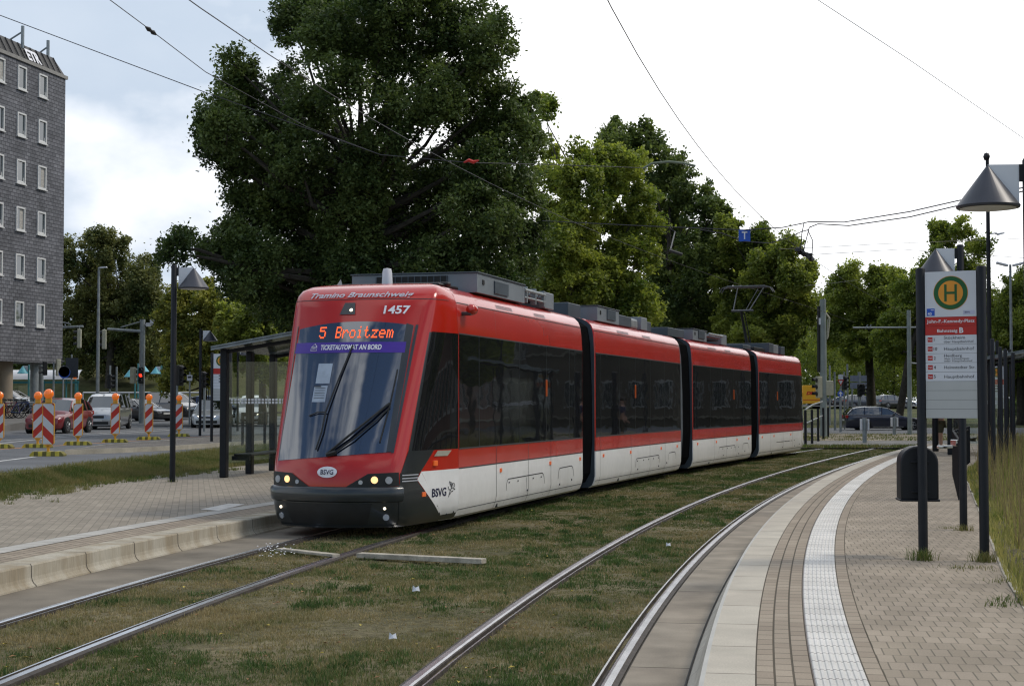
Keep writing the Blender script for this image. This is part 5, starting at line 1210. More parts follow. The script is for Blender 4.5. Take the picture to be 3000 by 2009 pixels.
# big catenary masts
def mast(label,u,v0,y,r):
    p=AT(u,v0,y); z0=hg(p.x,y); t=thing('catenary_mast',label,'mast',(p.x,y,z0),0,'overhead line masts'); b=MB(); h=p.z-z0
    b.cyl((0,0,0),(0,0,h),r,r*.85,n=16); b.build('mast_tube',M['mastpaint'],parent=t,smooth=True,autosmooth=40); return t,h,p
M['mastpaint']=mat('pale_grey_mast',(.24,.28,.27),.55,var=.12,scale=2)
t,h,p=mast('thick pale grey mast with signal boxes, right of the tram\'s end',1881,684,80,.19)
z0=hg(p.x,80); W_=lambda u,v:AT(u,v,80)-Vector((p.x,80,z0))
b=MB(); q=W_(1869,870); b.obox((q.x,-.15,q.z),(.18,.2,.2)); b.build('box',M['dark'],parent=t)
signal_head(t,W_(1870,885)-Vector((0,.15,0)),math.radians(-75),'cream',s=1.1); 
b=MB(); a_,c_=W_(1897,870),W_(1897,904); b.box(a_.x-.22,a_.x+.16,-.15,.05,c_.z,a_.z); b.build('cream_box',M['cream'],parent=t,bevel=.04)
b=MB(); b.tube([W_(1897,835),W_(1897,972)],.05,8); b.build('side_pole',M['steel'],parent=t)
b=MB(); a_,c_=W_(1871,727),W_(1878,742); b.box(a_.x,c_.x,-.1,.05,c_.z,a_.z); b.build('white_box',M['white'],parent=t)
b=MB(); b.tube([W_(1872,700),W_(1872,850)],.09,8); b.build('cable_duct',M['dark'],parent=t)
b=MB(); b.tube([W_(1885,712),W_(1897,728)],.045,6); b.tube([W_(1897,728),W_(1893,770),W_(1891,775)],.03,6); b.tube([W_(1893,728),W_(1891,775)],.03,6); b.build('bracket_arm',M['cream'],parent=t)
t,h,p=mast('slim grey mast with a cross arm near the stop sign\'s left post',2077.5,709,84,.13)
z0=hg(p.x,84); W_=lambda u,v:AT(u,v,84)-Vector((p.x,84,z0))
b=MB(); b.tube([W_(1950,749),W_(2125,748)],.045,8); b.build('cross_arm',M['steel'],parent=t)
b=MB(); 
for u in (1978,1986): b.tube([W_(u,752),W_(u+6,742)],.03,5)
b.build('arm_insulator',M['steel'],parent=t)
b=MB(); b.tube([W_(2080,829),W_(2125,834)],.04,6); b.build('lower_arm',M['steel'],parent=t)
# thin tall pole with camera ball and luminaires at right
p=AT(2257,362,46); z0=.2; t=thing('camera_pole','thin tall pole topped by a dark camera ball behind the large cone lamp','pole',(p.x,46,z0)); h=p.z-z0
b=MB(); b.tube([(0,0,0),(0,0,h*.65),(0,0,h)],[.07,.06,.05],10); b.build('pole',M['post'],parent=t,smooth=True,autosmooth=40)
b=MB(); b.lathe([(0,-.12),(.07,-.10),(.10,0),(.07,.09),(0,.12)],c=(-.02,0,h+.05),n=14); b.build('camera_ball',M['dark'],parent=t,smooth=True,autosmooth=60)
b=MB(); q=AT(2283,534,46).z-z0; b.tube([(0,0,q-.02),(.25,0,q+.02)],.02,6); b.prism([(.2,0),(.45,.03),(.48,0),(.3,-.05)],lambda a,c,d_:(a,d_,q+c),-.06,.06); b.build('lamp_head',M['white'],parent=t)
p=AT(2310,640,80); t=thing('street_light','street light with two white heads above the trees at right','street light',(p.x,80,.05))
b=MB(); hh_=AT(2310,607,80).z; b.cyl((0,0,0),(0,0,hh_),.09,.06,n=10); b.build('pole',M['steel'],parent=t)
for sg in (-1,1): b=MB(); b.obox((sg*.42,0,hh_+.02),(.62,.22,.13),ry=-sg*.25); b.build('lamp_head',M['white'],parent=t,bevel=.04)
# bollards and railing at the crossing
def bollard(label,u,vt,vb):
    p=GP(u,vb,.05); t=thing('bollard',label,'bollard',p,0,'steel bollards with reflectors at the crossing'); h=AT(u,vt,p.y).z-.05
    b=MB(); b.cyl((0,0,0),(0,0,h),.095,n=14); b.build('bollard_tube',M['steel'],parent=t,smooth=True,autosmooth=40)
    for sg in (-1,1): b=MB(); b.box(sg*.15-.03,sg*.15+.03,-.12,.12,h-.52,h-.05); b.build('reflector',M['white'],parent=t,bevel=.01)
bollard('grey bollard with reflector plates in front of the dark wagon\'s rear wheel',1977,955,1012)
bollard('grey bollard with reflector plates in front of the dark wagon\'s front door',2045,952,995)
t=thing('railing','grey railing with dark bars beside the thick mast, right of the tram\'s end','railing',(0,0,0))
for u,v0,v1,y in ((1841,938,1003,62),(1856,936,998,66),(1870,934,994,70),(1882,932,990,74),(1893,932,988,78)):
    p=AT(u,v0,y); b=MB(); b.cyl((p.x,y,.04),(p.x,y,p.z),.055,n=8); b.build('bar',M['post'],parent=t)
b=MB(); b.tube([AT(1841,936,62),AT(1858,925,66),AT(1880,918,74)],.035,6); b.tube([AT(1841,968,62),AT(1880,950,74)],.03,6); b.build('handrail',M['steel'],parent=t)
# ---- overhead line
M['armgreen']=mat('weathered_green_arm',(.16,.19,.13),.6)
def wire(label,pts,r=.008,name='overhead_wire',group='overhead wires and cables'):
    b=MB(); b.tube(pts,r*.66,5); o=b.build(name,M['wire']); return tag(o,label,'wire',group)
def onheight(u,v,z): return GP(u,v,z)
cwR=[Vector((cx(PR,y),y,5.5)) for y in np.arange(3,75,2.)]; cwL=[Vector((cx(PL,y)-.05,y,5.5)) for y in np.arange(3,75,2.)]
wire('contact wire above the right hand track, from top centre down to the right',cwR,.009); wire('contact wire above the tram\'s track, passing in front of the big tree',cwL,.009)
def sag(a,b_,n=8,s=.15): return [a.lerp(b_,t)-Vector((0,0,s*4*t*(1-t))) for t in np.linspace(0,1,n)]
a=AT(-20,28,26); b_=AT(1070,372,24); m_=AT(465,210,25); wire('span wire from the upper left edge into the big tree\'s crown',[a,m_,AT(870,354,24.4),b_],.011)
wire('span wire with an insulator, from the top left into the tree',[AT(240,-8,20),AT(345,70,22),AT(470,165,24),AT(700,290,27),AT(870,354,29)],.010)
b=MB(); P0,P1=AT(333,62,21.8),AT(357,80,22.1)
b.tube([P0,P0.lerp(P1,.3),P0.lerp(P1,.5),P0.lerp(P1,.7),P1],[.012,.035,.02,.035,.012],8); tag(b.build('insulator',M['dark']),'small dark insulator on the span wire at upper left','insulator')
wire('span wire running right from the red tensioner in front of the trees',[AT(1070,372,24),AT(1250,376,27),AT(1470,384,32)],.010)
b=MB(); b.tube([AT(1060,372,24),AT(1072,367,24),AT(1082,371,24),AT(1095,367,24)],[.01,.03,.03,.01],6); tag(b.build('tensioner',M['signred']),'small red and white tensioner on the span wire before the big tree','tensioner')
b=MB(); b.tube([AT(1470,386,34),AT(1490,374,34),AT(1530,370,34),AT(1565,374,34),AT(1590,380,34)],.028,7); tag(b.build('curved_arm',M['armgreen']),'curved pale steel arm carrying the wire above the middle trees','wire arm')
wire('bare wire crossing the upper right corner of the sky',[AT(1860,-6,19),AT(2080,138,22),AT(2345,320,28)],.007)
c1=[AT(1240,505,46),AT(1480,517,44),AT(1700,526,42),AT(1790,520,41),AT(1838,510,40),AT(1850,507,40),AT(1930,508,39),AT(2080,484,36),AT(2190,459,34),AT(2345,428,30)]
c2=[AT(1850,520,40),AT(1870,512,40),AT(1940,516,39),AT(2080,496,36),AT(2190,470,34),AT(2345,436,30)]
wire('thick feeder cable across the sky, upper one of the pair',c1,.022); wire('thick feeder cable across the sky, lower one of the pair',c2,.022)
wire('feeder cable drooping below the blue T sign',[AT(1600,525,42),AT(1650,533,42),AT(1700,552,42),AT(1760,556,41),AT(1800,545,40.5),AT(1832,530,40),AT(1850,525,40)],.02)
for i,pts in enumerate(([ (1838,510),(1833,535),(1830,580)],[(1850,520),(1840,560),(1836,583)],[(1846,525),(1858,550),(1856,590)])):
    wire('cable dropping to the contact wire clamp, %s of the bundle'%('left','middle','right')[i] if False else 'short cables dropping from the feeders to the contact wire clamp',[AT(u,v,40) for u,v in pts],.018,'drop_cable')
b=MB()
for k in range(9): b.obox(AT(1822+k*4.2,572+k*2.4,40)+Vector((0,(k%3-1)*.06,(k%2)*.05)),(.11,.12,.07),rz=k,ry=k*.7)
b.tube([AT(1818,570,40),AT(1860,596,40)],.03,5)
tag(b.build('wire_clamp',M['wire']),'dark cluster of clamps on the contact wire near the T sign','clamp')
wire('upper thin cross wire right of the clamp',[AT(1780,570,52),AT(2010,558,56),AT(2345,545,60)],.012); wire('lower thin cross wire right of the clamp',[AT(1860,582,50),AT(2060,570,56),AT(2345,590,60)],.012)
wire('thin wire joining the mast top from the left',[AT(1840,653,70),AT(1880,650,80),AT(1960,640,95)],.015)
for k,(a,c) in enumerate((((1590,516),(1640,575)),)):
    pass
b=MB(); b.tube([AT(1530,520,44),AT(1543,530,44),AT(1538,550,43),AT(1533,570,42)],.02,6); b.tube([AT(1530,572,42),AT(1560,582,42)],.04,6); tag(b.build('wire_hanger',M['wire']),'short curved hanger with a white insulator in front of the dark tree','wire hanger','overhead line fittings')
t=thing('line_sign','small blue square sign with white letter T hanging on the cable','sign',AT(1702,538,42)); 
b=MB(); b.box(-.155,.155,-.01,.01,-.165,.15); b.build('sign_plate',M['blue'],parent=t)
b=MB(); put_text(b,'T',lambda x,y:(x,-.012,-.10+y),h=.20,w=.15,align='CENTER',bold=.02); b.build('lettering',M['lettwhite'],parent=t)
for sx in (-.14,.14): b=MB(); b.cyl((sx,0,.14),(sx,0,.22),.008,n=6); b.build('clip',M['wire'],parent=t)
# tufts at the posts and in the paving joints
for i,(u,v,n,rad,h_,la) in enumerate(((2111,1279,170,.055,.16,'grass tuft round the left post of the near stop sign'),(2252,1283,170,.06,.15,'grass tuft round the right post of the near stop sign'),(2204,1213,90,.05,.12,'grass tuft at the foot of the post behind the near stop sign'),
    (394,1101,60,.05,.10,'tuft at the foot of the tall cone lamp'),(2165,1207,40,.06,.05,'low tuft in the paving left of the back post'),(2190,1298,50,.09,.05,'low tuft in the joints in front of the near stop sign'),(2300,1330,70,.08,.07,'green tuft in the paving at the right edge of the frame'),(2322,1375,90,.10,.08,'largest green tuft in the paving at the right edge'),(2290,1385,50,.06,.06,'tuft left of the largest one at the right edge'),(2240,1300,60,.12,.05,'low spread of grass between the sign posts'))):
    p=GP(u,v,.2); tuft(p.x,p.y,.197,n,rad,h_,la,seed=20+i)
# daisies
r=np.random.default_rng(5); p=GP(630,1282,0); b=MB()
for k in range(46):
    q=p+Vector((r.normal(0,.10),r.normal(0,.15),.06+r.random()*.12)); b.lathe([(.0,0),(.010,.002),(.0,.008)],c=q,n=6)
tag(b.build('daisies',M['lettwhite']),'patch of tiny white daisies between the rails before the tram','flowers',kind='stuff')
# ================================================================ DARK SLATE BUILDING ON THE LEFT
M['slate']=brickmat('slate_cladding',(.060,.063,.072),(.118,.120,.132),(.028,.028,.032),.62,.30,.030,rough=.75,coord='Object',bump=.5,stain=.22,offset=.5,stain_scale=.35)
M['mansard']=mat('mansard_metal',(.060,.058,.056),.6,var=.15,scale=1)
M['winframe']=mat('white_window_frame',(.62,.62,.60),.5,var=.06)
M['winglass']=mat('window_pane',(.03,.045,.05),.04,spec=1,ior=1.8)
M['column']=mat('beige_column',(.33,.27,.20),.8,var=.12,scale=1)
c0=AT(140,900,94.); P_far=Vector((c0.x,94.,0)); az=math.atan2(-1.4*1.0,-6.6)   # face runs back towards the viewer
dirf=Vector((-.215,-.977,0)).normalized(); nf=Vector((-dirf.y,dirf.x,0)); 
if nf.x<0: nf=-nf
blg=thing('slate_building','dark slate clad apartment block on columns at the left edge','building',(P_far.x,P_far.y,0)); blg.rotation_euler=(0,0,math.atan2(dirf.y,dirf.x))
# local: x along the face towards the viewer, +y = outward?  (rotation maps x->dirf ; y->(-dirf.y,dirf.x))
oy=1 if Vector((-dirf.y,dirf.x,0)).dot(nf)>0 else -1
zb=AT(140,831,94.).z; zt=AT(140,182,94.).z; LB=42.; DB=13.
b=MB(); b.box(0,LB,-oy*DB,0,zb,zt) if oy>0 else b.box(0,LB,0,DB,zb,zt)
# slate face uses x,z so turn the pattern: separate facade sheet with uv
wall=b.build('wall',M['slate_plain'] if 'slate_plain' in M else mat('slate_plain',(.085,.088,.098),.75,var=.2,scale=.4),parent=blg)
# windows cut as recesses: facade sheet built around openings
storey=(zt-zb-1.0)/6.0
cols=[1.55+i*(P_far-AT(93,900,94*.966)).length*0+i*3.35 for i in range(12)]
def facade():
    xs_=[0];zs=[zb]
    ww=.95; wh=1.36; first=2.25; step=2.35
    wx=[(first+i*step,first+i*step+ww) for i in range(16)]; wz=[(zb+2.05+k*storey,zb+2.05+k*storey+wh) for k in range(6)]
    X=sorted(set([0,LB]+[q for w in wx for q in w])); Z=sorted(set([zb-.02,zt]+[q for w in wz for q in w]))
    vs=[];uv=[];fs=[]
    for x in X:
        for z in Z: vs.append((x,oy*.05,z)); uv.append((x,z))
    n=len(Z); inw=lambda x0,x1,z0,z1:any(a<=x0+1e-6 and x1<=c+1e-6 for a,c in wx) and any(a<=z0+1e-6 and z1<=c+1e-6 for a,c in wz)
    for i in range(len(X)-1):
        for j in range(n-1):
            if not inw(X[i],X[i+1],Z[j],Z[j+1]): fs.append((i*n+j,(i+1)*n+j,(i+1)*n+j+1,i*n+j+1))
    b=MB(); b.add(vs,fs); b.build('slate_facade',M['slate_uv'],parent=blg,uv=uv); return wx,wz
M['slate_uv']=brickmat('slate_uv',(.115,.117,.128),(.19,.192,.208),(.050,.050,.058),.42,.21,.022,rough=.75,coord='UV',bump=.6,stain=.25,offset=.5,stain_scale=.5)
M['curtain']=mat('pale_curtain',(.42,.40,.36),.9,var=.2,scale=8)
wx,wz=facade(); proto=None
for i,(x0,x1) in enumerate(wx):
    for k,(z0,z1) in enumerate(wz):
        if proto is None:
            w=x1-x0; h_=z1-z0
            b=MB()
            for (a0,a1,c0_,c1) in ((0,w,0,.10),(0,w,h_-.09,h_),(0,.09,.10,h_-.09),(w-.09,w,.10,h_-.09)): b.box(a0,a1,min(0,oy*.12),max(0,oy*.12),c0_,c1)
            b.box(-.06,w+.06,min(oy*.05,oy*.17),max(oy*.05,oy*.17),-.06,-.002)
            proto=b.build('window_frame',M['winframe'],parent=blg); proto.location=(x0,0,z0)
            b=MB(); b.box(.09,w-.09,min(oy*.015,oy*.03),max(oy*.015,oy*.03),.10,h_-.09); pane=b.build('window_pane',M['winglass'],parent=proto)
            # tilted sash
            b=MB(); 
            for (a0,a1,c0_,c1) in ((.10,w-.10,.11,.17),(.10,w-.10,h_-.17,h_-.11),(.10,.16,.17,h_-.17),(w-.16,w-.10,.17,h_-.17)): b.box(a0,a1,min(0,oy*.03),max(0,oy*.03),c0_-.1,c1-.1)
            sash=b.build('window_sash',M['winframe'],parent=proto); sash.location=(0,oy*.035,.1); sash.rotation_euler=(math.radians(7)*oy,0,0)
        else:
            c=proto.copy(); COL.objects.link(c); c.parent=blg; c.location=(x0,0,z0)
            for ch in proto.children:
                if ch.name.startswith('window_sash') and (i+k)%3==0: continue
                d_=ch.copy(); COL.objects.link(d_); d_.parent=c
            if (i*7+k*3)%4==1:
                b=MB(); b.box(.12,(.12+.35 if (i+k)%2 else w-.12),min(oy*.031,oy*.034),max(oy*.031,oy*.034),.14,h_-.12); b.build('curtain',M['curtain'],parent=c)
b=MB(); b.box(-.15,LB,min(0,oy*.14),max(0,oy*.14),zt,zt+.20); b.build('eaves',M['eaves'],parent=blg)
ztm=AT(124,141,94.6).z
b=MB(); b.prism([(0,zt+.22),(LB,zt+.22),(LB,ztm),(.5,ztm)],lambda a,c,q:(a,q-oy*(.5*(c-zt-.22)/(ztm-zt-.22)) if q==0 else q,c),0,-oy*DB); 
roof=b.build('roof',M['mansard'],parent=blg)
b=MB()
for i in range(60):
    x=.6+i*.68; b.add([(x,oy*.03,zt+.24),(x+.06,oy*.03,zt+.24),(x+.06,oy*(.03-.5),ztm-.02),(x,oy*(.03-.5),ztm-.02),(x,oy*.09,zt+.24),(x+.06,oy*.09,zt+.24),(x+.06,oy*(.09-.5),ztm-.02),(x,oy*(.09-.5),ztm-.02)],[(4,5,6,7),(0,4,7,3),(1,2,6,5)])
o=b.build('roof_seams',M['seam'],parent=roof)
b=MB(); put_text(b,'ETR',lambda x,y:(4.3-x,oy*(.14-.5*(y+.15)/(ztm-zt-.22)),zt+.30+y),h=(ztm-zt)*.52,w=1.5,bold=.04); b.build('graffiti_lettering',M['lettwhite'],parent=roof)
for (u,vt,vb,y) in ((52,60,97,89.),(110,93,135,93.)):
    p=AT(u,vt,y); q=AT(u,vb+14,y); t=thing('roof_antenna','grey antenna bracket on the roof of the slate building, %s'%('left one' if u<80 else 'right one at the corner'),'antenna',(p.x-.4,y,q.z),0,'antenna brackets on the slate building')
    b=MB(); h_=p.z-q.z; b.tube([(.4,0,0),(.4,0,h_)],.10,8); b.tube([(.4,0,h_*.75),(-.9,0,h_*.1)],.05,6); b.build('bracket',M['steel'],parent=t)
for k,(x,r_) in enumerate(((4.8,.42),(14.5,.42),(24.,.42),(34.,.42))):
    b=MB(); b.cyl((x,-oy*.9,.4),(x,-oy*.9,zb),r_,n=20); b.build('column',M['column'],parent=blg,smooth=True,autosmooth=40)
b=MB(); b.cyl((2.1,-oy*.6,.4),(2.1,-oy*.6,zb),.24,n=14); b.build('downpipe',M['steel'],parent=blg,smooth=True,autosmooth=40)
# glazed bus shelter across the road
p=AT(30,900,104); t=thing('bus_shelter','pale curved-roof bus shelter seen beneath the dark building','shelter',(p.x,104,hl(104)))
b=MB(); b.grid(lambda x,a:(x,-1.0*math.cos(a),AT(0,868,104).z-hl(104)-.1+.75*math.sin(a)),[-4,0,4.6],np.linspace(.15,math.pi*.55,7)); b.build('roof',M['white'],parent=t,smooth=True)
for x in (-4,-2,0,2.3,4.5): b=MB(); b.cyl((x,-.9,0),(x,-.9,2.5),.06,n=8); b.build('post',M['teal'],parent=t)
b=MB(); b.box(-4,4.6,-.96,-.88,2.32,2.46); b.build('beam',M['teal'],parent=t)
b=MB(); b.box(-3.6,-1.0,-.2,-.17,.5,2.2); b.build('pane',M['glass'],parent=t); b=MB(); b.box(.4,2.0,-.2,-.17,.5,2.2); b.build('pane',M['glass'],parent=t)
# guard rail and low wall behind the cars
b=MB(); p=AT(190,897,106); q=AT(470,897,106); b.tube([(p.x,106,p.z),(q.x,106,q.z)],.05,6)
for k in range(9): x=p.x+(q.x-p.x)*k/8; b.cyl((x,106,hl(106)),(x,106,p.z),.04,n=6)
tag(b.build('guard_rail',M['white']),'thin white guard rail in front of the grassy hill behind the cars','guard rail')

# ================================================================ VEHICLES
def paint(name,c,metal=0.): 
    return mat(name,c,.28,metal=metal,var=.04,scale=2,coat=1.,spec=.5)
CARP=dict(red=paint('car_red',(.20,.012,.018)),silver=paint('car_silver',(.36,.37,.38),.55),dgrey=paint('car_dark_grey',(.035,.035,.040),.3),black=paint('car_black',(.010,.011,.013)),
 psilver=paint('car_pale_silver',(.50,.53,.56),.5),white=paint('car_white',(.62,.63,.65)),navy=paint('car_navy',(.007,.010,.030)),grey=paint('car_grey',(.10,.105,.11),.4),blue=paint('car_blue',(.02,.05,.16)))
# profile: (x from the nose, z of the shoulder, z of the roof, half width)
PROF=dict(
 hatch=dict(L=4.25,st=[(0,.50,0,.66),(.06,.64,0,.74),(.35,.74,0,.82),(.95,.86,0,.86),(1.15,.93,.935,.87),(1.85,.95,1.40,.87),(2.3,.96,1.475,.87),(3.2,.97,1.46,.87),(3.75,.98,1.36,.85),(4.12,.98,1.0,.80),(4.22,.70,0,.74),(4.25,.5,0,.70)],w=(.78,3.42),wr=.31,pil=(2.35,3.3),cowl=1.15,rear=3.75),
 coupe=dict(L=4.5,st=[(0,.46,0,.66),(.06,.60,0,.75),(.4,.68,0,.83),(1.2,.80,0,.87),(1.45,.86,.865,.87),(2.2,.88,1.28,.86),(2.65,.89,1.35,.86),(3.3,.90,1.30,.86),(4.0,.93,.98,.84),(4.4,.90,0,.76),(4.47,.68,0,.74),(4.5,.5,0,.7)],w=(.80,3.55),wr=.32,pil=(2.9,),cowl=1.45,rear=3.5),
 van=dict(L=4.75,st=[(0,.55,0,.72),(.06,.72,0,.80),(.3,.84,0,.88),(.75,.98,0,.92),(.95,1.04,1.045,.93),(1.75,1.08,1.60,.93),(2.3,1.08,1.74,.93),(3.6,1.08,1.745,.92),(4.35,1.08,1.68,.90),(4.65,1.06,1.12,.86),(4.73,.75,0,.82),(4.75,.55,0,.78)],w=(.85,3.75),wr=.33,pil=(2.5,3.6),cowl=.95,rear=4.35),
 wagon=dict(L=4.93,st=[(0,.48,0,.68),(.06,.62,0,.78),(.4,.72,0,.88),(1.3,.86,0,.92),(1.6,.93,.935,.92),(2.35,.95,1.38,.92),(2.9,.96,1.46,.91),(3.9,.97,1.45,.90),(4.45,.98,1.38,.88),(4.80,.97,1.02,.84),(4.91,.72,0,.80),(4.93,.5,0,.76)],w=(.86,3.78),wr=.335,pil=(2.75,3.8),cowl=1.6,rear=4.5),
 suv=dict(L=4.7,st=[(0,.55,0,.72),(.06,.74,0,.82),(.35,.90,0,.90),(1.1,1.04,0,.93),(1.35,1.10,1.105,.93),(2.05,1.12,1.62,.92),(2.6,1.12,1.73,.92),(3.9,1.12,1.71,.90),(4.3,1.12,1.62,.88),(4.6,1.10,1.18,.86),(4.68,.8,0,.82),(4.7,.6,0,.78)],w=(.86,3.62),wr=.36,pil=(2.55,3.55),cowl=1.35,rear=4.3))
def car(kind,col,label,loc,heading,lights=False,group='cars on the road',extra=None,cat='car',plate=True):
    """heading: direction of travel, radians from +X; origin on the ground below the middle"""
    c=PROF[kind]; L=c['L']; t=thing('parked_car' if group.startswith('parked') else 'car',label,cat,loc,heading,group); Mx=lambda x:L/2-x
    b=MB(); G=MB(); st=c['st']; rows=[]; z0=.20
    # densify stations
    dd=[]; 
    for a,q in zip(st[:-1],st[1:]):
        n=3 if q[0]-a[0]>.3 else 1
        for k in range(n): f=k/n; dd.append(tuple(a[i]+(q[i]-a[i])*f if not(i==2 and (a[2]==0 or q[2]==0)) else a[2] for i in range(4)))
    dd.append(st[-1])
    for x,zs,zr,hw in dd:
        rh=hw*.76; k=0 if zr==0 else min(1,(zr-zs)/.4); top=zr if zr else zs
        rows.append([(Mx(x),hw*.90,z0),(Mx(x),hw*.985,z0+.12),(Mx(x),hw,min(zs*.72,.62)),(Mx(x),hw*.985,zs*.93),(Mx(x),hw*.93,zs),(Mx(x),hw*.93*(1-k)+rh*k,top+.0),(Mx(x),(hw*.6)*(1-k)+rh*.75*k,top+.035*(1 if zr else .7)),(Mx(x),0,top+(.05 if zr else .035))])
    n=8; body=[];glass=[]
    for i in range(len(rows)-1):
        xm=(dd[i][0]+dd[i+1][0])/2; gh=(dd[i][2]>0 and dd[i+1][2]>0)
        for j in range(n-1):
            isg=False
            if gh:
                if j==4 and min(dd[i][2]-dd[i][1],dd[i+1][2]-dd[i+1][1])>-.01: isg=True
                if j in (5,6) and (xm<c['st'][[q[2]>0 for q in st].index(True)+1][0]-.02 or xm>c['rear']): isg=True
            (glass if isg else body).append((i,j))
    for sgn in (1,-1):
        for lst,mb in ((body,b),(glass,G)):
            for i,j in lst:
                q=[rows[i][j],rows[i+1][j],rows[i+1][j+1],rows[i][j+1]]; mb.add([(x,y*sgn,z) for x,y,z in q],[(0,1,2,3)])
    for end in (0,-1):
        r_=rows[end]; b.add([(x,y,z) for x,y,z in r_]+[(x,-y,z) for x,y,z in r_[::-1]],[tuple(range(16))])
    import bmesh
    bo=b.build('car_body',col,parent=t,smooth=True); 
    bm=bmesh.new(); bm.from_mesh(bo.data); bmesh.ops.remove_doubles(bm,verts=bm.verts,dist=.0015); bm.to_mesh(bo.data); bm.free()
    try: bo.data.set_sharp_from_angle(angle=math.radians(42))
    except Exception: pass
    go=G.build('windows',M['carglass'],parent=t,smooth=True)
    def onbody(x,j,f=0.):
        for i in range(len(dd)-1):
            if dd[i][0]<=x<=dd[i+1][0]+1e-6:
                k=(x-dd[i][0])/(dd[i+1][0]-dd[i][0]+1e-9); p=[rows[i][j][m]*(1-k)+rows[i+1][j][m]*k for m in range(3)]; q=[rows[i][j+1][m]*(1-k)+rows[i+1][j+1][m]*k for m in range(3)]
                return [p[m]*(1-f)+q[m]*f for m in range(3)]
    rs=[q for q in st if q[2]>0]
    for sgn in (1,-1):
        pb=MB()
        for x in c['pil']:
            a=onbody(x,4,0.02); e_=onbody(x-.03,4,.98); pb.tube([(a[0],(a[1]+.004)*sgn,a[2]),(e_[0],(e_[1]+.004)*sgn,e_[2])],.035,6); pb.build('pillar',col,parent=t); pb=MB()
        x0=rs[0][0]+.02; pts=[onbody(x0+(rs[1][0]-x0)*k/3,4,.97) for k in range(4)]; pb.tube([(p[0],(p[1]+.004)*sgn,p[2]) for p in pts],.035,6); pb.build('pillar',col,parent=t)
        pb=MB(); pts=[onbody(c['rear']+(rs[-1][0]-c['rear'])*k/3,4,.95) for k in range(4)]; pb.tube([(p[0],(p[1]+.0)*sgn,p[2]) for p in pts],.05,6); pb.build('pillar',col,parent=t)
        # wheels and arches
        for x in c['w']:
            w=MB(); wr=c['wr']; yb=st[4][3]; w.cyl((Mx(x),sgn*(yb-.10),wr+.03),(Mx(x),sgn*(yb+.003),wr+.03),wr+.055,n=26); w.build('wheel_arch',M['dark'],parent=t)
            w=MB(); w.lathe([(wr*.66,yb-.20),(wr*.96,yb-.18),(wr,yb-.14),(wr,yb-.02),(wr*.95,yb+.018),(wr*.66,yb+.015)],c=(0,0,0),n=26,axis='Y'); tv=w; tv.v=[(x_+Mx(x),y_*sgn,z_+wr) for x_,y_,z_ in tv.v]; ty_=tv.build('wheel',M['tyre'],parent=t)
            w=MB(); w.lathe([(wr*.66,0),(wr*.60,.012),(wr*.56,-.01)],n=26,axis='Y')
            for k in range(5):
                a=2*math.pi*k/5; w.tube([(0,.004,0),(wr*.6*math.cos(a),.0,wr*.6*math.sin(a))],[.045,.035],5)
            w.v=[(x_+Mx(x),(y_+yb+.012)*sgn,z_+wr) for x_,y_,z_ in w.v]; w.build('rim',M['rim'],parent=ty_)
        m_=MB(); xm=rs[0][0]+.42; zz=st[4][1]+.08; m_.obox((Mx(xm),sgn*(st[4][3]+.09),zz),(.12,.20,.13),rz=.2*sgn); m_.build('wing_mirror',col,parent=t,bevel=.03)
        h=MB(); h.prism([(.36,.0),(.72,.03),(.70,.16),(.40,.13)],lambda a,z_,q:(Mx(.04+q+(a-.36)*.35*1.),sgn*a*st[2][3]/.82*1.0,st[1][1]-.13+z_),-.03,.05); h.build('headlight',M['lamp_car'] if lights else M['lampglass'],parent=t,bevel=.01)
        h=MB(); xr=L-.02; h.box(Mx(L+.012),Mx(L-.14),sgn*.50 if sgn>0 else -st[-3][3]*.985,st[-3][3]*.985 if sgn>0 else -.50,st[-3][1]-.20,st[-3][1]-.02); h.build('tail_light',M['taillight'],parent=t,bevel=.01)
        d_=MB(); x0=rs[0][0]+.35
        for x in (x0,)+tuple(c['pil']): 
            for f0,f1,j in ((0,.95,1),(0,1,2),(0,.6,3)):
                a=onbody(x,j,f0); e_=onbody(x,j,f1); d_.add([(a[0]-.006,(a[1]+.003)*sgn,a[2]),(a[0]+.006,(a[1]+.003)*sgn,a[2]),(e_[0]+.006,(e_[1]+.003)*sgn,e_[2]),(e_[0]-.006,(e_[1]+.003)*sgn,e_[2])],[(0,1,2,3)])
        d_.build('door_gap',M['seam'],parent=t)
        if extra=='chrome':
            d_=MB(); pts=[onbody(rs[0][0]+.1+(c['rear']+.15-rs[0][0]-.1)*k/9,4,.0) for k in range(10)]; d_.tube([(p[0],(p[1]+.012)*sgn,p[2]+.01) for p in pts],.016,5)
            pts=[onbody(rs[0][0]+.15+(c['rear']+.15-rs[0][0]-.15)*k/9,4,.97) for k in range(10)]; d_.tube([(p[0],(p[1]+.012)*sgn,p[2]) for p in pts],.016,5); d_.build('window_trim',M['chrome'],parent=t)
            d_=MB(); d_.box(Mx(1.4),Mx(3.3),sgn*.88-.01,sgn*.88+.02,.22,.25); d_.build('sill_trim',M['chrome'],parent=t)
    gr=MB(); gr.box(Mx(-.012),Mx(.05),-.34,.34,st[1][1]-.16,st[1][1]-.03); gr.build('grille',M['dark'],parent=t,bevel=.01)
    gr=MB(); gr.box(Mx(-.018),Mx(.05),-.55,.55,.26,.40); gr.build('air_intake',M['dark'],parent=t,bevel=.01)
    if plate: gr=MB(); gr.box(Mx(-.03),Mx(.03),-.26,.26,.41,.52); gr.build('licence_plate',M['plate'],parent=t)
    gr=MB(); gr.box(Mx(L+.02),Mx(L-.02),-.26,.26,.60,.71); gr.build('licence_plate',M['plate'],parent=t)
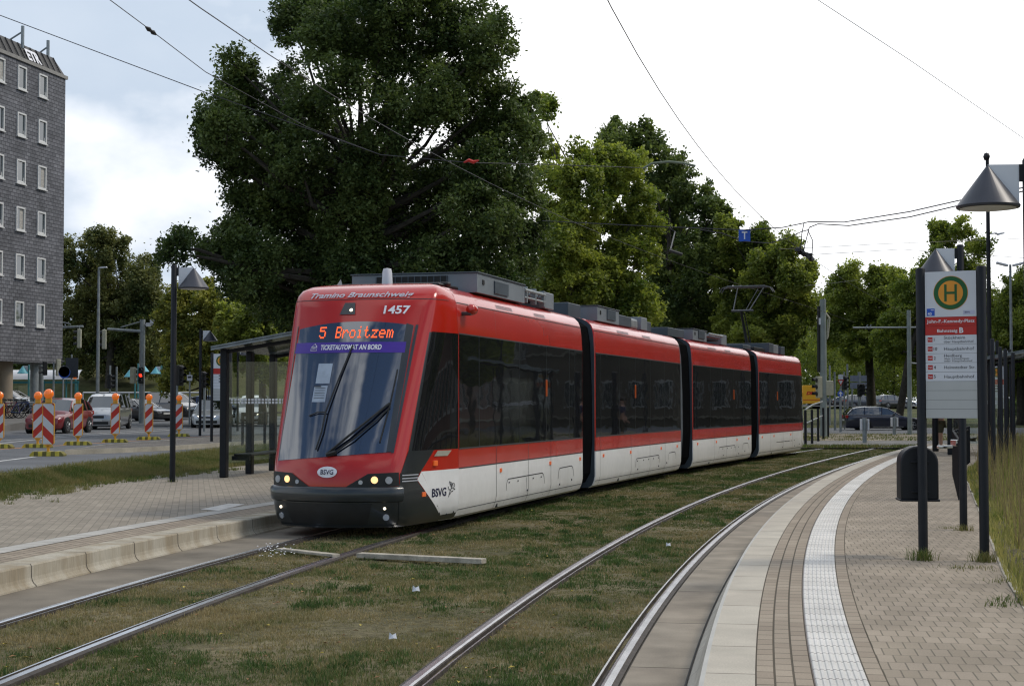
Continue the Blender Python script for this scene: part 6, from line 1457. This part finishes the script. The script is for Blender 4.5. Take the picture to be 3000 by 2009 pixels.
    gr=MB(); gr.box(Mx(L-.3),Mx(.3),-.7,.7,.14,.24); gr.build('underbody',M['dark'],parent=t)
    return t
M['lamp_car']=mat('lit_headlamp',(1,.9,.75),.2,emit=(1,.85,.6),es=3.,var=.02)
def carat(kind,col,label,u,vb,heading,z=None,y=None,**k):
    if y is None: p=GP(u,vb,z if z is not None else .45)
    else: q=AT(u,vb,y); p=Vector((q.x,y,hg(q.x,y) if z is None else pz(y)))
    return car(kind,CARP[col],label,p,heading,**k)
D90=-math.pi/2
carat('hatch','red','dark red compact car facing the camera behind the warning beacons',136,989,D90-.10+.02,.452)
carat('van','silver','silver minivan with shiny windscreen driving towards the camera',243,980.5,D90+.06,.452)
carat('coupe','dgrey','dark coupe seen from the side between the minivan and the black van',333,0,-.62,y=98)
carat('van','black','black minivan partly hidden behind the tall cone lamp post',398,0,-.62,y=103)
carat('hatch','psilver','pale silver hatchback with lit headlights left of the shelter',486,977.5,D90+.04,.452,lights=True)
carat('van','white','white van with lit headlights seen through the shelter panes',582,972,D90+.05,.452,lights=True)
carat('wagon','white','white estate car parked under the slate building behind the bicycles',35,0,-.25,y=97,z=1,group='parked cars on the left')
carat('hatch','red','red car far behind the silver minivan in front of the hill',288,0,0.1,y=110,group='parked cars on the left')
carat('hatch','blue','dark blue car far behind the pale silver hatchback',500,0,0.,y=108,group='parked cars on the left')
carat('wagon','navy','dark navy estate car with chrome window trim crossing behind the bollards',2010,0,0.0,y=97.5,extra='chrome')
far=[('suv','grey','grey off-roader parked under the grey sign backs',1962,209,0.05),('hatch','black','dark hatchback parked left of the grey off-roader',1930,214,.1),('wagon','white','white car beside the tree trunk behind the estate car',2010,213,.3),
     ('hatch','psilver','pale car behind the slim mast at right',2052,216,.2),('suv','dgrey','dark off-roader parked between the trunks at right',2030,205,.4),('wagon','black','black car left of the thick mast behind the yellow van',1878,215,0.),('hatch','white','white car seen between the posts right of the near stop sign',2290,200,1.2),('hatch','silver','silver car showing just right of the stop sign, beyond the posts',2303,215,1.2)]
for kind,col,la,u,y,hd in far: carat(kind,col,la,u,0,hd,y=y,group='parked cars far behind the crossing')
for k in range(14):
    u=1985+ (k*37)%110; y=235+k*9; kind=('hatch','wagon','van','suv')[k%4]; col=('white','psilver','grey','silver','black','white')[k%6]
    carat(kind,col,'tiny distant car in the traffic under the trees at right',u,0,1.35 if k%2 else -1.7,y=y,group='distant traffic under the trees')
# yellow delivery van
p=AT(1849,0,212); t=thing('delivery_van','yellow box delivery van with red letters just right of the tram\'s end','van',(p.x,212,hg(p.x,212)))
M['vanyellow']=mat('van_yellow',(.75,.36,.01),.45,var=.04)
b=MB(); b.box(-1.35,1.35,-1.0,1.0,.55,3.0); bx=b.build('box_body',M['vanyellow'],parent=t,bevel=.05)
b=MB(); b.prism([(-1.35,.4),(-3.1,.4),(-3.15,1.0),(-2.6,1.2),(-2.0,2.05),(-1.35,2.1)],lambda a,c,q:(a,q,c),-.95,.95); b.build('cab',M['vanyellow'],parent=t,bevel=.05)
b=MB(); b.prism([(-1.5,1.25),(-2.5,1.25),(-1.95,1.95),(-1.5,1.98)],lambda a,c,q:(a,q,c),-.957,.957); b.build('windows',M['carglass'],parent=t)
b=MB(); put_text(b,'DHL',lambda x,y:(-.95+x,-1.012,1.75+y),h=.42,w=1.55,bold=.06,shear=.3)
b.build('lettering',M['signred'],parent=bx)
b=MB(); b.box(-1.33,1.33,-1.012,-1.0,1.0,1.08); b.build('red_stripe',M['signred'],parent=bx)
for x in (-2.4,.7):
    for y in (-.85,.85): b=MB(); b.cyl((x,y-.1,.36),(x,y+.1,.36),.36,n=18); b.build('wheel',M['tyre'],parent=t)

# ================================================================ BICYCLES
def bicycle(loc,rz,col,label,lean=0.08):
    t=thing('bicycle',label,'bicycle',loc,rz,'bicycles parked in front of the slate building'); t.rotation_euler=(lean,0,rz)
    for x in (-.52,.52):
        b=MB(); b.tube([(x+.33*math.cos(a),0,.34+.33*math.sin(a)) for a in np.linspace(0,2*math.pi,25)],.022,6,cap=False)
        for k in range(8): a=2*math.pi*k/8; b.tube([(x,0,.34),(x+.32*math.cos(a),0,.34+.32*math.sin(a))],.004,3)
        b.build('wheel',M['tyre'],parent=t)
    b=MB(); A=(-.52,0,.34);B=(-.08,0,.30);C_=(-.22,0,.82);D_=(.36,0,.86);E_=(.52,0,.34)
    for p_,q_ in ((A,B),(A,C_),(B,C_),(B,D_),(C_,D_),(D_,E_)): b.tube([p_,q_],.022,6)
    b.build('frame',col,parent=t)
    b=MB(); b.tube([(.34,0,.85),(.32,0,1.02)],.016,6); b.tube([(.22,-.28,1.0),(.34,-.2,1.04),(.34,.2,1.04),(.22,.28,1.0)],.014,6); b.build('handlebar',M['dark'],parent=t)
    b=MB(); b.tube([(-.22,0,.8),(-.25,0,.95)],.014,6); b.obox((-.26,0,.97),(.26,.14,.06)); b.build('saddle',M['dark'],parent=t)
    return t
bc=[('dgrey',.1,'dark bicycle at the left end of the row'),('white',.3,'white framed bicycle in the row before the building'),('red',-.1,'red framed bicycle in the middle of the row'),('dgrey',.2,'black bicycle leaning in the row left of the column'),('blue',.0,'blue framed bicycle beside the beige column'),('silver',.25,'silver bicycle behind the others, next to the red car')]
for k,(c_,rz,la) in enumerate(bc):
    yb=84.5+(k%2)*.8; p=AT(8+k*13,0,yb); p=Vector((p.x,yb,pz(yb))); bicycle(p,rz+(k%3)*.25,CARP[c_],la,.06*(1 if k%2 else -1))

# ================================================================ PERSON by the distant shelter
t=thing('person','person in a navy shirt and olive shorts standing by the distant shelter','person',(14.05,51.5,.2),1.2,None)
import bmesh
def skin(name,verts,edges,rad,m,par,sub=1):
    me=bpy.data.meshes.new(name); me.from_pydata(verts,edges,[]); o=bpy.data.objects.new(name,me); COL.objects.link(o); o.parent=par
    md=o.modifiers.new('skin','SKIN'); 
    for i,v in enumerate(me.skin_vertices[0].data): v.radius=(rad[i],rad[i]*.85); v.use_root=(i==0)
    md.use_smooth_shade=True; s_=o.modifiers.new('sub','SUBSURF'); s_.levels=sub; s_.render_levels=sub; me.materials.append(m); return o
M['skin']=mat('skin',(.42,.25,.18),.6,var=.05); M['navycloth']=mat('navy_cloth',(.012,.016,.07),.9); M['olive']=mat('olive_cloth',(.06,.055,.03),.9); M['hair']=mat('brown_hair',(.03,.02,.012),.8)
V=[(0,0,.95),(0,0,1.2),(0,0,1.42),(0,0,1.53),(0,.01,1.64),(0,.012,1.73), (-.10,0,.90),(-.11,.02,.50),(-.11,0,.09),(-.11,.13,.04), (.10,0,.90),(.11,.02,.50),(.11,0,.09),(.11,.13,.04), (-.19,0,1.42),(-.24,.02,1.13),(-.22,.14,.92),(.19,0,1.42),(.24,.02,1.13),(.22,.14,.92),
   (-.22,.19,.87),(.22,.19,.87)]
E_=[(0,1),(1,2),(2,3),(3,4),(4,5),(0,6),(6,7),(7,8),(8,9),(0,10),(10,11),(11,12),(12,13),(2,14),(14,15),(15,16),(2,17),(17,18),(18,19),(16,20),(19,21)]
Rr=[.15,.14,.15,.06,.10,.075,.10,.065,.042,.038,.10,.065,.042,.038,.07,.045,.032,.07,.045,.032,.035,.035]
bd_=skin('body',V,E_,Rr,M['skin'],t)
skin('shirt',[(0,0,.98),(0,0,1.2),(0,0,1.42),(-.19,0,1.43),(-.235,.01,1.2),(.19,0,1.43),(.235,.01,1.2)],[(0,1),(1,2),(2,3),(3,4),(2,5),(5,6)],[.165,.155,.165,.085,.065,.085,.065],M['navycloth'],t)
skin('shorts',[(0,0,.93),(-.10,0,.86),(-.11,.02,.52),(.10,0,.86),(.11,.02,.52)],[(0,1),(1,2),(0,3),(3,4)],[.16,.115,.09,.115,.09],M['olive'],t)
b=MB(); b.lathe([(.0,-.02),(.10,.0),(.112,.06),(.08,.13),(0,.15)],c=(0,-.015,1.64),n=14); b.build('hair',M['hair'],parent=t,smooth=True)
# ================================================================ OLD HOUSES ACROSS THE ROAD (right of the frame, mirrored in the tram windows)
def old_house(x,y,rz,w,h,col,label,d=11,nst=4,ncol=6):
    t=thing('old_house',label,'house',(x,y,0),rz,'old town houses across the road to the right'); m=mat('plaster',col,.9,var=.12,scale=.5)
    b=MB(); b.box(0,w,0,d,0,h); b.build('wall',m,parent=t)
    b=MB(); b.prism([(-.4,h),(d+.4,h),(d*.72,h+3.2),(d*.28,h+3.2)],lambda a,c,q:(q,a,c),-.2,w+.2); b.build('roof',mat('roof_tile',(.10,.045,.035),.85,var=.2),parent=t)
    for k in range(nst+1): b=MB(); z=.8+k*(h-.8)/nst; b.box(-.05,w+.05,-.14,0,z-.12,z+.05); b.build('cornice',M['kerb'],parent=t)
    for i in range(ncol):
        for k in range(nst):
            x0=(i+.5)*w/ncol-.55; z0=1.6+k*(h-.8)/nst
            b=MB(); b.box(x0-.12,x0+1.22,-.07,-.001,z0-.12,z0+2.02); fo=b.build('window_frame',M['winframe'],parent=t)
            b=MB(); b.box(x0,x0+.50,-.075,-.071,z0,z0+1.9); b.box(x0+.58,x0+1.1,-.075,-.071,z0,z0+1.9); b.build('window_pane',M['winglass'],parent=fo)
hs=[((.26,.22,.17),'beige old town house, first in the row right of the frame'),((.20,.10,.07),'brick red town house second in the row right of the frame'),((.24,.23,.21),'grey plaster town house third in the row'),((.30,.25,.18),'ochre town house fourth in the row'),((.15,.13,.12),'dark brown town house fifth in the row'),((.25,.16,.12),'reddish town house sixth in the row'),((.20,.19,.16),'grey beige town house seventh in the row'),((.22,.12,.08),'brown town house at the far end of the row')]
# row runs from lower right to far right, facing the tracks
px_,py_=25.,26.
for k,(c_,la) in enumerate(hs):
    w=(13,12,14,12,13,15,14,15)[k]; a=math.radians(75-k*1.)
    # facade local +x along the row, outward normal = local -y must face the track (to the left)
    ex,ey=px_+w*math.cos(a),py_+w*math.sin(a)
    old_house(ex,ey,a+math.pi,w,13.5+(k%3)*1.3,c_,la,nst=4,ncol=5) if False else old_house(ex,ey,a+math.pi,w,20.5+(k%3)*1.3,c_,la,nst=5)
    px_,py_=ex,ey

for k,(x,y) in enumerate(((45,112),(60,111),(76,109))):  # unseen houses added so the tram windows do not mirror open sky
    old_house(x,y,0.,14.5,21+k,((.19,.16,.12),(.22,.19,.15),(.14,.10,.08))[k],('olive brown house added outside the right edge to fill the tram window reflections','beige house second in the row added outside the right edge for the tram window reflections','dark house third in the row added outside the right edge for the tram window reflections')[k])
# ================================================================ TREES
M['oak']=leafmat('oak_leaves',(.034,.062,.019),(.16,.21,.065),scale=.35,tr=.30,rough=.5)
M['plane']=leafmat('plane_leaves',(.095,.145,.030),(.38,.42,.10),scale=.3,tr=.45,rough=.55)
M['darkleaf']=leafmat('dark_leaves',(.048,.082,.026),(.20,.25,.07),scale=.3,tr=.35,rough=.55)
M['lime']=leafmat('lime_leaves',(.095,.14,.030),(.36,.40,.10),scale=.25,tr=.45,rough=.55)
M['yellowleaf']=leafmat('yellow_blossom_leaves',(.085,.125,.03),(.44,.42,.095),scale=.9,tr=.3,rough=.6)
M['leftleaf']=leafmat('left_tree_leaves',(.048,.076,.024),(.25,.25,.085),scale=.28,tr=.26,rough=.6)
def leaf_mesh(name,P_,size,m,par,rng,tint):
    n=len(P_); nrm=rng.normal(size=(n,3)); nrm[:,2]=np.abs(nrm[:,2])+.35; nrm/=np.linalg.norm(nrm,axis=1)[:,None]
    t=rng.normal(size=(n,3)); t-=nrm*(t*nrm).sum(1)[:,None]; t/=np.linalg.norm(t,axis=1)[:,None]; bb_=np.cross(nrm,t)
    s_=size*(.6+.8*rng.random(n))[:,None]; w=s_*.62
    # three-lobed leaf outline: six points, folded slightly along the midrib
    V=np.stack([P_-t*s_*.5, P_-t*s_*.12+bb_*w*.5-nrm*s_*.08, P_+t*s_*.22+bb_*w*.34, P_+t*s_*.55, P_+t*s_*.18-bb_*w*.36, P_-t*s_*.14-bb_*w*.5-nrm*s_*.08],1)
    base=np.arange(n)[:,None]*6; Fq=np.concatenate([base+np.array([[0,1,2,3]]),base+np.array([[0,3,4,5]])],0)
    return fast_mesh(name,V.reshape(-1,3),Fq,m,par,attr=np.repeat(tint,6))
def tree(name,label,base,blobs,m,n_leaf,leaf,Y,depth=1.,bark='bark',tr_r=.35,seed=1,group=None,dens=1.,clump=.55,limbs=True,sparse=.0,gaps=None):
    """blobs: (u,v,r) on the survey sheet, standing Y metres ahead -> real ellipsoids spread in depth"""
    rng=np.random.default_rng(seed); bz=hg(base[0],base[1]); t=thing(name,label,'tree',(base[0],base[1],bz),0,group); O=Vector((base[0],base[1],bz))
    cs=[];sc=Y/3590.
    for i,(u,v,r_) in enumerate(blobs):
        R_=r_*sc; c=AT(u,v,Y); c.y+=rng.uniform(-1,1)*depth; c2=c*1.0
        k=c2.y/Y; c2.x=c.x*k if False else c.x; cs.append((c2-O,R_))
    vol=np.array([R_**2 for _,R_ in cs]); share=vol/vol.sum(); Pn=[];Tn=[]
    for (c,R_),sh in zip(cs,share):
        nl=int(n_leaf*sh); nc=max(8,int(15*(R_/clump)**1.8*dens)); 
        d_=rng.normal(size=(nc,3)); d_/=np.linalg.norm(d_,axis=1)[:,None]; rr=R_*(.25+.84*rng.random(nc)**.6); cc=np.array(c)[None]+d_*rr[:,None]*np.array([1,1.0,1.08])
        cs_=clump*(.35+.70*rng.random(nc)**1.5)*min(1.,R_/1.2+.35); wgt=cs_**2; idx=rng.choice(nc,nl,p=wgt/wgt.sum())
        g_=rng.normal(size=(nl,3)); g_/=np.linalg.norm(g_,axis=1)[:,None]; g_*=(rng.random(nl)**.45)[:,None]
        Pn.append(cc[idx]+g_*cs_[idx][:,None]*(.55+.9*rng.random((nc,3)))[idx]); Tn.append(np.clip(rng.normal(.45,.22,nl)+(rng.normal(0,.14,nc))[idx],0,1))
    P_=np.concatenate(Pn); T_=np.concatenate(Tn)
    k=rng.random(len(P_))<.10; P_[k]+=rng.normal(0,clump*.33,(int(k.sum()),3))
    leaf_mesh('crown',P_,leaf,m,t,rng,T_)
    b=MB(); zc=min(c.z for c,_ in cs); zm=max(c.z for c,_ in cs); cxm=float(np.mean([c.x for c,_ in cs])); 
    top=Vector((cxm*.75,0,zc+(zm-zc)*.62)); mid=Vector((cxm*.2,.1,max(zc*.8,1.5)))
    b.tube([(0,0,-.2),(0.02,0,.5),mid*.6,mid,mid.lerp(top,.5),top],[tr_r*1.35,tr_r*1.05,tr_r*.9,tr_r*.8,tr_r*.5,tr_r*.15],10)
    b.build('trunk',M[bark],parent=t,smooth=True)
    if limbs:
        b=MB()
        for k,(c,R_) in enumerate(cs):
            f=np.clip((c.z-mid.z)/max(.1,top.z-mid.z)*.75,0.02,.95); a=mid.lerp(top,float(f)*.8) if c.z>mid.z else mid*.8
            q=a.lerp(c,.5)+Vector((rng.normal(0,.3),rng.normal(0,.3),-abs(rng.normal(0,.35)))); r0=tr_r*.30*(1-.4*f)
            b.tube([a,a.lerp(q,.5)+Vector(rng.normal(size=3))*.12,q,q.lerp(c,.6)+Vector(rng.normal(size=3))*.1,c],[r0,r0*.8,r0*.6,r0*.4,.02],6)
            for j in range(4):
                e_=Vector(rng.normal(size=3)); e_=c+e_.normalized()*R_*rng.uniform(.4,.8); b.tube([c,c.lerp(e_,.5)+Vector(rng.normal(size=3))*.12,e_],[r0*.3,r0*.2,.012],4)
        b.build('branches',M[bark],parent=t)
    return t
GT='trees behind the tram stop'
oak=[(540,330,45),(500,310,40),(690,25,75),(800,30,85),(900,20,80),(985,35,85),(1075,65,70),(1120,130,60),(640,20,42),(750,110,60),(820,110,50),
 (550,160,36),(535,150,26),(530,215,46),(575,210,55),(640,150,40),(500,270,44),(560,290,60),(640,280,62),(720,250,50),(800,235,52),(770,320,70),(905,120,62),(905,215,55),(980,150,62),(1060,190,62),(1130,235,58),(1195,225,38),(1005,260,55),(1085,300,62),(1165,320,60),(905,320,62),
 (520,370,45),(590,380,70),(680,390,72),(770,410,75),(860,400,72),(950,400,70),(1040,400,72),(1120,410,72),(1195,400,48),
 (545,470,50),(610,490,72),(700,510,80),(800,520,85),(900,520,85),(1000,520,85),(1100,520,80),(1185,500,50),
 (545,560,48),(480,575,38),(425,590,32),(398,528,26),(395,575,20),(520,620,50),(600,600,72),(690,640,82),(790,640,85),(900,640,85),(1010,640,85),(1110,630,80),(1190,600,52),(560,660,45),(640,700,48),(740,720,60),(860,720,60),(980,720,60)]
tree('oak_tree','huge dark green oak filling the centre left of the picture',(-5.5,62),oak+[(1150,690,60),(1060,700,60),(500,560,50),(470,330,34),(1215,420,40),(1215,320,34),(1225,520,40)],M['oak'],380000,.14,62,depth=3.2,tr_r=.62,seed=3,clump=.62,dens=.95)
A_=[(1275,470,55),(1262,330,24),(1255,400,28),(1330,370,28),(1300,410,35),(1370,350,24),(1420,400,60),(1340,450,60),(1290,560,70),(1380,540,75),(1460,480,60),(1300,660,75),(1400,640,80),(1250,620,50),(1240,700,60),(1350,730,70),(1460,730,60),(1225,560,45),(1235,230,26),(1245,270,22),(1455,600,60)]
tree('plane_tree','light green plane tree with a ragged left edge beside the oak',(3.2,84),A_,M['plane'],120000,.18,84,depth=2.5,tr_r=.38,seed=5,bark='barkpale',clump=.65,dens=.6,group=GT)
B_=[(1410,310,36),(1400,350,42),(1470,320,32),(1480,360,45),(1430,390,42),(1545,370,24),(1530,400,42),(1575,440,45),(1520,460,55),(1600,500,45),(1640,490,22),(1550,540,60),(1590,590,60),(1500,560,55),(1620,560,35),(1540,640,70),(1610,660,60),(1500,720,65),(1590,740,65),(1650,730,50),(1450,660,50)]
tree('dark_tree','tall dark green tree with two pointed tops right of the light green one',(9.6,97),B_,M['darkleaf'],105000,.19,97,depth=2.5,tr_r=.4,seed=6,clump=.6,dens=.62,group=GT)
C_=[(1668,520,28),(1690,570,45),(1740,560,42),(1790,590,42),(1760,640,60),(1700,640,60),(1810,640,40),(1690,720,55),(1760,720,60),(1815,710,45),(1835,610,16),(1840,690,22),(1700,790,50),(1790,765,52)]
tree('lime_tree','yellow green tree ending at the gap of sky above the tram\'s end',(14.2,91),C_,M['lime'],95000,.18,91,depth=2.5,tr_r=.33,seed=7,clump=.6,dens=.62,group=GT)
D_=[(1925,650,36),(1960,655,36),(2000,660,44),(1905,700,40),(1960,710,55),(2020,710,55),(1900,745,38),(1960,780,55),(2020,780,55),(2050,660,36),(1940,620,16)]
tree('lime_tree','broad green tree whose slanting trunk shows behind the wagon, right of the thick mast',(AT(1993,930,132).x,132),D_,M['lime'],80000,.22,132,depth=2.5,tr_r=.42,seed=8,clump=.8,dens=.6,group=GT)
E2=[(2085,640,36),(2130,610,30),(2100,690,50),(2160,660,45),(2070,730,45),(2140,740,55),(2050,790,42),(2110,800,50),(2180,800,50),(2160,545,36),(2145,525,22),(2180,535,26),(2225,580,22),(2240,560,18),(2215,620,34),(2250,610,22),(2200,700,45)]
tree('lime_tree','green tree with a loose open top behind the near stop sign',(AT(2055,930,122).x,122),E2,M['plane'],80000,.20,122,depth=2.5,tr_r=.30,seed=9,clump=.7,dens=.55,group=GT)
F_=[(2275,690,40),(2320,660,42),(2360,670,50),(2290,740,50),(2345,740,55),(2300,800,52),(2360,810,60),(2255,800,45),(2400,720,70),(2290,850,40),(2345,860,45),(2420,820,70)]
tree('lime_tree','dark green tree at the right edge behind the street light with two heads',(AT(2335,930,118).x,118),F_,M['lime'],75000,.21,118,depth=2.5,tr_r=.35,seed=10,clump=.7,dens=.62,group=GT)
L1_=[(165,600,42),(150,560,18),(215,575,42),(240,545,26),(280,580,40),(310,620,45),(345,650,34),(365,690,26),(190,660,60),(260,660,65),(330,700,52),(170,730,58),(240,740,65),(310,760,62),(360,770,45),(200,800,52),(280,805,52),(345,815,40)]
tree('broad_tree','broad dark olive tree between the slate building and the tall cone lamp',(AT(250,900,128).x,128),L1_,M['leftleaf'],100000,.22,128,depth=3,tr_r=.5,seed=11,clump=.8,dens=.62)
L2_=[(420,690,34),(455,670,30),(500,690,36),(395,720,30),(440,745,42),(500,750,42),(410,790,36),(470,800,42),(520,800,38),(385,830,26),(430,850,36),(490,850,36),(395,875,20)]
tree('yellow_flowering_tree','yellow green flowering tree behind the second cone lamp',(AT(470,900,90).x,90),L2_,M['yellowleaf'],60000,.16,90,depth=1.8,tr_r=.22,seed=12,clump=.42,dens=.8)
L3_=[(560,690,36),(600,680,40),(640,700,40),(540,740,42),(600,750,50),(660,760,45),(560,800,45),(620,820,50)]
tree('small_green_tree','green tree above the left shelter roof behind the oak\'s lower leaves',(AT(600,900,86).x,86),L3_,M['lime'],40000,.19,86,depth=1.8,tr_r=.22,seed=13,clump=.5,dens=.7)
# trees further left behind the slate building and a dark hedge on the hill
tree('broad_tree','dark tree seen under the slate building\'s overhang',(-42,140),[(20,800,60),(80,790,60),(130,800,50),(60,700,70)],M['darkleaf'],20000,.28,140,depth=2,tr_r=.3,seed=14,clump=.9)
# hedge of dark shrubs along the hill top: one mass
rng=np.random.default_rng(31); n=60000; x=rng.uniform(-48,8,n); P_=np.stack([x,138+rng.normal(0,1.2,n),4.6+rng.random(n)**1.3*(3.6+1.2*np.sin(x*.8)+.8*np.sin(x*2.1))],1)
o=leaf_mesh('hedge',P_,.34,M['darkleaf'],None,rng,np.clip(rng.normal(.2,.2,n),0,1)); tag(o,'dark mass of shrubs along the top of the grassy hill','hedge',kind='stuff')
n=9000; P_=np.stack([rng.uniform(41,60,n),150+rng.normal(0,.8,n),.6+rng.random(n)*1.6],1)
o=leaf_mesh('shrubs',P_,.25,M['darkleaf'],None,rng,np.clip(rng.normal(.2,.2,n),0,1)); tag(o,'low dark shrubs at the foot of the trunks behind the wagon','shrubs',kind='stuff')
# far wood closing the view
V=[];T=[]
n=150000; x=rng.uniform(-60,150,n); hh_=14+4*np.sin(x*.09)+3*np.sin(x*.23+1)+2*np.sin(x*.61); zz=rng.random(n)**.8*hh_
yy=300+rng.normal(0,6,n); P_=np.stack([x,yy,3.2+zz],1); 
o=leaf_mesh('far_wood',P_,.75,M['darkleaf'],None,rng,np.clip(rng.normal(.35,.25,len(P_)),0,1)); tag(o,'distant dark green wood closing the view behind the crossing','wood',kind='stuff')
# a second row of trees behind the tram so no gap shows under the crowns
for k,(u,v,y) in enumerate(((1120,720,112),(1330,740,118),(1540,760,122),(1672,770,128),(1880,800,250),(900,740,104),(2040,760,255),(2180,770,248),(2310,760,245))):
    bl_=[(u+dx,v+dy,r_) for dx,dy,r_ in ((-70,0,60),(0,-30,70),(70,0,60),(-60,80,60),(20,70,70),(80,90,55),(-20,130,55),(50,150,50))]
    tree('background_tree','dark background tree low behind the tram roof, %s in the row'%('third','fourth','fifth','sixth','seventh, left of the thick mast,','leftmost','eighth, behind the slim mast,','ninth, behind the near stop sign,','last, at the right edge of the frame,')[k] if False else 'dark background tree %s'%('','low behind the tram roof, third in the row','low behind the tram roof, fourth in the row','low behind the tram roof, fifth in the row','low behind the thick mast and yellow van','low behind the cab roof, leftmost of the row','low behind the slim mast with the cross arm','low behind the near stop sign','low behind the posts at the right edge')[k] if k!=0 else 'dark background tree low behind the tram roof, second in the row',(AT(u,900,y).x,y),bl_,(M['lime'],M['lime'],M['plane'])[k%3],34000,.26,y,depth=1.5,tr_r=.25,seed=40+k,clump=.9,group='background trees behind the tram')
# trees on the old street at the right (seen mirrored in the tram windows)
for k,(x,y) in enumerate(((22,34),(27,48),(32,63),(36,78))):
    rr_=[(0,0,1)]
    t0=thing('street_tree','green street tree outside the right edge, %s of the row before the old houses'%('first','second','third','fourth')[k],'tree',(x,y,.1),0,'street trees before the old houses')
    rng2=np.random.default_rng(60+k); n=9000; d_=rng2.normal(size=(n,3)); d_/=np.linalg.norm(d_,axis=1)[:,None]; P_=d_*(2.6*rng2.random(n)**.4)[:,None]*np.array([1,1,1.1])+np.array([0,0,5.6])
    leaf_mesh('crown',P_,.30,M['lime'],t0,rng2,np.clip(rng2.normal(.4,.2,n),0,1)); b=MB(); b.tube([(0,0,-.1),(0,0,2.5),(0,.1,5.5)],[.2,.16,.06],8); b.build('trunk',M['bark'],parent=t0)
